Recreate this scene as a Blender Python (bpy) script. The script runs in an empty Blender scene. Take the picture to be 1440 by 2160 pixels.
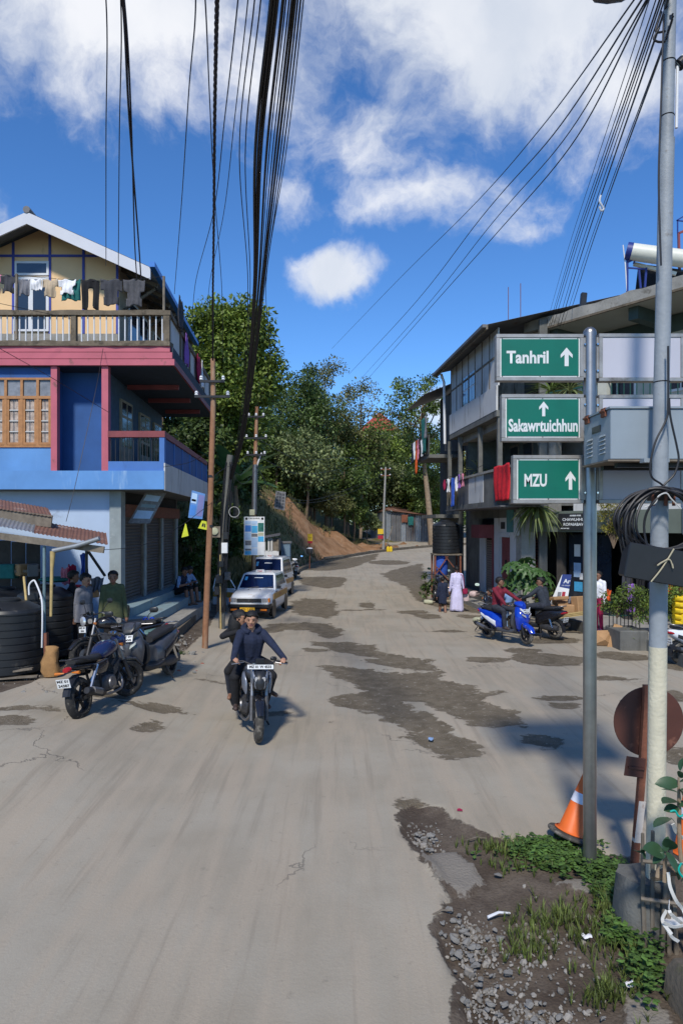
import bpy, bmesh, math, random
import numpy as np
from mathutils import Vector, Matrix, noise as mnoise
random.seed(7); RNG = np.random.default_rng(7)
R = math.radians
SC = bpy.context.scene
COL = SC.collection
# ---------------------------------------------------------------- camera
F = 1440.0; CX = 720.0; HY = 1107.0; CH = 3.0      # focal length in photo pixels, principal column, horizon row, eye height
cam = bpy.data.objects.new('camera', bpy.data.cameras.new('camera')); COL.objects.link(cam)
cam.location = (0, 0, CH); cam.rotation_euler = (R(90), 0, 0)
cam.data.sensor_fit = 'VERTICAL'; cam.data.sensor_height = 36; cam.data.lens = 24
cam.data.shift_y = 27 / 2160; cam.data.clip_start = 0.05; cam.data.clip_end = 3000
SC.camera = cam
# ---------------------------------------------------------------- sun, sky, exposure
SUN = Vector((0.14, 0.68, -0.72)).normalized()
sl = bpy.data.lights.new('sun', 'SUN'); so = bpy.data.objects.new('sun', sl); COL.objects.link(so)
sl.energy = 4.1; sl.angle = R(5.5); sl.color = (1, 0.94, 0.84)
so.rotation_euler = SUN.to_track_quat('-Z', 'Y').to_euler(); so.location = (-8, -8, 30)
SC.view_settings.view_transform = 'Standard'; SC.view_settings.look = 'None'
SC.view_settings.gamma = 1; SC.view_settings.exposure = 0.0; SC.view_settings.use_curve_mapping = False
SC.cycles.max_bounces = 6; SC.cycles.transparent_max_bounces = 8; SC.cycles.caustics_reflective = False; SC.cycles.caustics_refractive = False
W = bpy.data.worlds.new('World'); SC.world = W; W.use_nodes = True; W.cycles.sampling_method = 'MANUAL'; W.cycles.sample_map_resolution = 256
def world_sky():
 nt = W.node_tree; N = nt.nodes; L = nt.links
 for n in list(N): N.remove(n)
 out = N.new('ShaderNodeOutputWorld'); bg = N.new('ShaderNodeBackground'); bg.inputs[1].default_value = 0.112
 sky = N.new('ShaderNodeTexSky'); sky.sky_type = 'NISHITA'; sky.sun_disc = False
 sky.sun_elevation = math.asin(-SUN.z); sky.sun_rotation = math.atan2(-SUN.x, -SUN.y)
 sky.air_density = 1.0; sky.dust_density = 0.3; sky.ozone_density = 3.5; sky.altitude = 1100
 hs = N.new('ShaderNodeHueSaturation'); hs.inputs['Saturation'].default_value = 1.15; hs.inputs['Value'].default_value = 1.5
 L.new(sky.outputs[0], hs.inputs['Color'])
 tint = N.new('ShaderNodeMixRGB'); tint.blend_type = 'MULTIPLY'; tint.inputs[0].default_value = 1; tint.inputs[2].default_value = (.70, .88, 1.06, 1); L.new(hs.outputs[0], tint.inputs[1])
 tc = N.new('ShaderNodeTexCoord')
 def math_(op, a, b=None, c=None):
  m = N.new('ShaderNodeMath'); m.operation = op
  for i, v in enumerate((a, b, c)):
   if v is None: continue
   if isinstance(v, (int, float)): m.inputs[i].default_value = v
   else: L.new(v, m.inputs[i])
  return m.outputs[0]
 def noise(scale, detail, rough, vec, w=0.0):
  n = N.new('ShaderNodeTexNoise'); n.noise_dimensions = '4D'; n.inputs['Scale'].default_value = scale
  n.inputs['Detail'].default_value = detail; n.inputs['Roughness'].default_value = rough; n.inputs['W'].default_value = w
  L.new(vec, n.inputs['Vector']); return n
 # clouds sit at directions on the sky dome; edges warped by noise
 wn = noise(5.0, 6, .55, tc.outputs['Generated'], 1.7)
 sub = N.new('ShaderNodeVectorMath'); sub.operation = 'SUBTRACT'; L.new(wn.outputs['Color'], sub.inputs[0]); sub.inputs[1].default_value = (.5, .5, .5)
 scl = N.new('ShaderNodeVectorMath'); scl.operation = 'SCALE'; L.new(sub.outputs[0], scl.inputs[0]); scl.inputs['Scale'].default_value = .19
 add = N.new('ShaderNodeVectorMath'); add.operation = 'ADD'; L.new(tc.outputs['Generated'], add.inputs[0]); L.new(scl.outputs[0], add.inputs[1])
 dirv = add.outputs[0]
 tot = None
 for px, py, rx, ry, amp in ((300, 50, 430, 210, 1.1), (560, 150, 270, 150, .85), (1010, 60, 430, 210, 1.15), (800, 280, 300, 180, .72), (920, 425, 260, 70, .85),
        (1090, 470, 90, 45, .55), (728, 583, 125, 54, 1.0), (640, 400, 110, 80, .6), (1330, 130, 260, 190, .8), (930, 890, 90, 50, 1.0),
        (700, 1010, 900, 60, .45), (1700, 500, 260, 130, .9), (-500, 300, 400, 150, .8), (-300, 800, 300, 90, .8), (2300, 150, 500, 200, .9)):
  v = Vector(((px - CX) / F, 1, (HY - py) / F)); ln = v.length; c = v / ln
  s = N.new('ShaderNodeVectorMath'); s.operation = 'SUBTRACT'; L.new(dirv, s.inputs[0]); s.inputs[1].default_value = c
  m = N.new('ShaderNodeVectorMath'); m.operation = 'MULTIPLY'; L.new(s.outputs[0], m.inputs[0]); m.inputs[1].default_value = (F * ln / rx, F * ln / rx * .6, F * ln / ry)
  le = N.new('ShaderNodeVectorMath'); le.operation = 'LENGTH'; L.new(m.outputs[0], le.inputs[0])
  t = math_('MULTIPLY', math_('SUBTRACT', 1.35, le.outputs['Value']), amp)
  t = math_('MAXIMUM', t, 0.0)
  tot = t if tot is None else math_('MAXIMUM', tot, t)
 # scattered clouds everywhere else on the dome (behind and beside the camera)
 gen = noise(2.2, 7, .55, tc.outputs['Generated'], 4.2)
 sep = N.new('ShaderNodeSeparateXYZ'); L.new(tc.outputs['Generated'], sep.inputs[0])
 side = math_('MULTIPLY', math_('SUBTRACT', gen.outputs['Fac'], .5), 3.0)
 side = math_('MULTIPLY', math_('MAXIMUM', side, 0.0), math_('LESS_THAN', sep.outputs['Y'], 0.35))
 tot = math_('MAXIMUM', tot, side)
 fb = noise(9.0, 9, .62, dirv, 0.4)
 dens = math_('SUBTRACT', math_('ADD', tot, math_('MULTIPLY', math_('SUBTRACT', fb.outputs['Fac'], .5), 2.1)), .24)
 mr = N.new('ShaderNodeMapRange'); mr.interpolation_type = 'SMOOTHSTEP'; L.new(dens, mr.inputs[0]); mr.inputs[1].default_value = 0.02; mr.inputs[2].default_value = 0.9
 ok = math_('MULTIPLY', mr.outputs[0], math_('GREATER_THAN', tot, 0.0))
 ok = math_('MULTIPLY', ok, math_('MINIMUM', math_('MULTIPLY', tot, 5.0), 1.0))
 fb2 = noise(4.0, 6, .5, dirv, 2.4)
 cr = N.new('ShaderNodeValToRGB'); cr.color_ramp.elements[0].position = .35; cr.color_ramp.elements[0].color = (5.6, 6.2, 7.2, 1)
 cr.color_ramp.elements[1].position = .62; cr.color_ramp.elements[1].color = (8.7, 8.8, 9.1, 1); L.new(fb2.outputs['Fac'], cr.inputs[0])
 mx = N.new('ShaderNodeMixRGB'); L.new(math_('MULTIPLY', ok, .93), mx.inputs[0]); L.new(tint.outputs[0], mx.inputs[1]); L.new(cr.outputs[0], mx.inputs[2])
 L.new(mx.outputs[0], bg.inputs[0]); L.new(bg.outputs[0], out.inputs[0])
world_sky()
# ---------------------------------------------------------------- materials
MATS = {}
def srgb(*c):
 return tuple((v / 255 / 12.92) if v / 255 <= .04045 else ((v / 255 + .055) / 1.055) ** 2.4 for v in c)
def mat(key, col=None, rough=.6, metal=0.0, var=.18, scale=6.0, bump=.0, bscale=40.0, dirt=None, dirt_amt=.0, dirt_scale=2.0, streak=False, spec=.4, island=0.0, coat=0.0, trans=0.0):
 """procedural surface: base colour, broad tonal variation, optional dirt stains (own shape), fine bump"""
 if key in MATS or col is None: return MATS[key]
 m = bpy.data.materials.new(key); m.use_nodes = True; MATS[key] = m
 nt = m.node_tree; N = nt.nodes; L = nt.links; b = N['Principled BSDF']
 b.inputs['Roughness'].default_value = rough; b.inputs['Metallic'].default_value = metal
 b.inputs['Specular IOR Level'].default_value = spec; b.inputs['Coat Weight'].default_value = coat
 tc = N.new('ShaderNodeTexCoord'); src = tc.outputs['Object']
 n = N.new('ShaderNodeTexNoise'); n.inputs['Scale'].default_value = scale; n.inputs['Detail'].default_value = 6; n.inputs['Roughness'].default_value = .6
 L.new(src, n.inputs['Vector'])
 r = N.new('ShaderNodeMapRange'); L.new(n.outputs['Fac'], r.inputs[0]); r.inputs[1].default_value = .3; r.inputs[2].default_value = .7
 r.inputs[3].default_value = 1 - var; r.inputs[4].default_value = 1 + var
 mu = N.new('ShaderNodeVectorMath'); mu.operation = 'SCALE'; mu.inputs[0].default_value = col; L.new(r.outputs[0], mu.inputs['Scale'])
 c = mu.outputs[0]
 if island:
  g = N.new('ShaderNodeNewGeometry'); r2 = N.new('ShaderNodeMapRange'); L.new(g.outputs['Random Per Island'], r2.inputs[0])
  r2.inputs[3].default_value = 1 - island; r2.inputs[4].default_value = 1 + island
  mu2 = N.new('ShaderNodeVectorMath'); mu2.operation = 'SCALE'; L.new(c, mu2.inputs[0]); L.new(r2.outputs[0], mu2.inputs['Scale']); c = mu2.outputs[0]
 if dirt:
  mp = N.new('ShaderNodeMapping'); L.new(src, mp.inputs[0]); mp.inputs['Scale'].default_value = (1, 1, .14) if streak else (1, 1, 1)
  d = N.new('ShaderNodeTexNoise'); d.inputs['Scale'].default_value = dirt_scale; d.inputs['Detail'].default_value = 8; d.inputs['Roughness'].default_value = .68
  L.new(mp.outputs[0], d.inputs['Vector'])
  dr = N.new('ShaderNodeMapRange'); dr.interpolation_type = 'SMOOTHSTEP'; L.new(d.outputs['Fac'], dr.inputs[0])
  dr.inputs[1].default_value = .62 - dirt_amt * .3; dr.inputs[2].default_value = .72 - dirt_amt * .12; dr.inputs[4].default_value = .9
  mx = N.new('ShaderNodeMixRGB'); L.new(dr.outputs[0], mx.inputs[0]); L.new(c, mx.inputs[1]); mx.inputs[2].default_value = (*dirt, 1); c = mx.outputs[0]
 L.new(c, b.inputs['Base Color'])
 if bump:
  bn = N.new('ShaderNodeTexNoise'); bn.inputs['Scale'].default_value = bscale; bn.inputs['Detail'].default_value = 5; L.new(src, bn.inputs['Vector'])
  bp = N.new('ShaderNodeBump'); bp.inputs['Strength'].default_value = bump; bp.inputs['Distance'].default_value = .02
  L.new(bn.outputs['Fac'], bp.inputs['Height']); L.new(bp.outputs[0], b.inputs['Normal'])
 if trans:
  out = N['Material Output']; tr = N.new('ShaderNodeBsdfTranslucent'); ms = N.new('ShaderNodeMixShader'); ms.inputs[0].default_value = trans
  L.new(c, tr.inputs[0]); L.new(b.outputs[0], ms.inputs[1]); L.new(tr.outputs[0], ms.inputs[2]); L.new(ms.outputs[0], out.inputs[0])
 return m
def M(name):
 return MATS[name] if isinstance(name, str) else name
for k, c, kw in (
 ('steel', (.29, .285, .275), dict(rough=.36, metal=.9, var=.12, scale=9)),
 ('frame_steel', (.33, .315, .295), dict(rough=.45, metal=.55, var=.2, scale=12, dirt=(.14, .12, .1), dirt_amt=.1)),
 ('sign_green', (.0, .125, .085), dict(rough=.42, var=.07)),
 ('sign_white', (.62, .64, .64), dict(rough=.5, var=.05)),
 ('blank_white', (.44, .44, .50), dict(rough=.5, var=.04, scale=2)),
 ('pole_grey', (.25, .275, .30), dict(rough=.55, var=.14, scale=5, dirt=(.16, .15, .14), dirt_amt=.08, dirt_scale=5, bump=.15)),
 ('pole_cream', (.52, .48, .36), dict(rough=.7, var=.12, scale=6, dirt=(.25, .2, .13), dirt_amt=.15, dirt_scale=6, streak=True, bump=.3)),
 ('cabinet_grey', (.24, .285, .325), dict(rough=.5, var=.07, scale=3, dirt=(.2, .2, .19), dirt_amt=.02, dirt_scale=4)),
 ('rust', (.17, .062, .035), dict(rough=.85, var=.3, scale=14, bump=.2)),
 ('rust_sign', (.075, .026, .018), dict(rough=.62, var=.13, scale=5, dirt=(.17, .07, .045), dirt_amt=.08, dirt_scale=7)),
 ('rust_pole', (.26, .125, .065), dict(rough=.85, var=.2, scale=7, dirt=(.34, .25, .17), dirt_amt=.35, dirt_scale=3, streak=True)),
 ('black_cable', (.012, .012, .015), dict(rough=.5, var=.1)),
 ('black_plastic', (.017, .018, .021), dict(rough=.38, var=.15)),
 ('tank_black', (.016, .018, .021), dict(rough=.45, var=.2, scale=3, dirt=(.085, .08, .07), dirt_amt=.12, dirt_scale=3)),
 ('rubber', (.022, .021, .02), dict(rough=.85, var=.2, scale=20, dirt=(.14, .125, .1), dirt_amt=.35, dirt_scale=14)),
 ('rubber_dusty', (.06, .055, .047), dict(rough=.9, var=.25, scale=20, dirt=(.2, .18, .15), dirt_amt=.45, dirt_scale=10)),
 ('chrome', (.6, .6, .6), dict(rough=.18, metal=1, var=.1)),
 ('alloy', (.22, .22, .23), dict(rough=.4, metal=.8, var=.2)),
 ('engine_metal', (.085, .085, .09), dict(rough=.5, metal=.6, var=.3, scale=20)),
 ('dark_metal', (.03, .03, .033), dict(rough=.45, metal=.4, var=.2)),
 ('seat_black', (.02, .02, .022), dict(rough=.6, var=.15)),
 ('paint_black', (.012, .012, .015), dict(rough=.25, var=.1, coat=.6, dirt=(.09, .08, .07), dirt_amt=.04, dirt_scale=6)),
 ('paint_dark_blue', (.012, .02, .07), dict(rough=.22, var=.1, coat=.6)),
 ('paint_grey', (.075, .08, .095), dict(rough=.35, metal=.3, var=.1, coat=.3, dirt=(.16, .14, .12), dirt_amt=.08, dirt_scale=6)),
 ('paint_silver', (.19, .205, .245), dict(rough=.35, metal=.4, var=.08, coat=.3)),
 ('paint_blue', (.006, .045, .42), dict(rough=.2, var=.08, coat=.7)),
 ('paint_white', (.66, .68, .71), dict(rough=.28, var=.04, coat=.5, dirt=(.42, .38, .32), dirt_amt=.05, dirt_scale=3)),
 ('taxi_yellow', (.50, .26, .05), dict(rough=.45, var=.08)),
 ('plate_yellow', (.72, .40, .02), dict(rough=.5, var=.06)),
 ('plate_white', (.68, .69, .69), dict(rough=.5, var=.06)),
 ('ink', (.01, .01, .012), dict(rough=.6, var=.05)),
 ('red_lens', (.33, .008, .012), dict(rough=.15, var=.1, coat=.5)),
 ('amber_lens', (.55, .16, .02), dict(rough=.2, var=.1)),
 ('clear_lens', (.62, .63, .65), dict(rough=.08, metal=.6, var=.2, scale=30)),
 ('mirror_glass', (.72, .76, .8), dict(rough=.04, metal=1, var=.02)),
 ('window_glass', (.018, .024, .035), dict(rough=.06, var=.15, scale=1.5, spec=.8)),
 ('windscreen', (.006, .014, .055), dict(rough=.05, var=.25, scale=1.2, spec=.9)),
 ('skin', (.36, .19, .12), dict(rough=.55, var=.08, scale=10)),
 ('skin_dark', (.21, .105, .065), dict(rough=.55, var=.08, scale=10)),
 ('lip', (.22, .085, .07), dict(rough=.5, var=.05)),
 ('eye', (.02, .016, .014), dict(rough=.3, var=.05)),
 ('hair', (.008, .007, .007), dict(rough=.55, var=.3, scale=40, bump=.5, bscale=90)),
 ('cloth_navy', (.012, .018, .042), dict(rough=.9, var=.25, scale=14, bump=.5, bscale=24)),
 ('cloth_black', (.010, .010, .012), dict(rough=.9, var=.25, scale=14, bump=.4, bscale=24)),
 ('cloth_jeans', (.028, .032, .045), dict(rough=.9, var=.3, scale=12, bump=.5, bscale=24)),
 ('cloth_grey', (.165, .165, .185), dict(rough=.9, var=.12, scale=14, bump=.5, bscale=20)),
 ('cloth_green', (.075, .085, .038), dict(rough=.9, var=.15, scale=14, bump=.5, bscale=20)),
 ('cloth_maroon', (.155, .012, .026), dict(rough=.9, var=.2, scale=14, bump=.5, bscale=20)),
 ('cloth_lilac', (.56, .53, .72), dict(rough=.85, var=.08, scale=9, bump=.5, bscale=14)),
 ('cloth_white', (.7, .7, .72), dict(rough=.85, var=.1, scale=9, bump=.5, bscale=14)),
 ('cloth_dark_grey', (.045, .046, .055), dict(rough=.9, var=.2, scale=9, bump=.5, bscale=14)),
 ('cloth_beige', (.42, .33, .23), dict(rough=.9, var=.15, scale=9, bump=.5, bscale=14)),
 ('cloth_teal', (.018, .13, .12), dict(rough=.9, var=.15, scale=9, bump=.4, bscale=14)),
 ('cloth_red', (.52, .012, .022), dict(rough=.85, var=.25, scale=16, bump=.4, bscale=14, dirt=(.07, .0, .004), dirt_amt=.18, dirt_scale=7)),
 ('cloth_blue', (.03, .09, .42), dict(rough=.85, var=.2, scale=9, bump=.4, bscale=14)),
 ('cloth_light_blue', (.20, .31, .50), dict(rough=.85, var=.2, scale=9, bump=.4, bscale=14)),
 ('cloth_purple', (.22, .10, .38), dict(rough=.85, var=.2, scale=9, bump=.4, bscale=14)),
 ('cloth_pink', (.55, .2, .27), dict(rough=.85, var=.25, scale=9, bump=.4, bscale=14)),
 ('cloth_orange', (.60, .10, .02), dict(rough=.85, var=.2, scale=9, bump=.4, bscale=14)),
 ('cloth_crimson', (.28, .01, .055), dict(rough=.85, var=.2, scale=9, bump=.4, bscale=14)),
 ('shoe_brown', (.06, .04, .035), dict(rough=.6, var=.2)),
 ('blue_wall', (.022, .085, .265), dict(rough=.7, var=.13, scale=1.6, dirt=(.03, .055, .12), dirt_amt=.22, dirt_scale=1.6, streak=True, bump=.1)),
 ('blue_band', (.10, .25, .52), dict(rough=.7, var=.12, scale=1.2, dirt=(.26, .40, .58), dirt_amt=.22, dirt_scale=2.2, streak=True)),
 ('blue_mid', (.06, .16, .42), dict(rough=.7, var=.12, scale=1.2, dirt=(.04, .1, .28), dirt_amt=.15, dirt_scale=2.2, streak=True)),
 ('blue_trim', (.045, .065, .33), dict(rough=.6, var=.1)),
 ('gutter_blue', (.025, .16, .50), dict(rough=.45, var=.1)),
 ('pink_paint', (.43, .105, .14), dict(rough=.65, var=.1, scale=2, dirt=(.16, .075, .065), dirt_amt=.16, dirt_scale=3.2)),
 ('maroon_paint', (.20, .045, .05), dict(rough=.6, var=.15, scale=3)),
 ('cream_wall', (.74, .50, .27), dict(rough=.75, var=.07, scale=1.2, dirt=(.5, .34, .18), dirt_amt=.06, dirt_scale=1.5)),
 ('lavender_wall', (.37, .46, .60), dict(rough=.75, var=.07, scale=1.1, dirt=(.25, .30, .38), dirt_amt=.1, dirt_scale=1.4)),
 ('white_wall', (.58, .59, .60), dict(rough=.75, var=.09, scale=1.3, dirt=(.27, .25, .21), dirt_amt=.17, dirt_scale=1.6, streak=True)),
 ('weathered_white', (.50, .50, .49), dict(rough=.8, var=.1, scale=1.5, dirt=(.16, .13, .1), dirt_amt=.22, dirt_scale=2.2, streak=True)),
 ('pvc_white', (.62, .63, .65), dict(rough=.45, var=.05)),
 ('barge_white', (.52, .53, .57), dict(rough=.5, var=.05, scale=1.5)),
 ('mossy_concrete', (.13, .105, .075), dict(rough=.95, var=.3, scale=4, dirt=(.05, .042, .03), dirt_amt=.35, dirt_scale=3.5, bump=.6, bscale=18)),
 ('concrete', (.27, .26, .235), dict(rough=.9, var=.18, scale=3, dirt=(.13, .12, .1), dirt_amt=.25, dirt_scale=2.5, bump=.4, bscale=22)),
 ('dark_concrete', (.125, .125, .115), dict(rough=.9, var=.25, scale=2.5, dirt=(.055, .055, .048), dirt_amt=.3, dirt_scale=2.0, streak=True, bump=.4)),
 ('step_blue', (.20, .28, .31), dict(rough=.85, var=.15, scale=2.5, dirt=(.16, .15, .13), dirt_amt=.3, dirt_scale=2.5)),
 ('pillar_grey', (.25, .285, .29), dict(rough=.8, var=.15, scale=3, dirt=(.40, .42, .42), dirt_amt=.15, dirt_scale=4)),
 ('shutter_brown', (.075, .062, .052), dict(rough=.6, var=.2, scale=2.5, metal=.2)),
 ('shutter_grey', (.20, .165, .15), dict(rough=.6, var=.2, scale=2.5, metal=.2)),
 ('wood_orange', (.36, .17, .065), dict(rough=.6, var=.2, scale=8, dirt=(.2, .1, .05), dirt_amt=.15, dirt_scale=5)),
 ('wood_grey', (.16, .135, .105), dict(rough=.9, var=.3, scale=7, dirt=(.07, .055, .04), dirt_amt=.25, dirt_scale=5, streak=True)),
 ('bamboo', (.42, .31, .13), dict(rough=.7, var=.2, scale=9)),
 ('curtain', (.40, .33, .28), dict(rough=.9, var=.45, scale=9)),
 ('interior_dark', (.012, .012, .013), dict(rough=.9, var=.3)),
 ('tin_rust', (.17, .082, .055), dict(rough=.75, var=.25, scale=2.2, dirt=(.36, .30, .27), dirt_amt=.18, dirt_scale=1.2)),
 ('tin_grey', (.27, .29, .31), dict(rough=.5, metal=.5, var=.2, scale=2, dirt=(.15, .09, .06), dirt_amt=.15, dirt_scale=1.4, streak=True)),
 ('tin_dark', (.13, .13, .135), dict(rough=.6, metal=.3, var=.25, scale=1.2, dirt=(.09, .055, .04), dirt_amt=.25, dirt_scale=1.2, streak=True)),
 ('tin_blue', (.13, .20, .27), dict(rough=.6, metal=.2, var=.2, scale=2, dirt=(.1, .08, .07), dirt_amt=.2, dirt_scale=2)),
 ('cardboard', (.36, .21, .10), dict(rough=.85, var=.15, scale=5)),
 ('sack_brown', (.30, .165, .065), dict(rough=.9, var=.2, scale=8, bump=.6, bscale=14)),
 ('drum_teal', (.10, .19, .19), dict(rough=.6, var=.2, scale=4, dirt=(.16, .12, .09), dirt_amt=.25, dirt_scale=5)),
 ('banner_blue', (.09, .21, .46), dict(rough=.6, var=.2, scale=2)),
 ('banner_violet', (.15, .16, .35), dict(rough=.6, var=.2, scale=2)),
 ('sign_dark', (.02, .021, .024), dict(rough=.5, var=.1)),
 ('yellow_flag', (.52, .55, .03), dict(rough=.7, var=.12)),
 ('yellow_sign', (.60, .40, .02), dict(rough=.6, var=.12)),
 ('yellow_plastic', (.68, .47, .02), dict(rough=.45, var=.15)),
 ('print_blue', (.05, .19, .52), dict(rough=.5, var=.15, scale=8)),
 ('print_cyan', (.06, .33, .58), dict(rough=.5, var=.15, scale=8)),
 ('print_light_blue', (.36, .50, .68), dict(rough=.5, var=.1, scale=6)),
 ('print_green', (.02, .12, .10), dict(rough=.5, var=.4, scale=12)),
 ('print_grey', (.16, .16, .17), dict(rough=.5, var=.4, scale=12)),
 ('print_deep_blue', (.01, .03, .16), dict(rough=.45, var=.1)),
 ('print_red', (.35, .015, .03), dict(rough=.45, var=.1)),
 ('orange_cone', (.66, .125, .018), dict(rough=.5, var=.1, scale=5, dirt=(.42, .13, .05), dirt_amt=.12, dirt_scale=6)),
 ('cone_collar', (.62, .62, .68), dict(rough=.35, var=.06)),
 ('teal_rope', (.0, .32, .27), dict(rough=.7, var=.1)),
 ('white_strap', (.58, .57, .54), dict(rough=.6, var=.15)),
 ('string', (.36, .32, .22), dict(rough=.9, var=.1)),
 ('stone', (.235, .225, .205), dict(rough=.95, var=.2, scale=9, dirt=(.17, .15, .12), dirt_amt=.25, dirt_scale=6, bump=.6, bscale=18)),
 ('brick', (.30, .095, .06), dict(rough=.95, var=.25, scale=9, bump=.5)),
 ('solar_cream', (.60, .60, .52), dict(rough=.4, var=.05)),
 ('frame_navy', (.015, .03, .18), dict(rough=.45, var=.1)),
 ('olive_fascia', (.12, .14, .115), dict(rough=.7, var=.1, scale=2)),
 ('soffit', (.34, .35, .31), dict(rough=.85, var=.1, scale=1)),
 ('beam_green', (.05, .075, .068), dict(rough=.8, var=.1)),
 ('bark', (.15, .105, .07), dict(rough=.95, var=.3, scale=5, bump=.8, bscale=14)),
 ('bark_pale', (.23, .17, .115), dict(rough=.95, var=.3, scale=5, bump=.6, bscale=14)),
 ('leaf_bright', (.15, .205, .036), dict(rough=.5, var=.3, scale=.5, island=.5, trans=.3)),
 ('leaf_dark', (.075, .115, .028), dict(rough=.5, var=.35, scale=.4, island=.5, trans=.25)),
 ('leaf_mid', (.11, .16, .036), dict(rough=.5, var=.35, scale=.4, island=.5, trans=.28)),
 ('leaf_olive', (.15, .155, .052), dict(rough=.55, var=.35, scale=.4, island=.5, trans=.25)),
 ('leaf_pale', (.175, .21, .08), dict(rough=.5, var=.35, scale=.4, island=.45, trans=.3)),
 ('leaf_gold', (.22, .20, .035), dict(rough=.55, var=.35, scale=3, island=.6, trans=.3)),
 ('leaf_shrub', (.035, .078, .036), dict(rough=.35, var=.2, scale=8, trans=.15)),
 ('leaf_banana', (.06, .13, .045), dict(rough=.4, var=.2, scale=3, trans=.3)),
 ('leaf_papaya', (.06, .125, .032), dict(rough=.45, var=.25, scale=6, trans=.25)),
 ('grass_blade', (.11, .145, .034), dict(rough=.6, var=.4, scale=2, island=.5, trans=.25)),
 ('weed_leaf', (.075, .14, .03), dict(rough=.55, var=.35, scale=3, island=.45, trans=.25)),
 ('red_roof', (.38, .06, .045), dict(rough=.7, var=.1)),
 ('pot_black', (.04, .04, .042), dict(rough=.6, var=.2)),
 ('marigold', (.62, .20, .01), dict(rough=.8, var=.3, scale=30)),
 ('pink_bag', (.55, .42, .40), dict(rough=.5, var=.2, scale=8)),
 ('cement_bag', (.40, .40, .28), dict(rough=.8, var=.2, scale=6)),
): mat(k, c, **kw)
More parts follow.
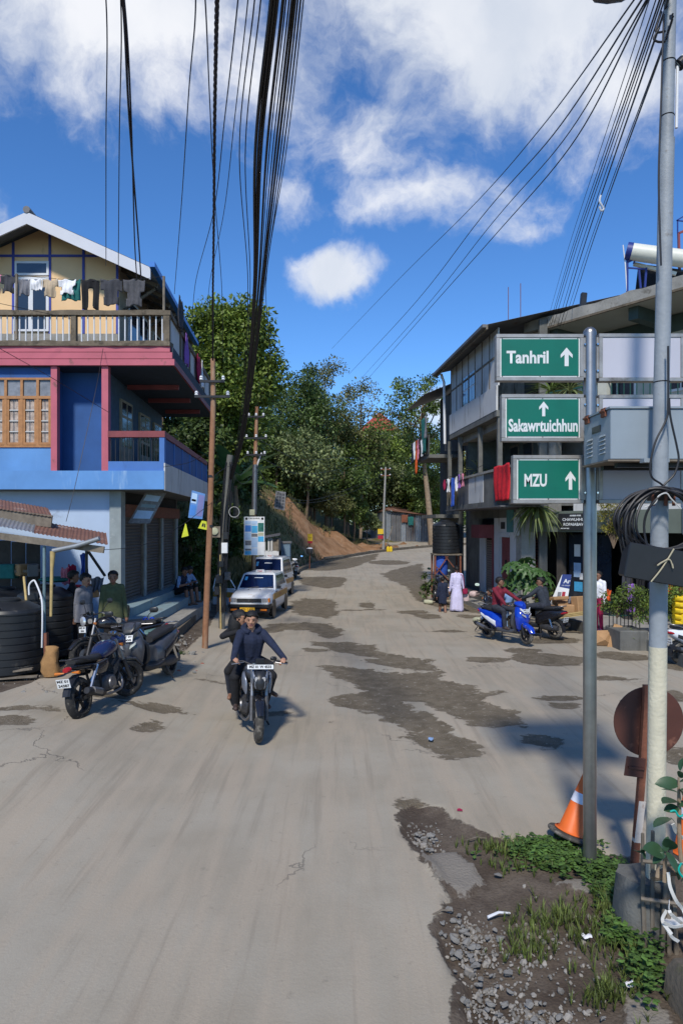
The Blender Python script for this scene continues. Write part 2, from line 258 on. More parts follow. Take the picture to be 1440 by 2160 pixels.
# ---------------------------------------------------------------- mesh helpers
class MB:
 def __init__(s): s.v = []; s.f = []; s.m = []
 def add(s, vs, fs, mi=0):
  o = len(s.v); s.v.extend([tuple(p) for p in vs]); s.f.extend([tuple(i + o for i in f) for f in fs]); s.m.extend([mi] * len(fs)); return s
 def box(s, lo, hi, mi=0, T=None):
  x0, y0, z0 = lo; x1, y1, z1 = hi
  vs = [Vector(p) for p in ((x0,y0,z0),(x1,y0,z0),(x1,y1,z0),(x0,y1,z0),(x0,y0,z1),(x1,y0,z1),(x1,y1,z1),(x0,y1,z1))]
  if T is not None: vs = [T @ p for p in vs]
  return s.add(vs, [(0,3,2,1),(4,5,6,7),(0,1,5,4),(1,2,6,5),(2,3,7,6),(3,0,4,7)], mi)
 def cbox(s, c, h, mi=0, T=None):
  """box by centre and half size; T applied about the centre"""
  c = Vector(c); TT = Matrix.Translation(c) @ (T.to_4x4() if T is not None else Matrix())
  return s.box((-h[0], -h[1], -h[2]), h, mi, TT)
 def bar(s, a, b, w, t=None, up=(0,0,1), mi=0):
  """square bar from a to b, w wide and t thick"""
  a = Vector(a); b = Vector(b); t = w if t is None else t; d = (b - a);
  if d.length < 1e-6: return s
  d.normalize(); u = Vector(up)
  if abs(d.dot(u)) > .95: u = Vector((1, 0, 0))
  x = d.cross(u).normalized(); z = x.cross(d).normalized()
  vs = []
  for p in (a, b):
   for i, j in ((-1,-1),(1,-1),(1,1),(-1,1)): vs.append(p + x * (w / 2 * i) + z * (t / 2 * j))
  return s.add(vs, [(3,2,1,0),(4,5,6,7),(0,1,5,4),(1,2,6,5),(2,3,7,6),(3,0,4,7)], mi)
 def tube(s, pts, r, n=8, mi=0, cap=True):
  pts = [Vector(p) for p in pts]; k = len(pts); rs = r if isinstance(r, (list, tuple)) else [r] * k
  vs = []; prev = None
  for i, p in enumerate(pts):
   d = (pts[min(i + 1, k - 1)] - pts[max(i - 1, 0)])
   if d.length < 1e-9: d = Vector((0, 0, 1))
   d.normalize()
   if prev is None:
    u = Vector((0, 0, 1)) if abs(d.z) < .9 else Vector((1, 0, 0)); x = d.cross(u).normalized()
   else:
    x = (prev - d * prev.dot(d))
    x = x.normalized() if x.length > 1e-6 else d.orthogonal().normalized()
   prev = x; y = d.cross(x)
   for j in range(n):
    a = 2 * math.pi * j / n; vs.append(p + (x * math.cos(a) + y * math.sin(a)) * rs[i])
  fs = [(i*n+j, i*n+(j+1)%n, (i+1)*n+(j+1)%n, (i+1)*n+j) for i in range(k-1) for j in range(n)]
  if cap: fs += [tuple(range(n-1, -1, -1)), tuple((k-1)*n + j for j in range(n))]
  return s.add(vs, fs, mi)
 def lathe(s, prof, n=24, T=None, mi=0, cap=True):
  """prof: (r, z) pairs about the z axis"""
  vs = []
  for r, z in prof:
   for j in range(n):
    a = 2 * math.pi * j / n; p = Vector((r * math.cos(a), r * math.sin(a), z)); vs.append(T @ p if T is not None else p)
  k = len(prof)
  fs = [(i*n+j, i*n+(j+1)%n, (i+1)*n+(j+1)%n, (i+1)*n+j) for i in range(k-1) for j in range(n)]
  if cap: fs += [tuple(range(n-1, -1, -1)), tuple((k-1)*n + j for j in range(n))]
  return s.add(vs, fs, mi)
 def loft(s, rings, mi=0, cap=True):
  n = len(rings[0]); k = len(rings); vs = [p for r in rings for p in r]
  fs = [(i*n+j, i*n+(j+1)%n, (i+1)*n+(j+1)%n, (i+1)*n+j) for i in range(k-1) for j in range(n)]
  if cap: fs += [tuple(range(n-1, -1, -1)), tuple((k-1)*n + j for j in range(n))]
  return s.add(vs, fs, mi)
 def prism(s, poly, o, ax, ay, n, t, mi=0):
  """polygon in the plane o + ax*u + ay*v, extruded t along n"""
  o = Vector(o); ax = Vector(ax); ay = Vector(ay); n = Vector(n); k = len(poly)
  lo = [o + ax * u + ay * v for u, v in poly]; hi = [p + n * t for p in lo]
  return s.add(lo + hi, [tuple(range(k-1, -1, -1)), tuple(range(k, 2*k))] + [(i, (i+1)%k, k+(i+1)%k, k+i) for i in range(k)], mi)
 def sphere(s, c, r, nu=10, nv=7, mi=0, T=None):
  r = (r, r, r) if isinstance(r, (int, float)) else r; vs = []; c = Vector(c)
  for i in range(1, nv):
   t = math.pi * i / nv
   for j in range(nu):
    a = 2 * math.pi * j / nu; p = Vector((r[0]*math.sin(t)*math.cos(a), r[1]*math.sin(t)*math.sin(a), r[2]*math.cos(t)))
    vs.append(c + (T @ p if T is not None else p))
  top = Vector((0,0,r[2])); bot = -top
  vs += [c + (T @ top if T is not None else top), c + (T @ bot if T is not None else bot)]
  k = nu * (nv - 1); fs = [(i*nu+j, (i+1)*nu+j, (i+1)*nu+(j+1)%nu, i*nu+(j+1)%nu) for i in range(nv-2) for j in range(nu)]
  fs += [(k, j, (j+1)%nu) for j in range(nu)] + [(k+1, (nv-2)*nu+(j+1)%nu, (nv-2)*nu+j) for j in range(nu)]
  return s.add(vs, fs, mi)
 def build(s, name, mats, parent=None, smooth=False, origin=None, bevel=0.0):
  me = bpy.data.meshes.new(name); vs = s.v
  if origin is not None:
   o = Vector(origin); vs = [tuple(Vector(p) - o) for p in s.v]
  me.from_pydata(vs, [], s.f)
  for m in (mats if isinstance(mats, (list, tuple)) else [mats]): me.materials.append(M(m) if isinstance(m, str) else m)
  if any(s.m): me.polygons.foreach_set('material_index', s.m)
  if smooth:
   me.polygons.foreach_set('use_smooth', [True] * len(me.polygons))
   try: me.set_sharp_from_angle(angle=R(40 if smooth is True else smooth))
   except Exception: pass
  me.update()
  ob = bpy.data.objects.new(name, me); COL.objects.link(ob)
  if origin is not None: ob.location = origin
  if parent is not None: ob.parent = parent
  if bevel:
   bm = bmesh.new(); bm.from_mesh(me); bmesh.ops.bevel(bm, geom=bm.edges[:], offset=bevel, segments=1, affect='EDGES'); bm.to_mesh(me); bm.free()
  return ob
def ring(x, yc, zc, hw, hh, n=14, e=2.6, axis='x', tilt=0.0):
 """superellipse section across the given axis"""
 out = []
 for j in range(n):
  a = 2 * math.pi * (j + .5) / n; c = math.cos(a); d = math.sin(a)
  u = hw * math.copysign(abs(c) ** (2 / e), c); v = hh * math.copysign(abs(d) ** (2 / e), d)
  out.append(Vector((x + v * tilt, yc + u, zc + v)) if axis == 'x' else (Vector((yc + u, x + v * tilt, zc + v)) if axis == 'y' else Vector((yc + u, zc + v, x))))
 return out
def P(px, py, d):
 """world point seen at photo pixel (px, py) at distance d along the street"""
 return Vector(((px - CX) * d / F, d, CH - (py - HY) * d / F))
def tag(o, label, cat, group=None, kind=None):
 o['label'] = label; o['category'] = cat
 if group: o['group'] = group
 if kind: o['kind'] = kind
 return o
def struct(o, kind='structure'):
 o['kind'] = kind; return o
def thing(name, label, cat, loc=(0,0,0), rz=0.0, group=None, scale=1.0):
 o = bpy.data.objects.new(name, None); COL.objects.link(o); o.empty_display_size = .1
 o.location = loc; o.rotation_euler = (0, 0, rz); o.scale = (scale,) * 3
 return tag(o, label, cat, group)
def copy_tree(o, parent=None):
 c = o.copy(); COL.objects.link(c); c.parent = parent
 if parent is not None: c.matrix_parent_inverse = o.matrix_parent_inverse.copy()
 for ch in list(o.children): copy_tree(ch, c)
 return c
def spline(pts, n=8):
 """Catmull-Rom through points"""
 pts = [Vector(p) for p in pts]; out = []
 q = [pts[0] * 2 - pts[1]] + pts + [pts[-1] * 2 - pts[-2]]
 for i in range(1, len(q) - 2):
  for k in range(n):
   t = k / n; a, b, c, d = q[i-1], q[i], q[i+1], q[i+2]
   out.append(.5 * ((2*b) + (c - a) * t + (2*a - 5*b + 4*c - d) * t*t + (3*b - a - 3*c + d) * t**3))
 out.append(pts[-1]); return out
def text(s, size, m, name='lettering', parent=None, T=None, bold=.0, width=None, align='CENTER', depth=.0):
 """lettering as flat mesh; local x to the right, y up, then T; width squeezes it to that overall width"""
 cu = bpy.data.curves.new('t', 'FONT'); cu.body = s; cu.size = size; cu.align_x = align; cu.align_y = 'CENTER'; cu.offset = bold; cu.extrude = depth; cu.resolution_u = 3
 ob = bpy.data.objects.new('t', cu); COL.objects.link(ob); dg = bpy.context.evaluated_depsgraph_get()
 me = bpy.data.meshes.new_from_object(ob.evaluated_get(dg)); bpy.data.objects.remove(ob); bpy.data.curves.remove(cu)
 me.materials.clear(); me.materials.append(M(m))
 if width and len(me.vertices):
  xs = [v.co.x for v in me.vertices]; k = width / max(max(xs) - min(xs), 1e-6)
  for v in me.vertices: v.co.x *= k
 if T is not None: me.transform(T)
 me.name = name; o = bpy.data.objects.new(name, me); COL.objects.link(o); o.parent = parent; return o
def face_T(o, right, up):
 """matrix taking local x,y to right,up at o"""
 r = Vector(right).normalized(); u = Vector(up).normalized(); n = r.cross(u)
 return Matrix(((r.x, u.x, n.x, o[0]), (r.y, u.y, n.y, o[1]), (r.z, u.z, n.z, o[2]), (0, 0, 0, 1)))
def smooth01(t):
 t = np.clip(t, 0, 1); return t * t * (3 - 2 * t)
# ---------------------------------------------------------------- the ground
_perm = np.random.default_rng(3).random((256, 256))
def vnoise(x, y):
 xi = np.floor(x).astype(int); yi = np.floor(y).astype(int); fx = x - xi; fy = y - yi
 fx = fx * fx * (3 - 2 * fx); fy = fy * fy * (3 - 2 * fy); g = lambda i, j: _perm[i % 256, j % 256]
 return (g(xi, yi) * (1 - fx) + g(xi+1, yi) * fx) * (1 - fy) + (g(xi, yi+1) * (1 - fx) + g(xi+1, yi+1) * fx) * fy
def fbm(x, y, o=4):
 s = 0; a = .5
 for k in range(o): s = s + a * (vnoise(x * 2**k + 17 * k, y * 2**k + 5 * k) - .5); a *= .5
 return s
def gpt(px, py, z=0.0):
 d = (CH - z) * F / (py - HY); return ((px - CX) * d / F, d)
def poly(pxs): return np.array([gpt(*p) for p in pxs])
def sdf(pts, pg):
 """distance inside (+) / outside (-) of a polygon"""
 d = np.full(len(pts), 1e9); ins = np.zeros(len(pts), bool); n = len(pg)
 for i in range(n):
  a = pg[i]; b = pg[(i + 1) % n]; e = b - a; w = pts - a
  t = np.clip((w @ e) / max(e @ e, 1e-9), 0, 1); q = w - t[:, None] * e; d = np.minimum(d, (q * q).sum(1))
  c1 = (a[1] <= pts[:, 1]) & (b[1] > pts[:, 1]); c2 = (a[1] > pts[:, 1]) & (b[1] <= pts[:, 1])
  cr = e[0] * w[:, 1] - e[1] * w[:, 0]; ins ^= (c1 & (cr > 0)) | (c2 & (cr < 0))
 return np.sqrt(d) * np.where(ins, 1, -1)
Z1 = lambda L: poly([(600 + x / 2.25, 1360 + y / 2.25) for x, y in L])
WEAR_P = [Z1([(150,100),(240,90),(400,110),(560,130),(740,130),(760,160),(950,210),(970,270),(1080,310),(1130,390),(970,400),(880,390),(800,340),(740,310),(660,270),(560,270),(690,330),(780,390),(880,440),(990,470),(960,545),(760,535),(680,500),(620,470),(570,410),(500,360),(400,320),(210,275),(230,250),(370,220),(330,190),(230,150)]),
          Z1([(200,5),(420,0),(430,35),(560,50),(690,80),(740,125),(600,110),(450,95),(340,75),(420,60),(220,30)]),
          poly([(615,1270),(640,1263),(700,1265),(712,1280),(712,1300),(690,1305),(640,1298),(612,1285)]),
          poly([(560,1316),(640,1312),(700,1314),(722,1330),(715,1345),(690,1348),(650,1330),(600,1328),(560,1325)]),
          poly([(655,1352),(740,1355),(785,1366),(780,1372),(740,1368),(690,1367),(655,1358)]),
          poly([(790,1374),(850,1378),(905,1393),(900,1400),(850,1395),(800,1382)]),
          poly([(640,1195),(760,1185),(800,1180),(790,1190),(740,1205),(690,1210),(630,1208)]),
          poly([(620,1222),(700,1220),(735,1225),(720,1240),(690,1245),(640,1236)]),
          poly([(800,1216),(830,1208),(890,1195),(905,1250),(905,1275),(880,1268),(862,1250),(852,1238),(820,1228)])]
WEAR_E = [(1022,1391,45,5),(1155,1391,75,14),(1164,1351,60,7),(1309,1384,60,9),(1425,1404,40,12),(1140,1562,50,12),(1150,1578,24,5),(1173,1471,50,7),(1190,1490,32,7),(670,1371,28,4),(776,1276,17,6),(745,1286,60,1.6),(869,1291,35,4),
          (333,1508,62,9),(312,1545,30,12),(30,1543,90,7),(15,1570,55,13),(585,1502,30,5),(700,1518,25,6),(215,1500,60,7),(1425,1469,40,14),(1425,1598,40,18),(560,1330,40,5),(1010,1462,60,5),(1300,1430,40,4),(1100,1372,40,5),(1230,1330,60,6),
          (820,1195,45,4),(760,1165,50,2.5),(480,1440,60,4),(940,1330,45,3),(1000,1300,40,4),(870,1699,22,7),(1330,1480,28,5),(950,1275,45,7),(985,1255,40,7),(1012,1286,45,8),(905,1300,30,5)]
SOIL_P = [poly([(958,2400),(955,2100),(962,2060),(905,1960),(932,1905),(940,1870),(885,1812),(855,1770),(832,1715),(862,1694),(930,1702),(980,1738),(1040,1762),(1150,1778),(1240,1797),(1330,1802),(1440,1792),(1800,1800),(1800,2400)]),
          poly([(-500,1600),(0,1502),(60,1482),(135,1452),(150,1425),(240,1440),(300,1436),(380,1402),(432,1352),(452,1322),(470,1290),(-500,1290)])]
SLAB_P = [poly([(890,1800),(950,1788),(1000,1820),(1012,1850),(985,1880),(930,1862),(900,1835)]), poly([(1165,1855),(1215,1846),(1262,1856),(1325,1880),(1290,1896),(1230,1882)]), poly([(1310,2085),(1350,2080),(1440,2140),(1440,2400),(1330,2400)])]
def ground_base(x, y):
 z = np.where(y > 25, .01 * (y - 25), 0) + np.where(y > 40, .0006 * (np.minimum(y, 90) - 40) ** 2, 0)
 z = np.where(y > 90, .65 + 1.5 + (y - 90) * .004, z)
 z = z + .34 * smooth01((-x - 1.9) / 2.6) * smooth01((y - 5) / 4) * (1 - smooth01((y - 22) / 8))
 return z
def gz(x, y):
 return float(ground_base(np.array([float(x)]), np.array([float(y)]))[0])
def build_ground():
 rows = np.concatenate([np.geomspace(1.2, 120, 430), np.geomspace(124, 2500, 24)])
 u = np.linspace(-1, 1, 340); u = .62 * u + .38 * u ** 3
 D, U = np.meshgrid(rows, u, indexing='ij'); X = U * (D * .95 + 3.0); Y = D
 x = X.ravel(); y = Y.ravel(); pts = np.stack([x, y], 1)
 near = y < 110
 wear = np.full(len(x), -.5); soil = np.full(len(x), -.5); slab = np.full(len(x), -.5)
 pn = pts[near]; w = np.full(len(pn), -.5)
 for pg in WEAR_P: w = np.maximum(w, sdf(pn, pg))
 for cx, cy, rx, ry in WEAR_E:
  x0, d0 = gpt(cx, cy); x1, _ = gpt(cx + rx, cy); _, da = gpt(cx, cy - ry); _, db = gpt(cx, cy + ry)
  a = x1 - x0; b = (da - db) / 2; dc = (da + db) / 2
  q = np.sqrt(((pn[:, 0] - x0) / a) ** 2 + ((pn[:, 1] - dc) / b) ** 2); w = np.maximum(w, np.clip((1 - q) * min(a, b) * 1.2, -.5, .3))
 wear[near] = w
 s = np.full(len(pn), -.5)
 for pg in SOIL_P: s = np.maximum(s, np.clip(sdf(pn, pg), -.5, .5))
 soil[near] = s
 s = np.full(len(pn), -.5)
 for pg in SLAB_P: s = np.maximum(s, np.clip(sdf(pn, pg), -.5, .5))
 slab[near] = s
 z = ground_base(x, y)
 rough = fbm(x * 2.3, y * 2.3, 4); fine = fbm(x * 9, y * 9, 3)
 sm = smooth01((soil + .25 * fbm(x * 3, y * 3) + .02) / .09); wm = smooth01((wear + .25 * fbm(x * 4 + 9, y * 4)) / .08)
 z = z + .03 * fbm(x * .35, y * .35, 3) - sm * .05 + sm * (.055 * rough + .006 * fine) - wm * .018 + wm * .02 * fine
 z = np.where((soil > 0) & (slab > 0), z + .035, z)
 n, m = X.shape; idx = np.arange(n * m).reshape(n, m)
 f = np.stack([idx[:-1, :-1], idx[:-1, 1:], idx[1:, 1:], idx[1:, :-1]], -1).reshape(-1, 4)
 me = bpy.data.meshes.new('ground'); me.vertices.add(n * m); me.vertices.foreach_set('co', np.stack([x, y, z], 1).ravel())
 me.loops.add(len(f) * 4); me.loops.foreach_set('vertex_index', f.ravel()); me.polygons.add(len(f))
 me.polygons.foreach_set('loop_start', np.arange(0, len(f) * 4, 4)); me.polygons.foreach_set('use_smooth', np.ones(len(f), bool)); me.update(); me.validate()
 for nm, a in (('wear', wear), ('soil', soil), ('slab', slab)):
  at = me.attributes.new(nm, 'FLOAT', 'POINT'); at.data.foreach_set('value', a.astype(np.float32))
 me.materials.append(ground_material()); o = bpy.data.objects.new('ground', me); COL.objects.link(o); return struct(o)
def ground_material():
 m = bpy.data.materials.new('dusty_road'); m.use_nodes = True; nt = m.node_tree; N = nt.nodes; L = nt.links; b = N['Principled BSDF']
 tc = N.new('ShaderNodeTexCoord'); V = tc.outputs['Object']
 def noise(sc, det=6, ro=.6, stretch=None, out='Fac'):
  n = N.new('ShaderNodeTexNoise'); n.inputs['Scale'].default_value = sc; n.inputs['Detail'].default_value = det; n.inputs['Roughness'].default_value = ro
  if stretch:
   mp = N.new('ShaderNodeMapping'); mp.inputs['Scale'].default_value = stretch; mp.inputs['Rotation'].default_value = (0, 0, R(16)); L.new(V, mp.inputs[0]); L.new(mp.outputs[0], n.inputs['Vector'])
  else: L.new(V, n.inputs['Vector'])
  return n.outputs[out]
 def ma(op, a, c=None):
  n = N.new('ShaderNodeMath'); n.operation = op
  for i, v in enumerate((a, c)):
   if v is None: continue
   if isinstance(v, (int, float)): n.inputs[i].default_value = v
   else: L.new(v, n.inputs[i])
  return n.outputs[0]
 def rng(v, a, c, d=0.0, e=1.0):
  n = N.new('ShaderNodeMapRange'); n.interpolation_type = 'SMOOTHSTEP'; L.new(v, n.inputs[0])
  for i, q in zip((1, 2, 3, 4), (a, c, d, e)): n.inputs[i].default_value = q
  return n.outputs[0]
 def mix(f, a, c, mode='MIX'):
  n = N.new('ShaderNodeMixRGB'); n.blend_type = mode
  if isinstance(f, (int, float)): n.inputs[0].default_value = f
  else: L.new(f, n.inputs[0])
  for i, v in ((1, a), (2, c)):
   if isinstance(v, tuple): n.inputs[i].default_value = (*v, 1)
   else: L.new(v, n.inputs[i])
  return n.outputs[0]
 def attr(k):
  n = N.new('ShaderNodeAttribute'); n.attribute_name = k; return n.outputs['Fac']
 base = mix(rng(noise(.55), .35, .65), (.285, .250, .192), (.345, .312, .25))
 base = mix(rng(noise(1.1, 5, .6, (3.2, .35, 1)), .40, .66, 0, .75), base, (.37, .31, .235))        # dust swept along the wheel tracks
 base = mix(rng(noise(2.6, 4, .6, (2.6, .12, 1)), .52, .70, 0, .5), base, (.215, .185, .142))
 base = mix(rng(noise(90, 3, .7), .3, .7, 0, .3), base, (.245, .215, .17))
 base = mix(rng(noise(7, 8, .75), .58, .70, 0, .45), base, (.19, .165, .13))
 vo = N.new('ShaderNodeTexVoronoi'); vo.feature = 'DISTANCE_TO_EDGE'; vo.inputs['Scale'].default_value = .42
 wv = N.new('ShaderNodeVectorMath'); wv.operation = 'ADD'; sc = N.new('ShaderNodeVectorMath'); sc.operation = 'SCALE'; sc.inputs['Scale'].default_value = 1.3
 L.new(noise(1.2, 6, .6, None, 'Color'), sc.inputs[0]); L.new(sc.outputs[0], wv.inputs[0]); L.new(V, wv.inputs[1]); L.new(wv.outputs[0], vo.inputs['Vector'])
 crack = ma('MULTIPLY', rng(vo.outputs['Distance'], .0, .007, 1, 0), rng(noise(.3, 2), .52, .62))
 base = mix(ma('MULTIPLY', crack, .5), base, (.09, .08, .068))
 gv = N.new('ShaderNodeTexVoronoi'); gv.inputs['Scale'].default_value = 42; L.new(V, gv.inputs['Vector'])
 gv2 = N.new('ShaderNodeTexVoronoi'); gv2.inputs['Scale'].default_value = 15; L.new(V, gv2.inputs['Vector'])
 # broken-through patches: dark gravelly base course
 wsum = ma('ADD', ma('ADD', attr('wear'), ma('MULTIPLY', ma('SUBTRACT', noise(.8, 4, .6), .5), .9)), ma('ADD', ma('MULTIPLY', ma('SUBTRACT', noise(2.4, 8, .7, (.6, 1.0, 1)), .5), .95), ma('MULTIPLY', ma('SUBTRACT', noise(14, 5, .7), .5), .16)))
 wmask = rng(wsum, -.01, .045)
 patch = mix(rng(noise(3.5), .35, .65), (.112, .09, .06), (.16, .131, .092))
 patch = mix(rng(gv.outputs['Distance'], .0, .35, .55, 0), patch, (.24, .225, .195))
 patch = mix(rng(noise(11, 6, .7), .57, .66, 0, .8), patch, (.29, .255, .20))
 base = mix(wmask, base, patch)
 # bare soil on the verges
 ssum = ma('ADD', attr('soil'), ma('ADD', ma('MULTIPLY', ma('SUBTRACT', noise(3.4, 8, .7), .5), .28), ma('MULTIPLY', ma('SUBTRACT', noise(18, 5, .7), .5), .06)))
 smask = rng(ssum, -.008, .02)
 soilc = mix(rng(noise(2.2, 7, .65), .35, .65), (.062, .046, .034), (.125, .10, .076))
 soilc = mix(rng(gv2.outputs['Distance'], .0, .3, .5, 0), soilc, (.15, .13, .105))
 soilc = mix(rng(noise(40, 4, .7), .45, .7, 0, .6), soilc, (.05, .038, .028))
 sl = rng(ma('ADD', attr('slab'), ma('MULTIPLY', ma('SUBTRACT', noise(4, 8, .7), .5), .5)), -.01, .03)
 soilc = mix(ma('MULTIPLY', sl, .85), soilc, (.215, .195, .165))
 base = mix(smask, base, soilc)
 L.new(base, b.inputs['Base Color']); b.inputs['Roughness'].default_value = .92; b.inputs['Specular IOR Level'].default_value = .25
 h = ma('ADD', ma('MULTIPLY', noise(34, 6, .7), .35), ma('MULTIPLY', ma('SUBTRACT', 1.0, gv.outputs['Distance']), ma('MULTIPLY', ma('MAXIMUM', wmask, ma('MULTIPLY', smask, .45)), .9)))
 h = ma('SUBTRACT', h, ma('MULTIPLY', crack, .6)); h = ma('SUBTRACT', h, ma('MULTIPLY', ma('MAXIMUM', wmask, smask), .8))
 bp = N.new('ShaderNodeBump'); bp.inputs['Strength'].default_value = .75; bp.inputs['Distance'].default_value = .018; L.new(h, bp.inputs['Height']); L.new(bp.outputs[0], b.inputs['Normal'])
 return m
build_ground()
# ---------------------------------------------------------------- hillside behind the far kerb
KERB = [(22.5, -4.55), (26, -4.2), (30, -3.65), (38, -2.85), (45, -2.1), (53, 0.0), (60, 3.3), (66, 8.2), (70, 13.5)]
KP = spline([(x, d, 0) for d, x in KERB], 10)
def hill_height(d, w):
 f = float(np.interp(d, [22, 45, 53, 58, 61, 66, 80], [1.1, 1.15, 1.0, .5, .14, .0, .0]))
 h = float(np.interp(w, [0, .5, 1.2, 3, 6, 10, 18, 40, 80], [0, .1, .7, 3.0, 5.4, 6.6, 8.0, 12.5, 17]))
 far = float(np.interp(w, [0, 14, 30, 60, 90], [0, .6, 4.5, 13, 18]))
 return h * f + far * max(0, 1 - f)
def hill_pt(i, w):
 p = KP[i]; a = KP[max(i - 1, 0)]; c = KP[min(i + 1, len(KP) - 1)]; t = (c - a).normalized(); n = Vector((-t.y, t.x, 0))
 q = p + n * w; h = hill_height(p.y, w)
 nz = mnoise.fractal(Vector((q.x * .35, q.y * .35, h * .35)), 1, 2, 4) * min(w, 4) * .16
 nz2 = mnoise.fractal(Vector((q.x * 1.4, q.y * 1.4, h * 1.1)), 1, 2, 4) * min(w, 2) * .09
 return Vector((q.x + nz2, q.y + nz2, gz(p.x, p.y) + h + nz + nz2 - .12))
def hill_material():
 m = bpy.data.materials.new('earth_bank'); m.use_nodes = True; nt = m.node_tree; N = nt.nodes; L = nt.links; b = N['Principled BSDF']
 tc = N.new('ShaderNodeTexCoord'); V = tc.outputs['Object']
 def noise(sc, det=7, ro=.65, st=None):
  n = N.new('ShaderNodeTexNoise'); n.inputs['Scale'].default_value = sc; n.inputs['Detail'].default_value = det; n.inputs['Roughness'].default_value = ro
  if st:
   mp = N.new('ShaderNodeMapping'); mp.inputs['Scale'].default_value = st; L.new(V, mp.inputs[0]); L.new(mp.outputs[0], n.inputs['Vector'])
  else: L.new(V, n.inputs['Vector'])
  return n.outputs['Fac']
 def ramp(v, *st):
  r = N.new('ShaderNodeValToRGB'); e = r.color_ramp.elements
  for i, (p, c) in enumerate(st):
   x = e[i] if i < 2 else e.new(p); x.position = p; x.color = (*c, 1)
  L.new(v, r.inputs[0]); return r.outputs[0]
 def mix(f, a, c):
  n = N.new('ShaderNodeMixRGB'); L.new(f, n.inputs[0]); L.new(a, n.inputs[1]); L.new(c, n.inputs[2]); return n.outputs[0]
 soil = ramp(noise(1.1), (.3, (.16, .085, .042)), (.5, (.29, .155, .075)), (.7, (.36, .225, .13)))
 grass = ramp(noise(2.5), (.3, (.075, .075, .027)), (.52, (.13, .115, .045)), (.72, (.20, .16, .075)))
 at = N.new('ShaderNodeAttribute'); at.attribute_name = 'bare'
 s = N.new('ShaderNodeMath'); s.operation = 'ADD'; L.new(at.outputs['Fac'], s.inputs[0]); L.new(noise(.8, 8, .7, (1, 1, .5)), s.inputs[1])
 r = N.new('ShaderNodeMapRange'); L.new(s.outputs[0], r.inputs[0]); r.inputs[1].default_value = .93; r.inputs[2].default_value = 1.08
 L.new(mix(r.outputs[0], grass, soil), b.inputs['Base Color']); b.inputs['Roughness'].default_value = .95; b.inputs['Specular IOR Level'].default_value = .2
 bp = N.new('ShaderNodeBump'); bp.inputs['Strength'].default_value = .9; bp.inputs['Distance'].default_value = .18; L.new(noise(3.0, 8, .7), bp.inputs['Height']); L.new(bp.outputs[0], b.inputs['Normal'])
 return m
def build_hill():
 ws = [0, .3, .6, .9, 1.2, 1.6, 2, 2.5, 3, 3.5, 4, 4.6, 5.2, 6, 7, 8, 9.5, 11, 13, 15, 18, 22, 27, 33, 40, 50, 65, 90]
 mb = MB(); k = len(ws); bare = []
 for i in range(len(KP)):
  for w in ws:
   mb.v.append(tuple(hill_pt(i, w))); d = KP[i].y
   bd = float(np.interp(d, [30, 36, 44, 50, 56, 64], [.22, .27, .33, .5, .66, .55])); bw = float(np.interp(w, [0, .6, 2.2, 4.5, 7, 12], [.15, .12, .0, -.1, -.3, -.6]))
   if d > 49: bw = float(np.interp(w, [0, 1, 4, 6, 9], [.1, .12, .1, -.1, -.5]))
   bare.append(bd + bw)
 mb.f = [(i*k+j, i*k+j+1, (i+1)*k+j+1, (i+1)*k+j) for i in range(len(KP)-1) for j in range(k-1)]; mb.m = [0] * len(mb.f)
 o = mb.build('hillside', hill_material(), smooth=180)
 at = o.data.attributes.new('bare', 'FLOAT', 'POINT'); at.data.foreach_set('value', np.array(bare, np.float32)); return struct(o)
HILL = build_hill()
# grass growing on the bank (nobody could count it)
def blades(name, pts, hmin, hmax, wid, m, lean=.5, per=1):
 n = len(pts); pts = np.repeat(np.array(pts), per, 0); n = len(pts); a = RNG.uniform(0, 6.28, n); h = RNG.uniform(hmin, hmax, n); l = RNG.uniform(.1, lean, n) * h
 sd = np.stack([np.cos(a), np.sin(a), np.zeros(n)], 1); ld = np.stack([np.cos(a + 1.57), np.sin(a + 1.57), np.zeros(n)], 1)
 up = np.array([0, 0, 1.0]); w = wid * RNG.uniform(.6, 1.3, n)[:, None]
 b0 = pts - sd * w; b1 = pts + sd * w; mid = pts + ld * (l * .35)[:, None] + up * (h * .6)[:, None]; m0 = mid - sd * w * .7; m1 = mid + sd * w * .7; tip = pts + ld * l[:, None] + up * h[:, None]
 V = np.stack([b0, b1, m1, m0, tip], 1).reshape(-1, 3); i = np.arange(n)[:, None] * 5
 fs = [tuple(r) for r in (i + np.array([0, 1, 2, 3]))] + [tuple(r) for r in (i + np.array([3, 2, 4]))]
 me = bpy.data.meshes.new(name); me.from_pydata(V, [], fs); me.materials.append(M(m)); o = bpy.data.objects.new(name, me); COL.objects.link(o); return o
hp = []
for _ in range(9000):
 i = random.randrange(1, len(KP) - 14); w = random.uniform(.5, 8); p = hill_pt(i, w)
 if KP[i].y > 50 and w < 3.5: continue
 if mnoise.noise(Vector((p.x * .8, p.y * .8, p.z * .8))) > -.3: hp.append(tuple(p + Vector((random.uniform(-.4, .4), random.uniform(-.4, .4), .05))))
tag(blades('bank_grass', hp, .12, .42, .022, mat('bank_grass_blade', (.095, .098, .036), rough=.7, var=.4, scale=.6, island=.5, trans=.2), .9, 3), 'tufted dry grass growing over the earth bank', 'grass', kind='stuff')
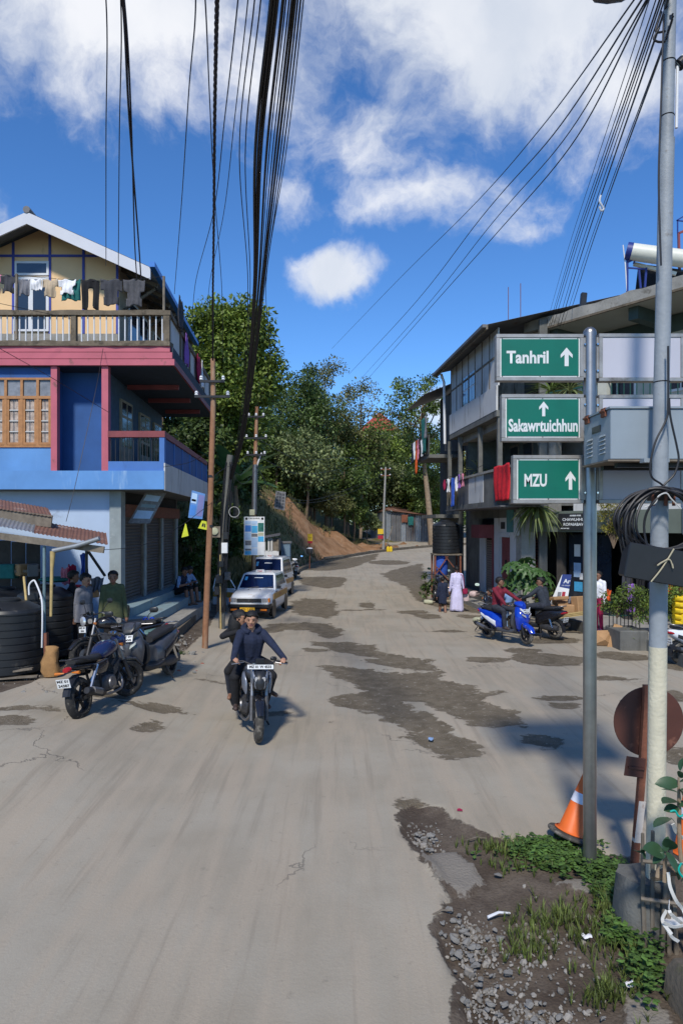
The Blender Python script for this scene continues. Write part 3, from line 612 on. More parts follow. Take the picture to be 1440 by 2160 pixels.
# kerb along the bank: each stone its own piece
kerb = bpy.data.objects.new('kerb', None); COL.objects.link(kerb); struct(kerb)
for i in range(8, len(KP) - 1):
 a = KP[i]; b = KP[i + 1]; za = gz(a.x, a.y); zb = gz(b.x, b.y); g = (b - a) * .015
 mb = MB(); mb.bar((a.x + g.x, a.y + g.y, za + .07 + random.uniform(-.02, .02)), (b.x - g.x, b.y - g.y, zb + .07 + random.uniform(-.02, .02)), .26, .26); mb.build('kerb_stone', 'mossy_concrete', kerb)
# ---------------------------------------------------------------- direction sign post
def arrow(o, h, w, T, parent):
 mb = MB(); s = w * .17; pl = [(-s, -h/2), (s, -h/2), (s, h*.12), (w/2, -h*.06), (w/2, h*.12), (0, h/2), (-w/2, h*.12), (-w/2, -h*.06), (-s, h*.12)]
 mb.add([T @ Vector((o[0] + x, o[1] + y, 0)) for x, y in pl], [(0, 1, 2, 8), (2, 3, 4, 5), (2, 5, 8), (8, 5, 6, 7)]); return mb.build('arrow', 'sign_white', parent)
def sign_post():
 D = 6.05; s = F / D; base = P(1243, 1825, D); base.z = gz(base.x, D) - .12
 t = thing('direction_sign_post', 'polished steel post carrying three green direction boards and three blank ones', 'sign', base)
 rel = lambda v: Vector(v) - base
 mb = MB(); top = P(1241, 690, D).z; r = .058
 prof = [(r, 0), (r, top - base.z - r)] + [(r * math.cos(a), top - base.z - r + r * math.sin(a)) for a in (.3, .6, .9, 1.2, 1.5)]
 mb.lathe(prof, 28); mb.build('post', 'steel', t, True)
 def board(x0, y0, x1, y1, words=None, fs=.14, wpos=None, ww=None, apos=None):
  a = rel(P(x0, y1, D)); c = rel(P(x1, y0, D)); dep = .085; fw = .033
  w = a.x; e = c.x; lo = a.z; hi = c.z; y0_ = -dep / 2
  fr = MB()
  for lo_, hi_ in (((w, y0_, lo), (e, -y0_, lo + fw)), ((w, y0_, hi - fw), (e, -y0_, hi)), ((w, y0_, lo + fw), (w + fw, -y0_, hi - fw)), ((e - fw, y0_, lo + fw), (e, -y0_, hi - fw))): fr.box(lo_, hi_)
  b = fr.build('sign_board', 'frame_steel', t, bevel=.003)
  green = words is not None
  MB().box((w + fw + .001, y0_ + .008, lo + fw + .001), (e - fw - .001, .02, hi - fw - .001)).build('border' if green else 'panel', 'sign_white' if green else 'blank_white', b)
  if green:
   m_ = .012; MB().box((w + fw + m_, y0_ + .004, lo + fw + m_), (e - fw - m_, y0_ + .0075, hi - fw - m_)).build('panel', 'sign_green', b)
   T = face_T((0, y0_ + .0025, 0), (1, 0, 0), (0, 0, 1)); q = rel(P(*wpos, D)); TT = face_T((q.x, y0_ + .0025, q.z), (1, 0, 0), (0, 0, 1))
   text(words, fs, 'sign_white', parent=b, T=TT, bold=.0045, width=ww / s)
   q = rel(P(apos[0], apos[1], D)); arrow((0, 0), apos[2] / s, apos[3] / s, face_T((q.x, y0_ + .0025, q.z), (1, 0, 0), (0, 0, 1)), b)
  near = e if abs(e) < abs(w) else w; sg = 1 if near == e else -1
  br = MB(); br.box((min(near, near + sg * .022), -.03, lo + .03), (max(near, near + sg * .022), .03, hi - .03)); br.build('bracket', 'frame_steel', b)
  for k in (.22, .78):
   bo = MB(); z = lo + (hi - lo) * k; bo.tube([(near + sg * .011, -.031, z), (near + sg * .011, -.043, z)], .009, 8); bo.build('bolt', 'chrome', b, True)
  if green:
   rv = MB()
   for u in (.02, .5, .98):
    for z in (lo + fw + .006, hi - fw - .006): rv.tube([(w + fw + .006 + (e - w - 2 * fw - .012) * u, y0_ + .0078, z), (w + fw + .006 + (e - w - 2 * fw - .012) * u, y0_ + .001, z)], .004, 6)
   struct(rv.build('rivets', 'dark_metal', b), 'stuff')
 board(1044, 707, 1227, 805, 'Tanhril', .15, (1110, 757), 88, (1191, 755, 39, 25))
 board(1055, 833, 1227, 932, 'Sakawrtuichhun', .15, (1142, 900), 145, (1143, 864, 31, 19))
 board(1079, 961, 1227, 1062, 'MZU', .15, (1126, 1015), 47, (1199, 1014, 39, 21))
 board(1259, 706, 1438, 806); board(1259, 834, 1438, 933); board(1259, 961, 1438, 1062)
sign_post()
# ---------------------------------------------------------------- grey lamp pole with its cabinet, cables and boxes
PD = 5.08
def grey_pole():
 base = P(1381, 1850, PD); t = thing('utility_pole', 'tall grey steel pole with cream painted foot in the near verge', 'pole', base)
 ctr = lambda y: P(float(np.interp(y, [-300, 10, 500, 900, 1840], [1420, 1412, 1401, 1392, 1381])), y, PD) - base
 def seg(y0, y1, r0, r1, nm, m):
  mb = MB(); k = 8; pts = [ctr(y0 + (y1 - y0) * i / k) for i in range(k + 1)]; mb.tube(pts, [r0 + (r1 - r0) * i / k for i in range(k + 1)], 24); return mb.build(nm, m, t, True)
 px = PD / F
 seg(1856, 1364, 19 * px, 18.2 * px, 'painted_foot', 'pole_cream'); lo = seg(1366, 1046, 18 * px, 17.3 * px, 'lower_shaft', 'pole_grey')
 seg(1048, 294, 16 * px, 15 * px, 'middle_shaft', 'pole_grey'); seg(296, -420, 12.8 * px, 11.6 * px, 'upper_shaft', 'pole_grey')
 mb = MB(); c = ctr(1042); mb.lathe([(.105, -.012), (.105, .012)], 20, Matrix.Translation(c)); mb.lathe([(.092, -.05), (.105, -.0121)], 8, Matrix.Translation(c)); mb.build('flange', 'dark_metal', t)
 for dx, dy in ((-.075, -.06), (.075, -.06), (0, -.095)):
  b = MB(); b.tube([c + Vector((dx, dy, -.09)), c + Vector((dx, dy, .03))], .012, 6); b.build('bolt', 'rust', t)
 for y in (130, 245, 806):
  b = MB(); q = ctr(y); rr = (12.9 if y < 290 else 15.9) * px; b.tube([q + Vector((rr * math.cos(a), rr * math.sin(a), 0)) for a in np.linspace(0, 6.2832, 21)], .004, 5, cap=False); b.build('wire_tie', 'black_cable', t)
 b = MB(); b.tube([ctr(140) + Vector((.066, 0, 0)), ctr(270) + Vector((.068, 0, 0))], .011, 8); b.build('conduit', 'pvc_white', t, True)
 # small camera clamped near the top
 q = ctr(128) + Vector((.05, 0, 0)); b = MB(); b.tube([q + Vector((.03, 0, -.03)), q + Vector((.19, 0, .13))], .04, 14); cm = b.build('security_camera', 'pvc_white', t, True)
 b = MB(); b.tube([q + Vector((.024, 0, -.036)), q + Vector((.06, 0, 0))], .0425, 14); b.build('lens_hood', 'black_plastic', cm, True)
 b = MB(); b.tube([q, q + Vector((.03, 0, -.045)), q + Vector((.06, 0, -.02))], .012, 8); b.build('camera_arm', 'alloy', cm, True)
 # lamp arm above the frame edge
 b = MB(); b.tube([ctr(-60), ctr(-60) + Vector((-.2, .0, .05)), P(1290, -12, PD) - base], .025, 10); b.build('lamp_arm', 'pole_grey', t, True)
 b = MB(); q = P(1288, -2, PD) - base; b.loft([ring(q.x + x, q.y, q.z + .02 + z, w, h, 12, 2.3) for x, z, w, h in ((-.15, .012, .02, .006), (-.1, .01, .07, .018), (0, .012, .085, .028), (.1, .02, .075, .03), (.16, .03, .03, .02))]); b.build('lamp_head', 'paint_grey', t, True)
 # cables running down the side of the shaft
 pts = [P(x, y, PD - .1) - base for x, y in ((1399, 30), (1396, 120), (1393, 220), (1390, 300), (1388, 380), (1390, 470), (1393, 560))]
 b = MB(); b.tube(spline(pts, 6), .007, 6); b.build('cable', 'black_cable', t, True)
 for pts in ([(1394, 25), (1384, 55), (1384, 68), (1402, 66)], [(1389, 60), (1378, 80), (1386, 88), (1402, 88)]):
  b = MB(); b.tube(spline([P(x, y, PD - .09) - base for x, y in pts], 8), .008, 6); b.build('cable', 'black_cable', t, True)
 pts = [(1408, 730), (1408, 850), (1404, 885), (1382, 930), (1371, 975), (1373, 1005), (1392, 1020), (1402, 1028)]
 b = MB(); b.tube(spline([P(x, y, PD - .13) - base for x, y in pts], 8), .0075, 6); b.build('cable', 'black_cable', t, True)
 pts = [(1410, 840), (1413, 880), (1426, 940), (1430, 970), (1421, 1000), (1402, 1020), (1393, 1032)]
 b = MB(); b.tube(spline([P(x, y, PD - .13) - base for x, y in pts], 8), .0075, 6); b.build('cable', 'black_cable', t, True)
 for s_, e_ in (((1440, 268), (1460, 290)),):
  pass
 return ctr, base
PCTR, PBASE = grey_pole()
def footing():
 c = P(1362, 1846, PD); t = thing('concrete_footing', 'rough concrete block in which the grey pole stands', 'footing', (c.x, PD, gz(c.x, PD) - .2))
 z1 = c.z - t.location.z; rnd = random.Random(4); mb = MB(); rings_ = []
 for z, k in ((0, 1.12), (z1 * .5, 1.04), (z1 * .9, .98), (z1 - .01, .9)):
  rings_.append([Vector((.19 * k * math.copysign(abs(math.cos(a)) ** .7, math.cos(a)) + rnd.uniform(-.018, .018), .2 * k * math.copysign(abs(math.sin(a)) ** .7, math.sin(a)) + rnd.uniform(-.018, .018) + .03, z + rnd.uniform(-.015, .015))) for a in np.linspace(0, 6.283, 18)[:-1]])
 mb.loft(rings_); mb.build('block', 'dark_concrete', t, True)
 mb = MB(); mb.box((.02, -.27, z1 * .62), (.36, -.21, z1 * .68)); mb.build('slat', 'pvc_white', t)
footing()
def cabinet():
 N_ = 5.24; Fd = 5.82; X = (1287 - CX) * N_ / F; zt = CH - (862 - HY) * N_ / F; zb = CH - (969 - HY) * N_ / F; x1 = X + .95
 t = thing('metal_cabinet', 'grey sheet metal equipment cabinet mounted behind the grey pole', 'cabinet', (X, N_, zb))
 h = zt - zb; d = Fd - N_
 mb = MB(); mb.box((0, 0, 0), (x1 - X, d, h)); mb.build('body', 'cabinet_grey', t, bevel=.006)
 mb = MB(); mb.box((-.012, -.012, h + .001), (x1 - X + .01, d + .012, h + .016)); mb.build('lid', 'cabinet_grey', t)
 for y in (.12, .48):
  mb = MB(); mb.box((-.016, y - .045, h - .045), (-.0005, y + .045, h + .022)); mb.tube([(-.016, y - .045, h), (-.016, y + .045, h)], .012, 8); mb.build('hinge', 'rust', t)
 mb = MB(); mb.box((-.006, .2, h * .62), (-.0008, .38, h * .76)); hd = mb.build('handle_recess', 'black_plastic', t, bevel=.002)
 for c in (.16, .43):
  for k in range(5):
   mb = MB(); z = h * (.16 + .085 * k); mb.prism([(0, 0), (-.014, -.004), (-.001, .014)], (-.0005, c - .055, z), (1, 0, 0), (0, 0, 1), (0, 1, 0), .11); mb.build('louvre', 'cabinet_grey', t)
 mb = MB(); mb.box((-.02, .0, -.014), (x1 - X, d, -.001)); mb.build('base_tray', 'wood_grey', t)
 mb = MB(); mb.box((.1, .12, -.05), (x1 - X, .18, -.015)); mb.box((.1, .4, -.05), (x1 - X, .46, -.015)); mb.build('support_rail', 'dark_metal', t)
 cx = (1392 - CX) * PD / F - X; mb = MB(); mb.box((cx - .09, -.09, -.03), (cx + .1, -.012, .0)); mb.build('mounting_bracket', 'cabinet_grey', t)
cabinet()
def coil():
 c = P(1393, 1103, PD - .17); t = thing('cable_coil', 'loose coil of black cable tied to the grey pole', 'cable coil', c)
 rnd = random.Random(3)
 for k in range(17):
  rx = .30 * rnd.uniform(.62, 1.08); rz = .245 * rnd.uniform(.82, 1.2); oz = .2 - rz * .86 + rnd.uniform(-.01, .01); ox = rnd.uniform(-.03, .05); oy = rnd.uniform(-.05, .03); ph = rnd.uniform(0, 6)
  pts = [Vector((ox + rx * math.cos(a) * (1 + .04 * math.sin(2 * a + ph)), oy + .02 * math.sin(a * 3 + ph), oz + rz * math.sin(a) + .012 * math.sin(3 * a + ph))) for a in np.linspace(0, 6.2832, 41)]
  mb = MB(); mb.tube(pts, rnd.choice((.007, .0085, .0095)), 6, cap=False); mb.build('cable_loop', 'black_cable', t, True)
 mb = MB(); mb.tube(spline([(-.13, -.03, .11), (-.07, -.06, .14), (-.05, -.07, .19), (0, -.08, .21), (.04, -.07, .17), (.12, -.05, .1)], 5), .005, 5); mb.build('tie', 'white_strap', t)
 mb = MB(); mb.tube(spline([P(1312, 1170, PD - .15) - c, P(1303, 1120, PD - .15) - c, P(1318, 1165, PD - .15) - c, P(1335, 1182, PD - .15) - c], 8), .007, 6); mb.build('cable_tail', 'black_cable', t, True)
coil()
def black_box():
 c = P(1372, 1191, PD - .2); t = thing('junction_box', 'tilted black plastic junction box tied on the grey pole', 'box', c); t.rotation_euler = (0, R(10), 0)
 mb = MB(); mb.box((-.20, -.06, -.115), (.225, .06, .125)); mb.build('case', 'black_plastic', t, bevel=.012)
 mb = MB(); mb.box((-.205, -.078, -.12), (.23, -.0605, .13)); mb.build('lid', 'black_plastic', t, bevel=.006)
 mb = MB(); mb.tube(spline([(.10, -.085, .135), (.07, -.088, .06), (.03, -.09, -.03), (-.02, -.09, -.12)], 6), .006, 5); mb.tube(spline([(.07, -.09, .06), (.0, -.1, .0), (.03, -.1, .03), (.08, -.095, .055), (.11, -.1, .0), (.1, -.1, .03)], 6), .005, 5); mb.build('string', 'string', t, True)
black_box()
def round_sign():
 D = 5.95; b = P(1337, 1832, D); b.z = gz(b.x, D) - .15; t = thing('round_traffic_sign', 'rusty back of a round traffic sign on a thin bent post', 'sign', b)
 rel = lambda x, y, dd=0: P(x, y, D + dd) - b
 mb = MB(); p = [Vector((0, 0, 0)), rel(1337, 1820), rel(1347, 1700), rel(1354, 1610), rel(1361, 1500), rel(1363, 1445)]
 for a, c in zip(p, p[1:]): mb.bar(a, c, .055, .05, up=(0, 1, 0))
 mb.build('post', 'rust', t)
 mb = MB(); mb.bar(rel(1341, 1775, -.001), rel(1351, 1688, -.001), .058, .053, up=(0, 1, 0)); mb.build('paint_band', mat('flaky_white', (.5, .45, .4), rough=.9, var=.2, dirt=(.2, .08, .05), dirt_amt=.3, dirt_scale=18), t)
 c = rel(1367, 1522, .05); mb = MB(); mb.lathe([(.305, -.006), (.309, 0), (.305, .006)], 48, Matrix.Translation(c) @ Matrix.Rotation(R(90), 4, 'X')); mb.build('disc', 'rust_sign', t)
 q = rel(1338, 1618, -.03); mb = MB(); mb.cbox(q, (.085, .006, .085), 0, Matrix.Rotation(R(8), 3, 'Y')); pl = mb.build('small_plate', 'rust_sign', t, bevel=.004)
 mb = MB(); mb.cbox(q + Vector((.01, -.014, -.004)), (.07, .008, .009), 0, Matrix.Rotation(R(8), 3, 'Y')); mb.build('stiffener', 'rust_sign', pl)
round_sign()
def cone(loc, tilt, label, name='traffic_cone', sz=1.0):
 t = thing(name, label, 'cone', loc, scale=sz); t.rotation_mode = 'XYZ'; t.rotation_euler = tilt
 mb = MB(); mb.lathe([(.145, .035), (.14, .05), (.118, .07), (.030, .70), (.022, .72), (.012, .72), (.012, .60)], 28); mb.build('body', 'orange_cone', t, True)
 mb = MB(); mb.lathe([(.0802, .345), (.081, .346), (.0665, .445), (.0657, .446)], 28, cap=False); mb.build('reflective_collar', 'cone_collar', t, True)
 mb = MB(); mb.lathe([(.215, 0), (.22, .012), (.21, .03), (.15, .036), (.12, .04)], 28); mb.build('rubber_base', 'rubber_dusty', t, True)
 mb = MB(); mb.lathe([(.148, .036), (.158, .045), (.146, .058)], 28, cap=False); mb.build('rim', 'orange_cone', t, True)
 for ch, z in (('T', .60), ('R', .55), ('F', .50)):
  r_ = .118 + (.030 - .118) * (z - .07) / .63 + .003; a = R(-112); T = Matrix.Rotation(a + R(90), 4, 'Z') @ face_T((0, -r_, z), (1, 0, 0), (0, .14, 1)); text(ch, .055, 'sign_white', parent=t, T=T, bold=.001)
 return t
q = P(1196, 1768, 6.6); cone((q.x - .02, 6.5, gz(q.x, 6.5) + .045), (R(2), R(19), R(20)), sz=.93, label='orange traffic cone leaning against the steel sign post')
# ---------------------------------------------------------------- near corner: low wall, stake fence, shrub
def low_wall():
 t = thing('low_wall', 'mossy concrete block wall ending at the stake fence', 'wall', (P(1440, 2100, 3.9).x, 3.6, gz(2, 3.6) - .2))
 o = t.location; rnd = random.Random(9); mb = MB()
 a = Vector((2.1, 4.42, 0)); c = Vector((2.2, 2.6, 0)); rr = []
 for k in range(9):
  p = a.lerp(c, k / 8); w = .0 + rnd.uniform(-.015, .015); z = .40 + rnd.uniform(-.02, .02) + .01 * k
  rr.append([Vector((p.x - .05 + w, p.y, -.1)) - Vector((o.x, o.y, 0)), Vector((p.x + w, p.y, z - .06)) - Vector((o.x, o.y, 0)), Vector((p.x + .05 + w, p.y, z)) - Vector((o.x, o.y, 0)), Vector((p.x + .5, p.y, z)) - Vector((o.x, o.y, 0)), Vector((p.x + .5, p.y, -.1)) - Vector((o.x, o.y, 0))])
 mb.loft(rr); mb.build('wall_block', mat('mossy_wall', (.10, .085, .065), rough=.95, var=.3, scale=5, dirt=(.07, .075, .03), dirt_amt=.35, dirt_scale=3, bump=.6, bscale=20), t, 50)
low_wall()
def stake_fence():
 t = thing('stake_fence', 'ragged fence of wooden stakes tied with white straps', 'fence', (2.45, 4.85, 0)); o = t.location; rnd = random.Random(12)
 for k in range(13):
  x = 2.18 + k * .052 + rnd.uniform(-.012, .012); y = 4.9 - k * .02 + rnd.uniform(-.04, .04); h = rnd.uniform(.72, .98); b = Vector((x, y, -.1)) - o; l = rnd.uniform(-.04, .04)
  mb = MB(); mb.tube([b, b + Vector((l * .5, 0, h * .5)), b + Vector((l, rnd.uniform(-.03, .03), h))], [.017, .016, rnd.uniform(.009, .015)], 6); mb.build('stake', 'wood_grey', t, True)
 for k in range(2):
  mb = MB(); mb.tube([Vector((2.12, 4.84 - .03 * k, .35 + .28 * k)) - o, Vector((2.9, 4.55, .38 + .3 * k)) - o], .014, 6); mb.build('rail', 'wood_grey', t, True)
 for pts in ([(1408, 1840), (1412, 1870), (1425, 1900), (1440, 1920), (1450, 1950)], [(1410, 1900), (1412, 1925), (1440, 1950), (1450, 1960)], [(1398, 1945), (1415, 1975), (1430, 1986)], [(1398, 1945), (1420, 1955), (1450, 1950)], [(1405, 1920), (1396, 1942), (1415, 1970)], [(1418, 1738), (1425, 1755), (1445, 1772)], [(1420, 1812), (1432, 1822), (1450, 1820)]):
  mb = MB(); q = spline([P(x, y, 4.55 + rnd.uniform(-.06, .06)) - o for x, y in pts], 5)
  for a, c in zip(q, q[1:]): mb.bar(a, c + (c - a) * .1, .022, .004, up=(0, 1, .2))
  mb.build('strap', 'white_strap', t)
 for pts in ([(1412, 1712), (1422, 1710), (1432, 1722), (1450, 1712)], [(1436, 1820), (1430, 1835), (1440, 1850), (1450, 1838)]):
  mb = MB(); mb.tube(spline([P(x, y, 4.5) - o for x, y in pts], 6), .007, 5); mb.build('rope', 'teal_rope', t, True)
 mb = MB(); mb.tube([P(1376, 1848, 4.7) - o, P(1392, 1846, 4.65) - o, P(1412, 1838, 4.6) - o, P(1470, 1836, 4.6) - o], [.03, .035, .03, .025], 8); mb.build('log', 'bark', t, True)
stake_fence()
def leaf_mesh(name, L_, W_, m, fold=.25, droop=.25, nseg=6, shape=None):
 mb = MB(); vs = []
 for i in range(nseg + 1):
  t_ = i / nseg; w = W_ * (math.sin(math.pi * t_ ** .75) if shape is None else shape(t_)); z = -droop * L_ * t_ * t_
  vs += [(t_ * L_, -w, z + fold * w), (t_ * L_, 0, z), (t_ * L_, w, z + fold * w)]
 mb.add(vs, [f for i in range(nseg) for f in ((i*3, i*3+3, i*3+4, i*3+1), (i*3+1, i*3+4, i*3+5, i*3+2))])
 o = mb.build(name, m, smooth=180); me = o.data; bpy.data.objects.remove(o); return me
def put(me, name, parent, loc, dirv, roll=0.0, sc=1.0):
 o = bpy.data.objects.new(name, me); COL.objects.link(o); o.parent = parent; d = Vector(dirv).normalized()
 o.rotation_mode = 'QUATERNION'; o.rotation_quaternion = d.to_track_quat('X', 'Z') @ Matrix.Rotation(roll, 3, 'X').to_quaternion(); o.location = loc; o.scale = (sc,) * 3; return o
OVAL = leaf_mesh('leaf', .15, .042, 'leaf_shrub', .2, .2, 7, lambda t: math.sin(math.pi * min(1, t * .93 + .07)) ** .7)
def near_shrub():
 t = thing('leafy_shrub', 'shrub with large oval leaves growing through the stake fence', 'shrub', (2.32, 4.6, 0)); o = t.location; rnd = random.Random(2)
 stems = [[(1440, 1860), (1432, 1780), (1431, 1700), (1430, 1640)], [(1400, 1860), (1402, 1800), (1408, 1770)], [(1440, 1850), (1450, 1760), (1455, 1660)], [(1385, 1850), (1388, 1810)]]
 for st in stems:
  mb = MB(); q = [P(x, y, 4.55) - o for x, y in st]; mb.tube(q, [.014] * (len(q) - 1) + [.006], 7); mb.build('stem', 'bark_pale', t, True)
 # leaves: tip pixel from base pixel
 for bx, by, tx, ty, s in ((1430, 1652, 1386, 1650, 1.1), (1428, 1672, 1396, 1660, 1), (1427, 1690, 1400, 1684, .95), (1429, 1704, 1404, 1706, .8), (1412, 1726, 1378, 1735, 1), (1412, 1724, 1426, 1736, .7), (1400, 1800, 1366, 1786, 1), (1398, 1800, 1376, 1818, .8), (1402, 1796, 1405, 1765, .9), (1402, 1790, 1424, 1770, .9), (1405, 1798, 1430, 1835, 1.2), (1432, 1640, 1440, 1625, .8), (1432, 1650, 1455, 1640, 1), (1434, 1665, 1456, 1668, 1), (1432, 1700, 1452, 1690, .9), (1430, 1725, 1455, 1735, .9), (1350, 1790, 1362, 1810, .7), (1352, 1800, 1342, 1786, .6), (1420, 1830, 1434, 1852, .8), (1440, 1600, 1430, 1622, .7), (1446, 1690, 1440, 1660, .8), (1440, 1760, 1452, 1745, .8)):
  a = P(bx, by, 4.53 + rnd.uniform(-.04, .04)) - o; c = P(tx, ty, 4.5 + rnd.uniform(-.1, .06)) - o; put(OVAL, 'leaf', t, a, c - a, rnd.uniform(-.9, .5), (c - a).length / .15 * 1.05)
near_shrub()
q = P(1452, 1740, 6.2); cone((q.x, 6.2, gz(q.x, 6.2) - .01), (0, 0, 0), 'orange traffic cone half hidden behind the leafy shrub')
# ---------------------------------------------------------------- verge: stones, gravel, weeds, litter
def rock_mesh(seed, flat=.6):
 rnd = random.Random(seed); bm = bmesh.new(); bmesh.ops.create_icosphere(bm, subdivisions=2, radius=1)
 cuts = [(Vector((rnd.uniform(-1, 1), rnd.uniform(-1, 1), rnd.uniform(-1, 1))).normalized(), rnd.uniform(.32, .66)) for _ in range(11)]
 for v in bm.verts:
  for n, k in cuts:
   e = v.co.dot(n) - k
   if e > 0: v.co -= n * e
  v.co *= 1 + .1 * mnoise.noise(v.co * 2 + Vector((seed, 0, 0))); v.co.z *= flat
 me = bpy.data.meshes.new('rock'); bm.to_mesh(me); bm.free(); return me
ROCKS = []
for k in range(9):
 me = rock_mesh(k, .45 + .05 * (k % 4)); me.materials.append(M('stone')); ROCKS.append(me)
ROCK_BRICK = rock_mesh(22, .5); ROCK_BRICK.materials.append(M('brick'))
def rock(px, py, wpx, label, group=None, me=None, z=0.0, name='stone', cat='stone'):
 x, d = gpt(px, py, z); r = wpx * d / F / 2; o = bpy.data.objects.new(name, me or random.choice(ROCKS)); COL.objects.link(o)
 o.location = (x, d, gz(x, d) - .02 + r * .18 + z * 0); o.scale = (r, r * random.uniform(.7, 1), r * random.uniform(.75, 1)); o.rotation_euler = (random.uniform(-.25, .25), random.uniform(-.25, .25), random.uniform(0, 6.3)); return tag(o, label, cat, group)
rnd = random.Random(31)
for px, py, w, lb in ((1050, 1842, 24, 'round pale stone alone on bare soil near the weeds'), (954, 1936, 24, 'rounded grey stone at the head of the gravel line'), (1052, 1975, 30, 'angular pale stone at the edge of the gravel heap'), (996, 1994, 28, 'grey wedge shaped stone in the gravel heap'), (1076, 2042, 18, 'small white stone on bare soil beyond the gravel'), (905, 1758, 26, 'flat broken concrete chunk at the far tip of the verge'), (1270, 2142, 20, 'pale flat stone by the low wall foot')):
 rock(px, py, w, lb)
for k in range(62):
 t = rnd.random(); cx, cy = ((955, 1950), (985, 1990), (1000, 2050), (1020, 2100), (1060, 2120), (1130, 2130))[min(5, int(t * 6))]
 rock(cx + rnd.gauss(0, 38), cy + rnd.gauss(0, 24), rnd.uniform(11, 30), 'grey stone among the rubble along the broken road edge', 'rubble stones on the near verge')
for k in range(14):
 rock(rnd.uniform(868, 925), rnd.uniform(1745, 1795), rnd.uniform(9, 20), 'small broken concrete lump at the tip of the verge', 'concrete lumps at the verge tip')
for k in range(22):
 rock(rnd.uniform(10, 240), 1440 + rnd.gauss(20, 12), rnd.uniform(10, 24), 'dusty stone on the verge behind the parked motorcycles', 'stones behind the motorcycles', z=.2)
for k in range(16):
 rock(rnd.uniform(368, 432), rnd.uniform(1348, 1412), rnd.uniform(9, 22), 'rubble piece at the foot of the brown pole', 'rubble round the brown pole', ROCK_BRICK if k % 4 == 0 else None, z=.2)
rock(402, 1378, 30, 'white rubble lump beside the brown pole', z=.2, me=None)
def gravel(name, areas, n, smin, smax, label):
 mb = MB(); r_ = random.Random(5); base = [rock_mesh(40 + k) for k in range(4)]; small = []
 for me in base:
  bm = bmesh.new(); bmesh.ops.create_icosphere(bm, subdivisions=1, radius=1)
  for v in bm.verts: v.co *= r_.uniform(.75, 1.15)
  small.append(([v.co.copy() for v in bm.verts], [tuple(v.index for v in f.verts) for f in bm.faces])); bm.free(); bpy.data.meshes.remove(me)
 for k in range(n):
  cx, cy, sx, sy = r_.choice(areas); x, d = gpt(cx + r_.gauss(0, sx), max(1250, cy + r_.gauss(0, sy))); s = r_.uniform(smin, smax) * (.6 + r_.random() ** 3); vs, fs = r_.choice(small); E = Matrix.Rotation(r_.uniform(0, 6), 3, (r_.uniform(-1, 1), r_.uniform(-1, 1), 1)); z = gz(x, d) - .045 + s * .1
  mb.add([E @ Vector((v.x * s, v.y * s * .8, v.z * s * .6)) + Vector((x, d, z)) for v in vs], fs)
 return tag(mb.build(name, mat('gravel_grey', (.21, .195, .172), rough=.95, var=.15, scale=5, island=.35)), label, 'gravel', kind='stuff')
gravel('gravel', [(985, 1960, 28, 20), (1000, 2020, 30, 30), (1030, 2110, 45, 30), (1130, 2130, 60, 20), (890, 1770, 22, 18), (1080, 1990, 70, 40), (1180, 2000, 80, 60)], 1100, .008, .024, 'loose grey gravel spread along the broken road edge')
gravel('road_grit', [(760, 1390, 60, 14), (850, 1440, 90, 18), (800, 1480, 60, 22), (930, 1530, 60, 22), (1020, 1500, 60, 14), (330, 1510, 45, 8), (320, 1540, 30, 10), (100, 1470, 70, 16), (1150, 1570, 50, 10)], 900, .006, .02, 'fine stone grit lying in the worn road patches')
gravel('bank_rubble', [(120, 1460, 70, 14), (400, 1385, 26, 16), (60, 1440, 40, 10)], 380, .012, .04, 'small rubble strewn along the building side verge')
gravel('road_debris', [(400, 1750, 260, 160), (700, 1900, 250, 150), (900, 1620, 200, 60), (600, 1600, 300, 60)], 130, .004, .011, 'tiny dark bits of debris scattered on the near road')
def on_soil(px, py): x, d = gpt(px, py); return (x, d, gz(x, d) - .035)
def grow(areas, n, r_):
 out = []
 for k in range(n):
  cx, cy, sx, sy = r_.choice(areas); out.append(on_soil(cx + r_.gauss(0, sx), max(1400, cy + r_.gauss(0, sy))))
 return out
r_ = random.Random(8)
tag(blades('verge_grass', grow([(1100, 1820, 50, 14), (1060, 1785, 40, 8), (1250, 1950, 45, 30), (1190, 1930, 50, 24), (1300, 1990, 50, 40), (1270, 2095, 22, 14), (1290, 1900, 30, 20), (1130, 1950, 40, 22), (1340, 2040, 30, 40), (1340, 1950, 30, 30), (1100, 2000, 30, 16)], 620, r_), .03, .11, .0045, 'grass_blade', .9, 7), 'thin green grass tufts sprouting on the near verge', 'grass', kind='stuff')
def weeds(name, areas, n, smin, smax, hmax, label):
 r_ = random.Random(6); V = []; Fs = []
 for k in range(n):
  x, y, z = grow([r_.choice(areas)], 1, r_)[0]; h = r_.uniform(.02, hmax)
  for j in range(r_.randint(4, 7)):
   a = r_.uniform(0, 6.28); s = r_.uniform(smin, smax); el = r_.uniform(-.1, .6); d = Vector((math.cos(a) * math.cos(el), math.sin(a) * math.cos(el), math.sin(el))); sd = Vector((-math.sin(a), math.cos(a), 0)); up = d.cross(sd) * -1
   p = Vector((x, y, z + h * r_.uniform(.5, 1))) + d * s * .3; o = len(V)
   V += [p, p + d * s * .45 + sd * s * .36 + up * s * .1, p + d * s * .5, p + d * s * .45 - sd * s * .36 + up * s * .1, p + d * s * 1.0 - Vector((0, 0, s * .15))]; Fs += [(o, o+1, o+2), (o, o+2, o+3), (o+1, o+4, o+2), (o+2, o+4, o+3)]
 me = bpy.data.meshes.new(name); me.from_pydata(V, [], Fs); me.materials.append(M('weed_leaf')); o = bpy.data.objects.new(name, me); COL.objects.link(o); return tag(o, label, 'weeds', kind='stuff')
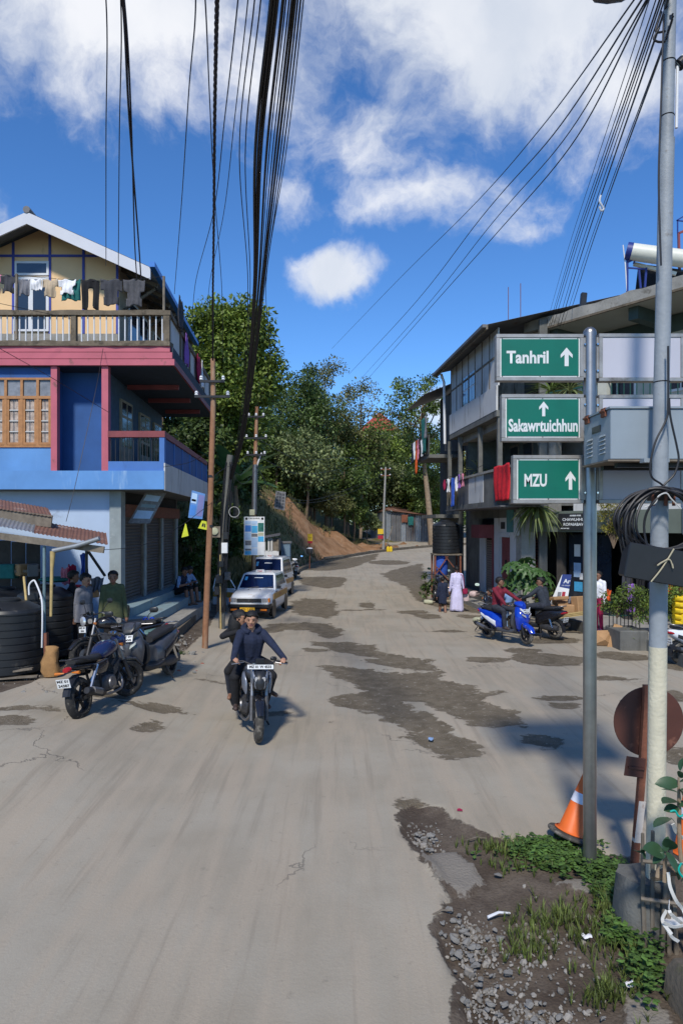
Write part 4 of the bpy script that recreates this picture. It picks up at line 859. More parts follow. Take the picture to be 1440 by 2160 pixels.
weeds('ground_weeds', [(1170, 1808, 45, 12), (1215, 1822, 40, 10), (1280, 1840, 28, 10), (1120, 1790, 26, 8), (1160, 1780, 40, 6), (1300, 1960, 14, 12), (1290, 1875, 20, 10)], 620, .03, .065, .1, 'leafy green weeds spread round the sign post foot')
weeds('wall_weeds', [(1345, 2025, 22, 28), (1365, 2070, 16, 24), (1320, 1990, 20, 14), (1380, 2040, 12, 30)], 80, .03, .07, .18, 'taller leafy weeds against the low wall')
weeds('drain_weeds', [(40, 1430, 40, 6), (90, 1432, 30, 6), (365, 1345, 14, 8)], 90, .04, .08, .12, 'weeds growing beside the black water tanks')
# litter
def scrap(px, py, s, m, label, cat='litter'):
 x, d = gpt(px, py); mb = MB(); r_ = random.Random(int(px)); n = 5
 vs = [Vector((i / (n - 1) * s - s / 2, j / (n - 1) * s * .7 - s * .35, r_.uniform(0, s * .35))) for i in range(n) for j in range(n)]
 mb.add(vs, [(i*n+j, (i+1)*n+j, (i+1)*n+j+1, i*n+j+1) for i in range(n-1) for j in range(n-1)]); o = mb.build('litter', m, smooth=180); o.location = (x, d, gz(x, d) + .004); o.rotation_euler = (0, 0, r_.uniform(0, 6)); return tag(o, label, cat)
scrap(969, 1711, .055, 'cloth_crimson', 'small bright red wrapper lying on the road'); scrap(908, 1562, .10, 'cloth_light_blue', 'crumpled blue and white wrapper in the worn patch'); scrap(1326, 2080, .07, 'cloth_white', 'crumpled silver white paper by the low wall'); scrap(1236, 1978, .07, 'cloth_white', 'white plastic scrap in the verge grass')
def stick(px0, py0, px1, py1, r, m, label):
 a = Vector((*gpt(px0, py0), 0)); c = Vector((*gpt(px1, py1), 0)); a.z = gz(a.x, a.y) + .0; c.z = gz(c.x, c.y) + .0; mb = MB(); mb.tube([a, a.lerp(c, .5) + Vector((0, .01, .015)), c], [r, r * .9, r * .6], 6); tag(mb.build('stick', m, smooth=True), label, 'stick')
stick(912, 1930, 952, 1921, .009, 'wood_grey', 'pale stick across the broken road edge'); stick(1028, 1935, 1075, 1926, .012, 'pvc_white', 'whitish stick lying on the bare soil'); stick(985, 1772, 1025, 1768, .007, 'wood_grey', 'thin twig beside the weeds')
# ---------------------------------------------------------------- blue and cream house on the left
DU = -.065           # the street side of the house drifts this much per metre of depth
def slats(mb, x, y0, y1, z0, z1, pitch=.075, axis='y', sgn=1, mi=0):
 """rolling shutter curtain as a corrugated sheet facing +x*sgn (axis y) """
 n = int((z1 - z0) / pitch); prof = []
 for k in range(n):
  z = z0 + k * pitch; prof += [(0, z), (.022, z + pitch * .25), (.026, z + pitch * .55), (.004, z + pitch * .92)]
 prof.append((0, z1)); m = len(prof)
 vs = [Vector((x + sgn * a, yy, z)) if axis == 'y' else Vector((yy, x - sgn * a, z)) for yy in (y0, y1) for a, z in prof]
 mb.add(vs, [(i, i + 1, m + i + 1, m + i) if sgn * (1 if axis == 'y' else 1) > 0 else (i, m + i, m + i + 1, i + 1) for i in range(m - 1)], mi)
def house_left():
 D0 = 16.4; t = thing('corner_house', 'blue and pink house with cream gabled top floor above rolling shutters', 'house', (-6, 17, .3)); o = Vector(t.location)
 def B(nm, lo, hi, m, par=t, bevel=0): mb = MB(); mb.box(Vector(lo) - o, Vector(hi) - o); return mb.build(nm, m, par, bevel=bevel)
 def PR(nm, xy, z0, z1, m, par=t):
  mb = MB(); mb.prism([(a - o.x, b - o.y) for a, b in xy], (0, 0, z0 - o.z), (1, 0, 0), (0, 1, 0), (0, 0, 1), z1 - z0); return mb.build(nm, m, par)
 X = lambda px, d=D0: (px - CX) * d / F
 Zp = lambda py, d=D0: CH - (py - HY) * d / F
 XL = -12.0; DE = 24.2; sx = lambda d, x0: x0 + DU * (d - D0)
 z_sl0, z_sl1 = Zp(1034), Zp(993); z_dk0, z_dk1 = Zp(772), Zp(729)
 xs = X(347); xd = X(369)
 # ground floor
 B('ground_wall', (XL, 16.85, .0), (X(232, 16.85), 17.1, z_sl0 - .002), 'lavender_wall')
 B('corner_pillar', (X(232, 16.8), 16.78, .0), (X(256, 16.8), 17.12, z_sl0 - .003), 'pillar_grey')
 xsh = -5.47
 pil = [(17.12, 17.2), (18.85, 19.0), (20.65, 20.8), (22.4, 22.62)]
 for a, b in pil[1:]: B('pillar', (xsh - .12, a, 1.0), (xsh + .06, b, 3.36), 'pillar_grey')
 for k in range(3):
  a = pil[k][1]; b = pil[k + 1][0]; mb = MB(); slats(mb, xsh - .05 - o.x, a - o.y, b - o.y, 1.02 - o.z, 3.2 - o.z, .085)
  sh = mb.build('rolling_shutter', 'shutter_brown', t); B('bottom_rail', (xsh - .06, a, 1.0), (xsh - .005, b, 1.07), 'alloy', sh); B('guide_rail', (xsh - .055, b - .05, 1.0), (xsh + .02, b - .001, 3.2), 'wood_grey', sh)
 B('shutter_lintel', (xsh - .3, 17.12, 3.2), (xsh + .1, 22.7, 3.52), 'rust')
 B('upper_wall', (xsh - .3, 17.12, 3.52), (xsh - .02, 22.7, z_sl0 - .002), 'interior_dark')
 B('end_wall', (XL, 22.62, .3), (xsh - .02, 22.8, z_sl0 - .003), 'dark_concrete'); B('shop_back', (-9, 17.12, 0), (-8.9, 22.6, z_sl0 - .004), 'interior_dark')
 # slab over the shops
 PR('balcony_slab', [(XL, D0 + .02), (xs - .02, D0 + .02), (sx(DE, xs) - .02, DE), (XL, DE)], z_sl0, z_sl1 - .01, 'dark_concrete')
 B('front_band', (XL, D0 - .03, z_sl0 + .02), (xs, D0 + .018, z_sl1), 'blue_band')
 n = 9
 for k in range(n):     # white facing boards along the street side
  a = D0 + (DE - D0) * k / n + .004; b = D0 + (DE - D0) * (k + 1) / n - .004
  mb = MB(); mb.prism([(sx(a, xs) - o.x - .015, a - o.y), (sx(a, xs) - o.x + .018, a - o.y), (sx(b, xs) - o.x + .018, b - o.y), (sx(b, xs) - o.x - .015, b - o.y)], (0, 0, z_sl0 - .005 - o.z), (1, 0, 0), (0, 1, 0), (0, 0, 1), .66); mb.build('facing_panel', 'weathered_white', t)
 # first floor
 w0 = X(108); B('window_wall_lower', (XL, D0 + .13, z_sl1), (w0, D0 + .3, Zp(940)), 'blue_band'); B('window_wall_upper', (XL, D0 + .13, Zp(797)), (w0, D0 + .3, z_dk0), 'blue_wall')
 B('recess_wall', (w0 - .4, D0 + .72, z_sl1), (X(229, 17.1), D0 + .9, z_dk0 - .001), 'blue_wall'); B('recess_return', (w0 - .12, D0 + .3, z_sl1), (w0, D0 + .72, z_dk0 - .001), 'blue_wall')
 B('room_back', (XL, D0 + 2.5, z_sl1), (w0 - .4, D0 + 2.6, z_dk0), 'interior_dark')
 for a, b in ((107, 120), (214, 228)): B('column', (X(a), D0 + .02, z_sl1 + .001), (X(b), D0 + .19, z_dk0 - .001), 'pink_paint')
 wz0, wz1 = Zp(938), Zp(799); wx = [X(px) for px in (-100, -64, -28, 6, 44, 80, 108)]
 win = B('window', (X(-104), D0 + .10, wz0 - .05), (w0 - .002, D0 + .2, wz0), 'wood_orange')
 B('frame_rail', (X(-104), D0 + .1, wz1), (w0 - .002, D0 + .19, wz1 + .05), 'wood_orange', win); zm = Zp(836); B('frame_rail', (X(-104), D0 + .1, zm - .04), (w0 - .002, D0 + .19, zm + .03), 'wood_orange', win)
 for px in (-104, -64, -28, 8, 42, 76, 106): B('mullion', (X(px) - .035, D0 + .105, wz0), (X(px) + .028, D0 + .185, wz1), 'wood_orange', win)
 prs = [(-104, -64), (-64, -28), (-28, 8), (8, 42), (42, 76), (76, 106)]
 for a, b in prs:
  xa = X(a) + .03; xb = X(b) - .037
  B('casement', (xa, D0 + .115, wz0 + .01), (xa + .05, D0 + .165, zm - .05), 'wood_orange', win); B('casement', (xb - .05, D0 + .115, wz0 + .01), (xb, D0 + .165, zm - .05), 'wood_orange', win)
  B('casement', (xa + .05, D0 + .115, wz0 + .01), (xb - .05, D0 + .165, wz0 + .07), 'wood_orange', win)
  for k in range(1, 4):
   z = wz0 + .07 + (zm - .05 - wz0 - .07) * k / 4; B('glazing_bar', (xa + .05, D0 + .125, z - .012), (xb - .05, D0 + .155, z + .012), 'weathered_white', win)
  B('pane', (xa, D0 + .166, wz0 + .01), (xb, D0 + .172, zm - .05), mat('pane_glass', (.05, .05, .055), rough=.05, var=.2, spec=.8), win)
  B('pane', (xa, D0 + .15, zm + .03), (xb, D0 + .156, wz1), mat('pane_frosted', (.20, .21, .23), rough=.25, var=.3), win)
  mb = MB(); m = 9; xs_ = [xa + .06 + (xb - xa - .12) * k / (m - 1) for k in range(m)]; vs = [Vector((x_, D0 + .162 - (.0 if k % 2 else .012), z)) - o for z in (wz0 + .05, zm - .06) for k, x_ in enumerate(xs_)]
  mb.add(vs, [(k, k + 1, m + k + 1, m + k) for k in range(m - 1) if k not in (3,)]); mb.build('curtain', 'curtain', win)
 # balcony core walls, doors
 cw = X(229, 17.1)
 PR('side_wall', [(cw - .2, D0 + .9), (cw, D0 + .9), (cw + DU * 6.8, DE - .3), (cw - .2 + DU * 6.8, DE - .3)], z_sl1 - .01, z_dk0 - .002, mat('side_teal', (.05, .10, .16), rough=.8, var=.2))
 for a, wdt in ((18.1, 1.0), (20.3, 1.1), (22.3, .9)):
  x_ = cw + DU * (a - D0 - .9); dr = B('door', (x_ - .04, a, z_sl1), (x_ + .05, a + wdt, z_sl1 + 2.05), mat('door_cream', (.30, .27, .2), rough=.7, var=.25))
  for i in range(2):
   for j in range(3): B('pane', (x_ + .051, a + .1 + i * wdt * .45, z_sl1 + .8 + j * .42), (x_ + .056, a + .1 + i * wdt * .45 + wdt * .35, z_sl1 + .8 + j * .42 + .34), 'window_glass', dr)
 # balcony railing
 B('balcony_kerb', (X(228), D0 + .02, z_sl1 + .001), (X(337), D0 + .12, Zp(973)), 'blue_mid'); B('balcony_post', (X(336), D0 + .01, z_sl1 + .001), (xs - .003, D0 + .14, Zp(922)), 'blue_mid')
 B('handrail', (X(228), D0 - .005, Zp(922)), (xs + .01, D0 + .14, Zp(909)), 'maroon_paint')
 for k in range(11): B('baluster', (X(232 + k * 9.6), D0 + .06, Zp(973)), (X(232 + k * 9.6) + .014, D0 + .075, Zp(922)), 'dark_metal')
 mb = MB()
 for a, b in ((D0 + .14, DE),): mb.prism([(sx(a, xs) - .12 - o.x, a - o.y), (sx(a, xs) + .01 - o.x, a - o.y), (sx(b, xs) + .01 - o.x, b - o.y), (sx(b, xs) - .12 - o.x, b - o.y)], (0, 0, Zp(922) - o.z), (1, 0, 0), (0, 1, 0), (0, 0, 1), .145)
 mb.build('side_handrail', 'maroon_paint', t)
 for k in range(6):
  a = D0 + .16 + k * 1.3; b = a + 1.22
  if b > DE: b = DE
  mb = MB(); mb.prism([(sx(a, xs) - .06 - o.x, a - o.y), (sx(a, xs) - .03 - o.x, a - o.y), (sx(b, xs) - .03 - o.x, b - o.y), (sx(b, xs) - .06 - o.x, b - o.y)], (0, 0, z_sl0 + .66 - o.z), (1, 0, 0), (0, 1, 0), (0, 0, 1), Zp(922) - z_sl0 - .665); mb.build('rail_panel', 'blue_wall', t)
  B('rail_post', (sx(b, xs) - .1, b, z_sl0 + .66), (sx(b, xs) - .01, b + .07, Zp(922)), 'blue_mid')
 # bucket and broom stay out; upper deck
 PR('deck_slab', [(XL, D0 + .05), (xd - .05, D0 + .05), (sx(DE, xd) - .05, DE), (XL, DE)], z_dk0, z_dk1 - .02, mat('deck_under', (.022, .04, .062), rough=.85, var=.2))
 hb = (z_dk1 - z_dk0) / 3
 for k in range(3):
  xk = X(369 - k * 5); B('fascia_board', (XL, D0 - .05 + .012 * k, z_dk0 + hb * k + .008), (xk, D0 + .045, z_dk0 + hb * (k + 1) - .008), 'pink_paint')
  mb = MB(); mb.prism([(xk - .06 - .02 * k - o.x, D0 + .05 - o.y), (xk - .004 - o.x, D0 + .05 - o.y), (sx(DE, xk) - o.x, DE - o.y), (sx(DE, xk) - .06 - o.x, DE - o.y)], (0, 0, z_dk0 + hb * k + .008 - o.z), (1, 0, 0), (0, 1, 0), (0, 0, 1), hb - .016); mb.build('side_fascia', 'maroon_paint', t)
 for y_ in (18.6, 20.6, 22.6): B('soffit_beam', (cw, y_, z_dk0 - .12), (sx(y_, xd) - .3, y_ + .12, z_dk0 - .002), 'maroon_paint')
 zr0 = Zp(720); zr1 = Zp(655); xr = X(358)
 mb = MB(); rnd = random.Random(1); k = 30; rr = []
 for i in range(k + 1):
  x_ = XL + (xr + .02 - XL) * i / k; j = lambda: rnd.uniform(-.018, .018); rr.append([Vector((x_, D0 - .07 + j(), z_dk1 - .02)) - o, Vector((x_, D0 + .3, z_dk1 - .02)) - o, Vector((x_, D0 + .3, zr0 + j())) - o, Vector((x_, D0 - .07 + j(), zr0 + j())) - o])
 mb.loft(rr); mb.build('deck_edge', 'mossy_concrete', t)
 mb = MB(); rr = []
 for i in range(k + 1):
  x_ = XL + (xr + .03 - XL) * i / k; j = lambda: rnd.uniform(-.012, .012); rr.append([Vector((x_, D0 - .04 + j(), zr1 - .115)) - o, Vector((x_, D0 + .13, zr1 - .115)) - o, Vector((x_, D0 + .13, zr1 + j())) - o, Vector((x_, D0 - .04 + j(), zr1 + j())) - o])
 mb.loft(rr); mb.build('deck_handrail', 'mossy_concrete', t)
 for a, b in ((-250, -238), (-60, -48), (150, 161), (345, 358)): B('deck_post', (X(a), D0 - .02, zr0 - .02), (X(b), D0 + .11, zr1 - .11), 'mossy_concrete')
 for px in np.arange(-235, 342, 13.1):
  if min(abs(px - q) for q in (-244, -54, 155)) > 8: mb = MB(); mb.tube([Vector((X(px), D0 + .05, zr0 - .02)) - o, Vector((X(px), D0 + .05, zr1 - .1)) - o], .017, 6); mb.build('baluster', 'pvc_white', t, True)
 sideX = lambda d: sx(d, xr) - .04
 nb = 5; ds = [D0 + .12 + (DE - D0 - .3) * k / nb for k in range(nb + 1)]
 for k in range(nb):
  a, b = ds[k], ds[k + 1]; mb = MB(); mb.prism([(sideX(a) - .03 - o.x, a - o.y), (sideX(a) + .01 - o.x, a - o.y), (sideX(b) + .01 - o.x, b - o.y), (sideX(b) - .03 - o.x, b - o.y)], (0, 0, z_dk1 - o.z), (1, 0, 0), (0, 1, 0), (0, 0, 1), zr1 - .12 - z_dk1); mb.build('deck_panel', 'weathered_white', t)
  B('deck_post', (sideX(b) - .06, b - .06, z_dk1), (sideX(b) + .045, b + .06, zr1 - .11), 'mossy_concrete')
 mb = MB(); mb.prism([(sideX(D0 + .13) - .07 - o.x, D0 + .13 - o.y), (sideX(D0 + .13) + .06 - o.x, D0 + .13 - o.y), (sideX(DE) + .06 - o.x, DE - o.y), (sideX(DE) - .07 - o.x, DE - o.y)], (0, 0, zr1 - .115 - o.z), (1, 0, 0), (0, 1, 0), (0, 0, 1), .11); mb.build('side_deck_rail', 'mossy_concrete', t)
 # top floor: cream boards with blue battens
 W_ = 18.0; XW = lambda px: X(px, W_); ZW = lambda py: Zp(py, W_); zb = z_dk1; xr1 = XW(249); ridge = X(58, 17.2); eave_w = lambda x_: Zp(445, 17.2) - .12 - (abs(x_ - ridge)) * .45
 B('skirting', (-10.2, W_ - .012, zb), (xr1, W_ + .15, ZW(704)), 'concrete')
 cols = [-10.2, XW(-160), XW(-85), XW(-45), XW(30), XW(107), XW(178), xr1]; zmid = ZW(540)
 ex = []
 for k in range(len(cols) - 1):
  a, b = cols[k], cols[k + 1]
  mb = MB(); mb.box(Vector((a, W_, ZW(704))) - o, Vector((b, W_ + .15, zmid)) - o); mb.build('wall_board', 'cream_wall', t)
  pl = [(a, zmid), (b, zmid), (b, eave_w(b))] + ([(ridge, eave_w(ridge))] if a < ridge < b else []) + [(a, eave_w(a))]
  mb = MB(); mb.prism([(u - o.x, v - o.z) for u, v in pl], (0, W_ + .001 - o.y, 0), (1, 0, 0), (0, 0, 1), (0, 1, 0), .149); mb.build('gable_board', 'cream_wall', t)
 for x_ in cols[1:]:
  B('batten', (x_ - .045, W_ - .022, ZW(704)), (x_ + .02, W_ - .001, eave_w(x_) - .02), 'blue_trim')
 B('batten', (-10.2, W_ - .026, zmid - .03), (xr1 + .02, W_ - .001, zmid + .03), 'blue_trim')
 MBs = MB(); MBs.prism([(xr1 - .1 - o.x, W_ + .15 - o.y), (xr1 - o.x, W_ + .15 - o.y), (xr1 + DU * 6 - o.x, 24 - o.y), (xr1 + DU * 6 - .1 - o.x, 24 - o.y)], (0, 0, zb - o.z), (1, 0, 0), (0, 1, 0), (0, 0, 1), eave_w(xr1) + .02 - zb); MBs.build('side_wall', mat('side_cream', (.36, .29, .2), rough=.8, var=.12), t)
 for a in (19.0, 20.2, 22.2):
  wn = B('window', (xr1 + DU * (a - 18) + .001, a, zb + .75), (xr1 + DU * (a - 18) + .05, a + .9, zb + 2.0), 'pvc_white'); B('pane', (xr1 + DU * (a - 18) + .045, a + .08, zb + .83), (xr1 + DU * (a - 18) + .06, a + .82, zb + 1.92), 'window_glass', wn)
 for a, b, c, d_ in ((33, 105, 552, 582), (33, 105, 585, 700)):
  f = B('window', (XW(a), W_ - .05, ZW(d_)), (XW(b), W_ - .002, ZW(c)), 'pvc_white', bevel=.004)
  if c < 560: B('pane', (XW(a + 5), W_ - .056, ZW(d_ - 5)), (XW(b - 5), W_ - .0505, ZW(c + 5)), 'window_glass', f)
  else:
   for u, v in ((38, 62), (72, 99)): B('pane', (XW(u), W_ - .056, ZW(d_ - 5)), (XW(v), W_ - .0505, ZW(c + 6)), 'window_glass', f)
 # roof
 RD = 17.2; RE = 24.6; za = Zp(445, RD); xe = X(318, RD); xl = 2 * ridge - xe; ze = za - (xe - ridge) * .45
 for sgn, x_ in ((1, xe), (-1, xl)):
  n = 24
  mb = MB()
  for i in range(2):
   pass
  xr_ = [ridge + DU * 0, x_]
  vs = []; ny = 60
  for j in range(ny + 1):
   y = RD + (RE - RD) * j / ny; dz = .018 * (1 if j % 2 else -1)
   vs += [Vector((ridge + DU * (y - RD), y, za + dz)) - o, Vector((x_ + DU * (y - RD), y, ze + dz)) - o, Vector((x_ + DU * (y - RD), y, ze + dz - .03)) - o, Vector((ridge + DU * (y - RD), y, za + dz - .03)) - o]
  mb.add(vs, [f for j in range(ny) for f in ((4*j, 4*j+4, 4*j+5, 4*j+1), (4*j+1, 4*j+5, 4*j+6, 4*j+2), (4*j+2, 4*j+6, 4*j+7, 4*j+3))]); rf = mb.build('roof_sheet', 'tin_grey', t)
  # barge board
  mb = MB(); th = .30; mb.prism([(ridge - o.x, za - .035 - o.z), (x_ - o.x, ze - .035 - o.z), (x_ - o.x, ze - .035 - th - o.z), (ridge - o.x, za - .035 - th - o.z)], (0, RD - .03 - o.y, 0), (1, 0, 0), (0, 0, 1), (0, 1, 0), .05); mb.build('barge_board', 'barge_white', t)
 mb = MB(); mb.tube([Vector((ridge, RD - .05, za + .02)) - o, Vector((ridge + DU * 7, RE, za + .02)) - o], .09, 8); mb.build('ridge_cap', 'tin_dark', t, True)
 mb = MB(); mb.bar(Vector((xe + .06, RD - .1, ze + .02)) - o, Vector((xe + .06 + DU * 7.4, RE + .05, ze + .02)) - o, .14, .13); mb.build('gutter', 'gutter_blue', t)
 for k in range(9):
  y = RD + .3 + k * .85; mb = MB(); mb.bar(Vector((ridge + DU * (y - RD), y, za - .1)) - o, Vector((xe - .05 + DU * (y - RD), y, ze - .1)) - o, .06, .1); mb.build('rafter', 'wood_grey', t)
 for a in (.3, .75, 1.6, 2.4):
  mb = MB(); mb.bar(Vector((xe - a, RD + .05, ze + a * .45 - .06)) - o, Vector((xe - a + DU * 7.2, RE, ze + a * .45 - .06)) - o, .05, .05); mb.build('purlin', 'wood_grey', t)
 for y in (18.5, 20.6, 22.8):
  mb = MB(); mb.bar(Vector((xr1 + DU * (y - 18), y, zb + 1.5)) - o, Vector((xe - .15 + DU * (y - RD), y, ze - .12)) - o, .06, .06); mb.build('strut', 'wood_grey', t)
 return dict(o=o, X=X, Zp=Zp, zr1=zr1, xr=xr, D0=D0, DE=DE, sx=sx, xs=xs)
HL = house_left()
# clothes lines on the deck
def garment(kind, w, h, m, label, a, dirx=(1, 0, 0), name=None, wob=.03, cat='laundry', group=None, seed=0):
 """a cloth hung from its top edge at a (centre of the top edge), real folds and thickness"""
 nm = name or kind; rnd = random.Random(seed + int(w * 1000)); dx = Vector(dirx).normalized(); nrm = Vector((dx.y, -dx.x, 0))
 pl = {'shirt': lambda u, v: (abs(u) < .33 + .02 * v) or (v < .42 and abs(u) < .5), 'trousers': lambda u, v: abs(u) < .5 and not (v > .3 and abs(u) < .07 + .09 * v), 'cloth': lambda u, v: True, 'long': lambda u, v: abs(u) < .42 + .08 * v}[kind]
 n = 16; k = 16; mb = MB(); idx = {}; f1 = rnd.uniform(5, 9); ph = rnd.uniform(0, 6)
 def vert(i, j):
  if (i, j) not in idx:
   u = i / n - .5; v = j / k; sag = .02 * math.cos(u * 6.28 * 1.5 + ph) + .05 * abs(u) * v; off = wob * (math.sin(u * f1 * 3 + ph + v * 1.2) * (.4 + .6 * v) + .6 * math.sin(v * 5 + ph + u * 4))
   p = dx * (u * w * (1 - .08 * v)) + nrm * off + Vector((0, 0, -v * h - sag)); idx[(i, j)] = len(mb.v); mb.v.append(tuple(p))
  return idx[(i, j)]
 for i in range(n):
  for j in range(k):
   if pl((i + .5) / n - .5, (j + .5) / k): mb.f.append((vert(i, j), vert(i, j + 1), vert(i + 1, j + 1), vert(i + 1, j))); mb.m.append(0)
 ob = mb.build(nm, m, smooth=180); sol = ob.modifiers.new('t', 'SOLIDIFY'); sol.thickness = .008; ob.location = a; return tag(ob, label, cat, group)
def laundry_left():
 D = 16.55
 mb = MB(); mb.tube(spline([P(-60, 575, D), P(60, 583, D), P(180, 592, D), P(280, 590, D), P(345, 583, D)], 6), .006, 5); tag(mb.build('clothes_line', 'black_cable'), 'clothes line strung above the house deck railing', 'clothes line')
 for x, y0, y1, lb in ((36, 578, 716, 'wooden prop holding the clothes line by the top window'), (346, 583, 665, 'wooden prop at the corner of the house deck')):
  mb = MB(); mb.bar(P(x, y1, D - .1), P(x, y0, D - .02), .055, .05); tag(mb.build('wooden_prop', 'wood_grey'), lb, 'prop')
 for x, w, h, kind, m, lb in ((-6, 20, 34, 'shirt', 'cloth_pink', 'pale pink shirt at the outer end of the clothes line'), (18, 34, 33, 'shirt', 'cloth_dark_grey', 'black shirt hung over the clothes line near the window'), (52, 24, 30, 'cloth', 'cloth_grey', 'small grey printed top beside the wooden prop'), (78, 26, 20, 'cloth', 'cloth_white', 'short white lace cloth over the window panes'), (106, 36, 34, 'shirt', 'cloth_beige', 'beige shirt with sleeves hanging down'), (142, 38, 28, 'shirt', 'cloth_white', 'white shirt draped over the teal towel'), (150, 42, 40, 'cloth', 'cloth_teal', 'teal towel on the clothes line'), (191, 38, 58, 'trousers', 'cloth_black', 'black trousers hanging full length'), (235, 46, 50, 'shirt', 'cloth_dark_grey', 'dark grey jacket next to the black trousers'), (283, 46, 52, 'shirt', mat('cloth_mid_grey', (.07, .07, .078), rough=.9, var=.25, scale=9, bump=.5, bscale=14), 'faded grey jacket nearest the deck corner')):
  garment(kind, w * D / F, h * D / F * 1.05, m, lb, P(x, 590 if x > 40 else 581, D - (.05 if x == 142 else 0)), seed=int(x) + 99, group='laundry on the house deck')
 dd = [(18.6, 'cloth_purple', .5, 'purple cloth drying over the deck side rail'), (20.8, 'cloth_crimson', .6, 'dark red cloth drying over the deck side rail'), (21.6, 'cloth_white', .4, 'white cloth drying at the far end of the deck rail'), (17.6, 'cloth_dark_grey', .6, 'dark cloth hanging near the deck corner prop')]
 for y, m, w, lb in dd: garment('cloth', w, .8, m, lb, Vector((HL['sx'](y, HL['xr']) + .06, y, HL['zr1'] + (.02 if y > 18 else .7))), (DU, 1, 0), seed=int(y * 10), group='laundry on the deck side rail')
laundry_left()
# ---------------------------------------------------------------- steps beside the shutters
def shop_steps():
 t = thing('shop_steps', 'worn blue grey concrete steps along the rolling shutters', 'steps', (-4.8, 18.5, .2)); o = Vector(t.location)
 for k, (x0, x1, z, y0, y1, m) in enumerate(((-5.6, -4.98, 1.02, 16.2, 23.6, 'step_blue'), (-4.979, -4.52, .80, 15.7, 22.6, 'step_blue'), (-4.519, -4.05, .58, 15.3, 21.8, 'concrete'))):
  ys = np.linspace(y0, y1, 5)
  for a, b in zip(ys, ys[1:]):
   mb = MB(); dz = random.uniform(-.012, .012); mb.prism([(x0 + DU * .3 * (a - 16) - o.x, a + .006 - o.y), (x1 + DU * .3 * (a - 16) - o.x, a + .006 - o.y), (x1 + DU * .3 * (b - 16) - o.x, b - .006 - o.y), (x0 + DU * .3 * (b - 16) - o.x, b - .006 - o.y)], (0, 0, -.3), (1, 0, 0), (0, 1, 0), (0, 0, 1), z + dz - o.z + .3); mb.build('tread', m, t)
 mb = MB(); mb.prism([(-4.05 - o.x, 15.2 - o.y), (-3.88 - o.x, 15.2 - o.y), (-4.3 - o.x, 22.6 - o.y), (-4.47 - o.x, 22.6 - o.y)], (0, 0, -.3), (1, 0, 0), (0, 1, 0), (0, 0, 1), .26 + .3); mb.build('kerb', 'mossy_concrete', t)
 mb = MB(); mb.box((-.85, -2.55, -.3), (-.05, -2.35, .45)); mb.build('end_wall', 'step_blue', t)
shop_steps()
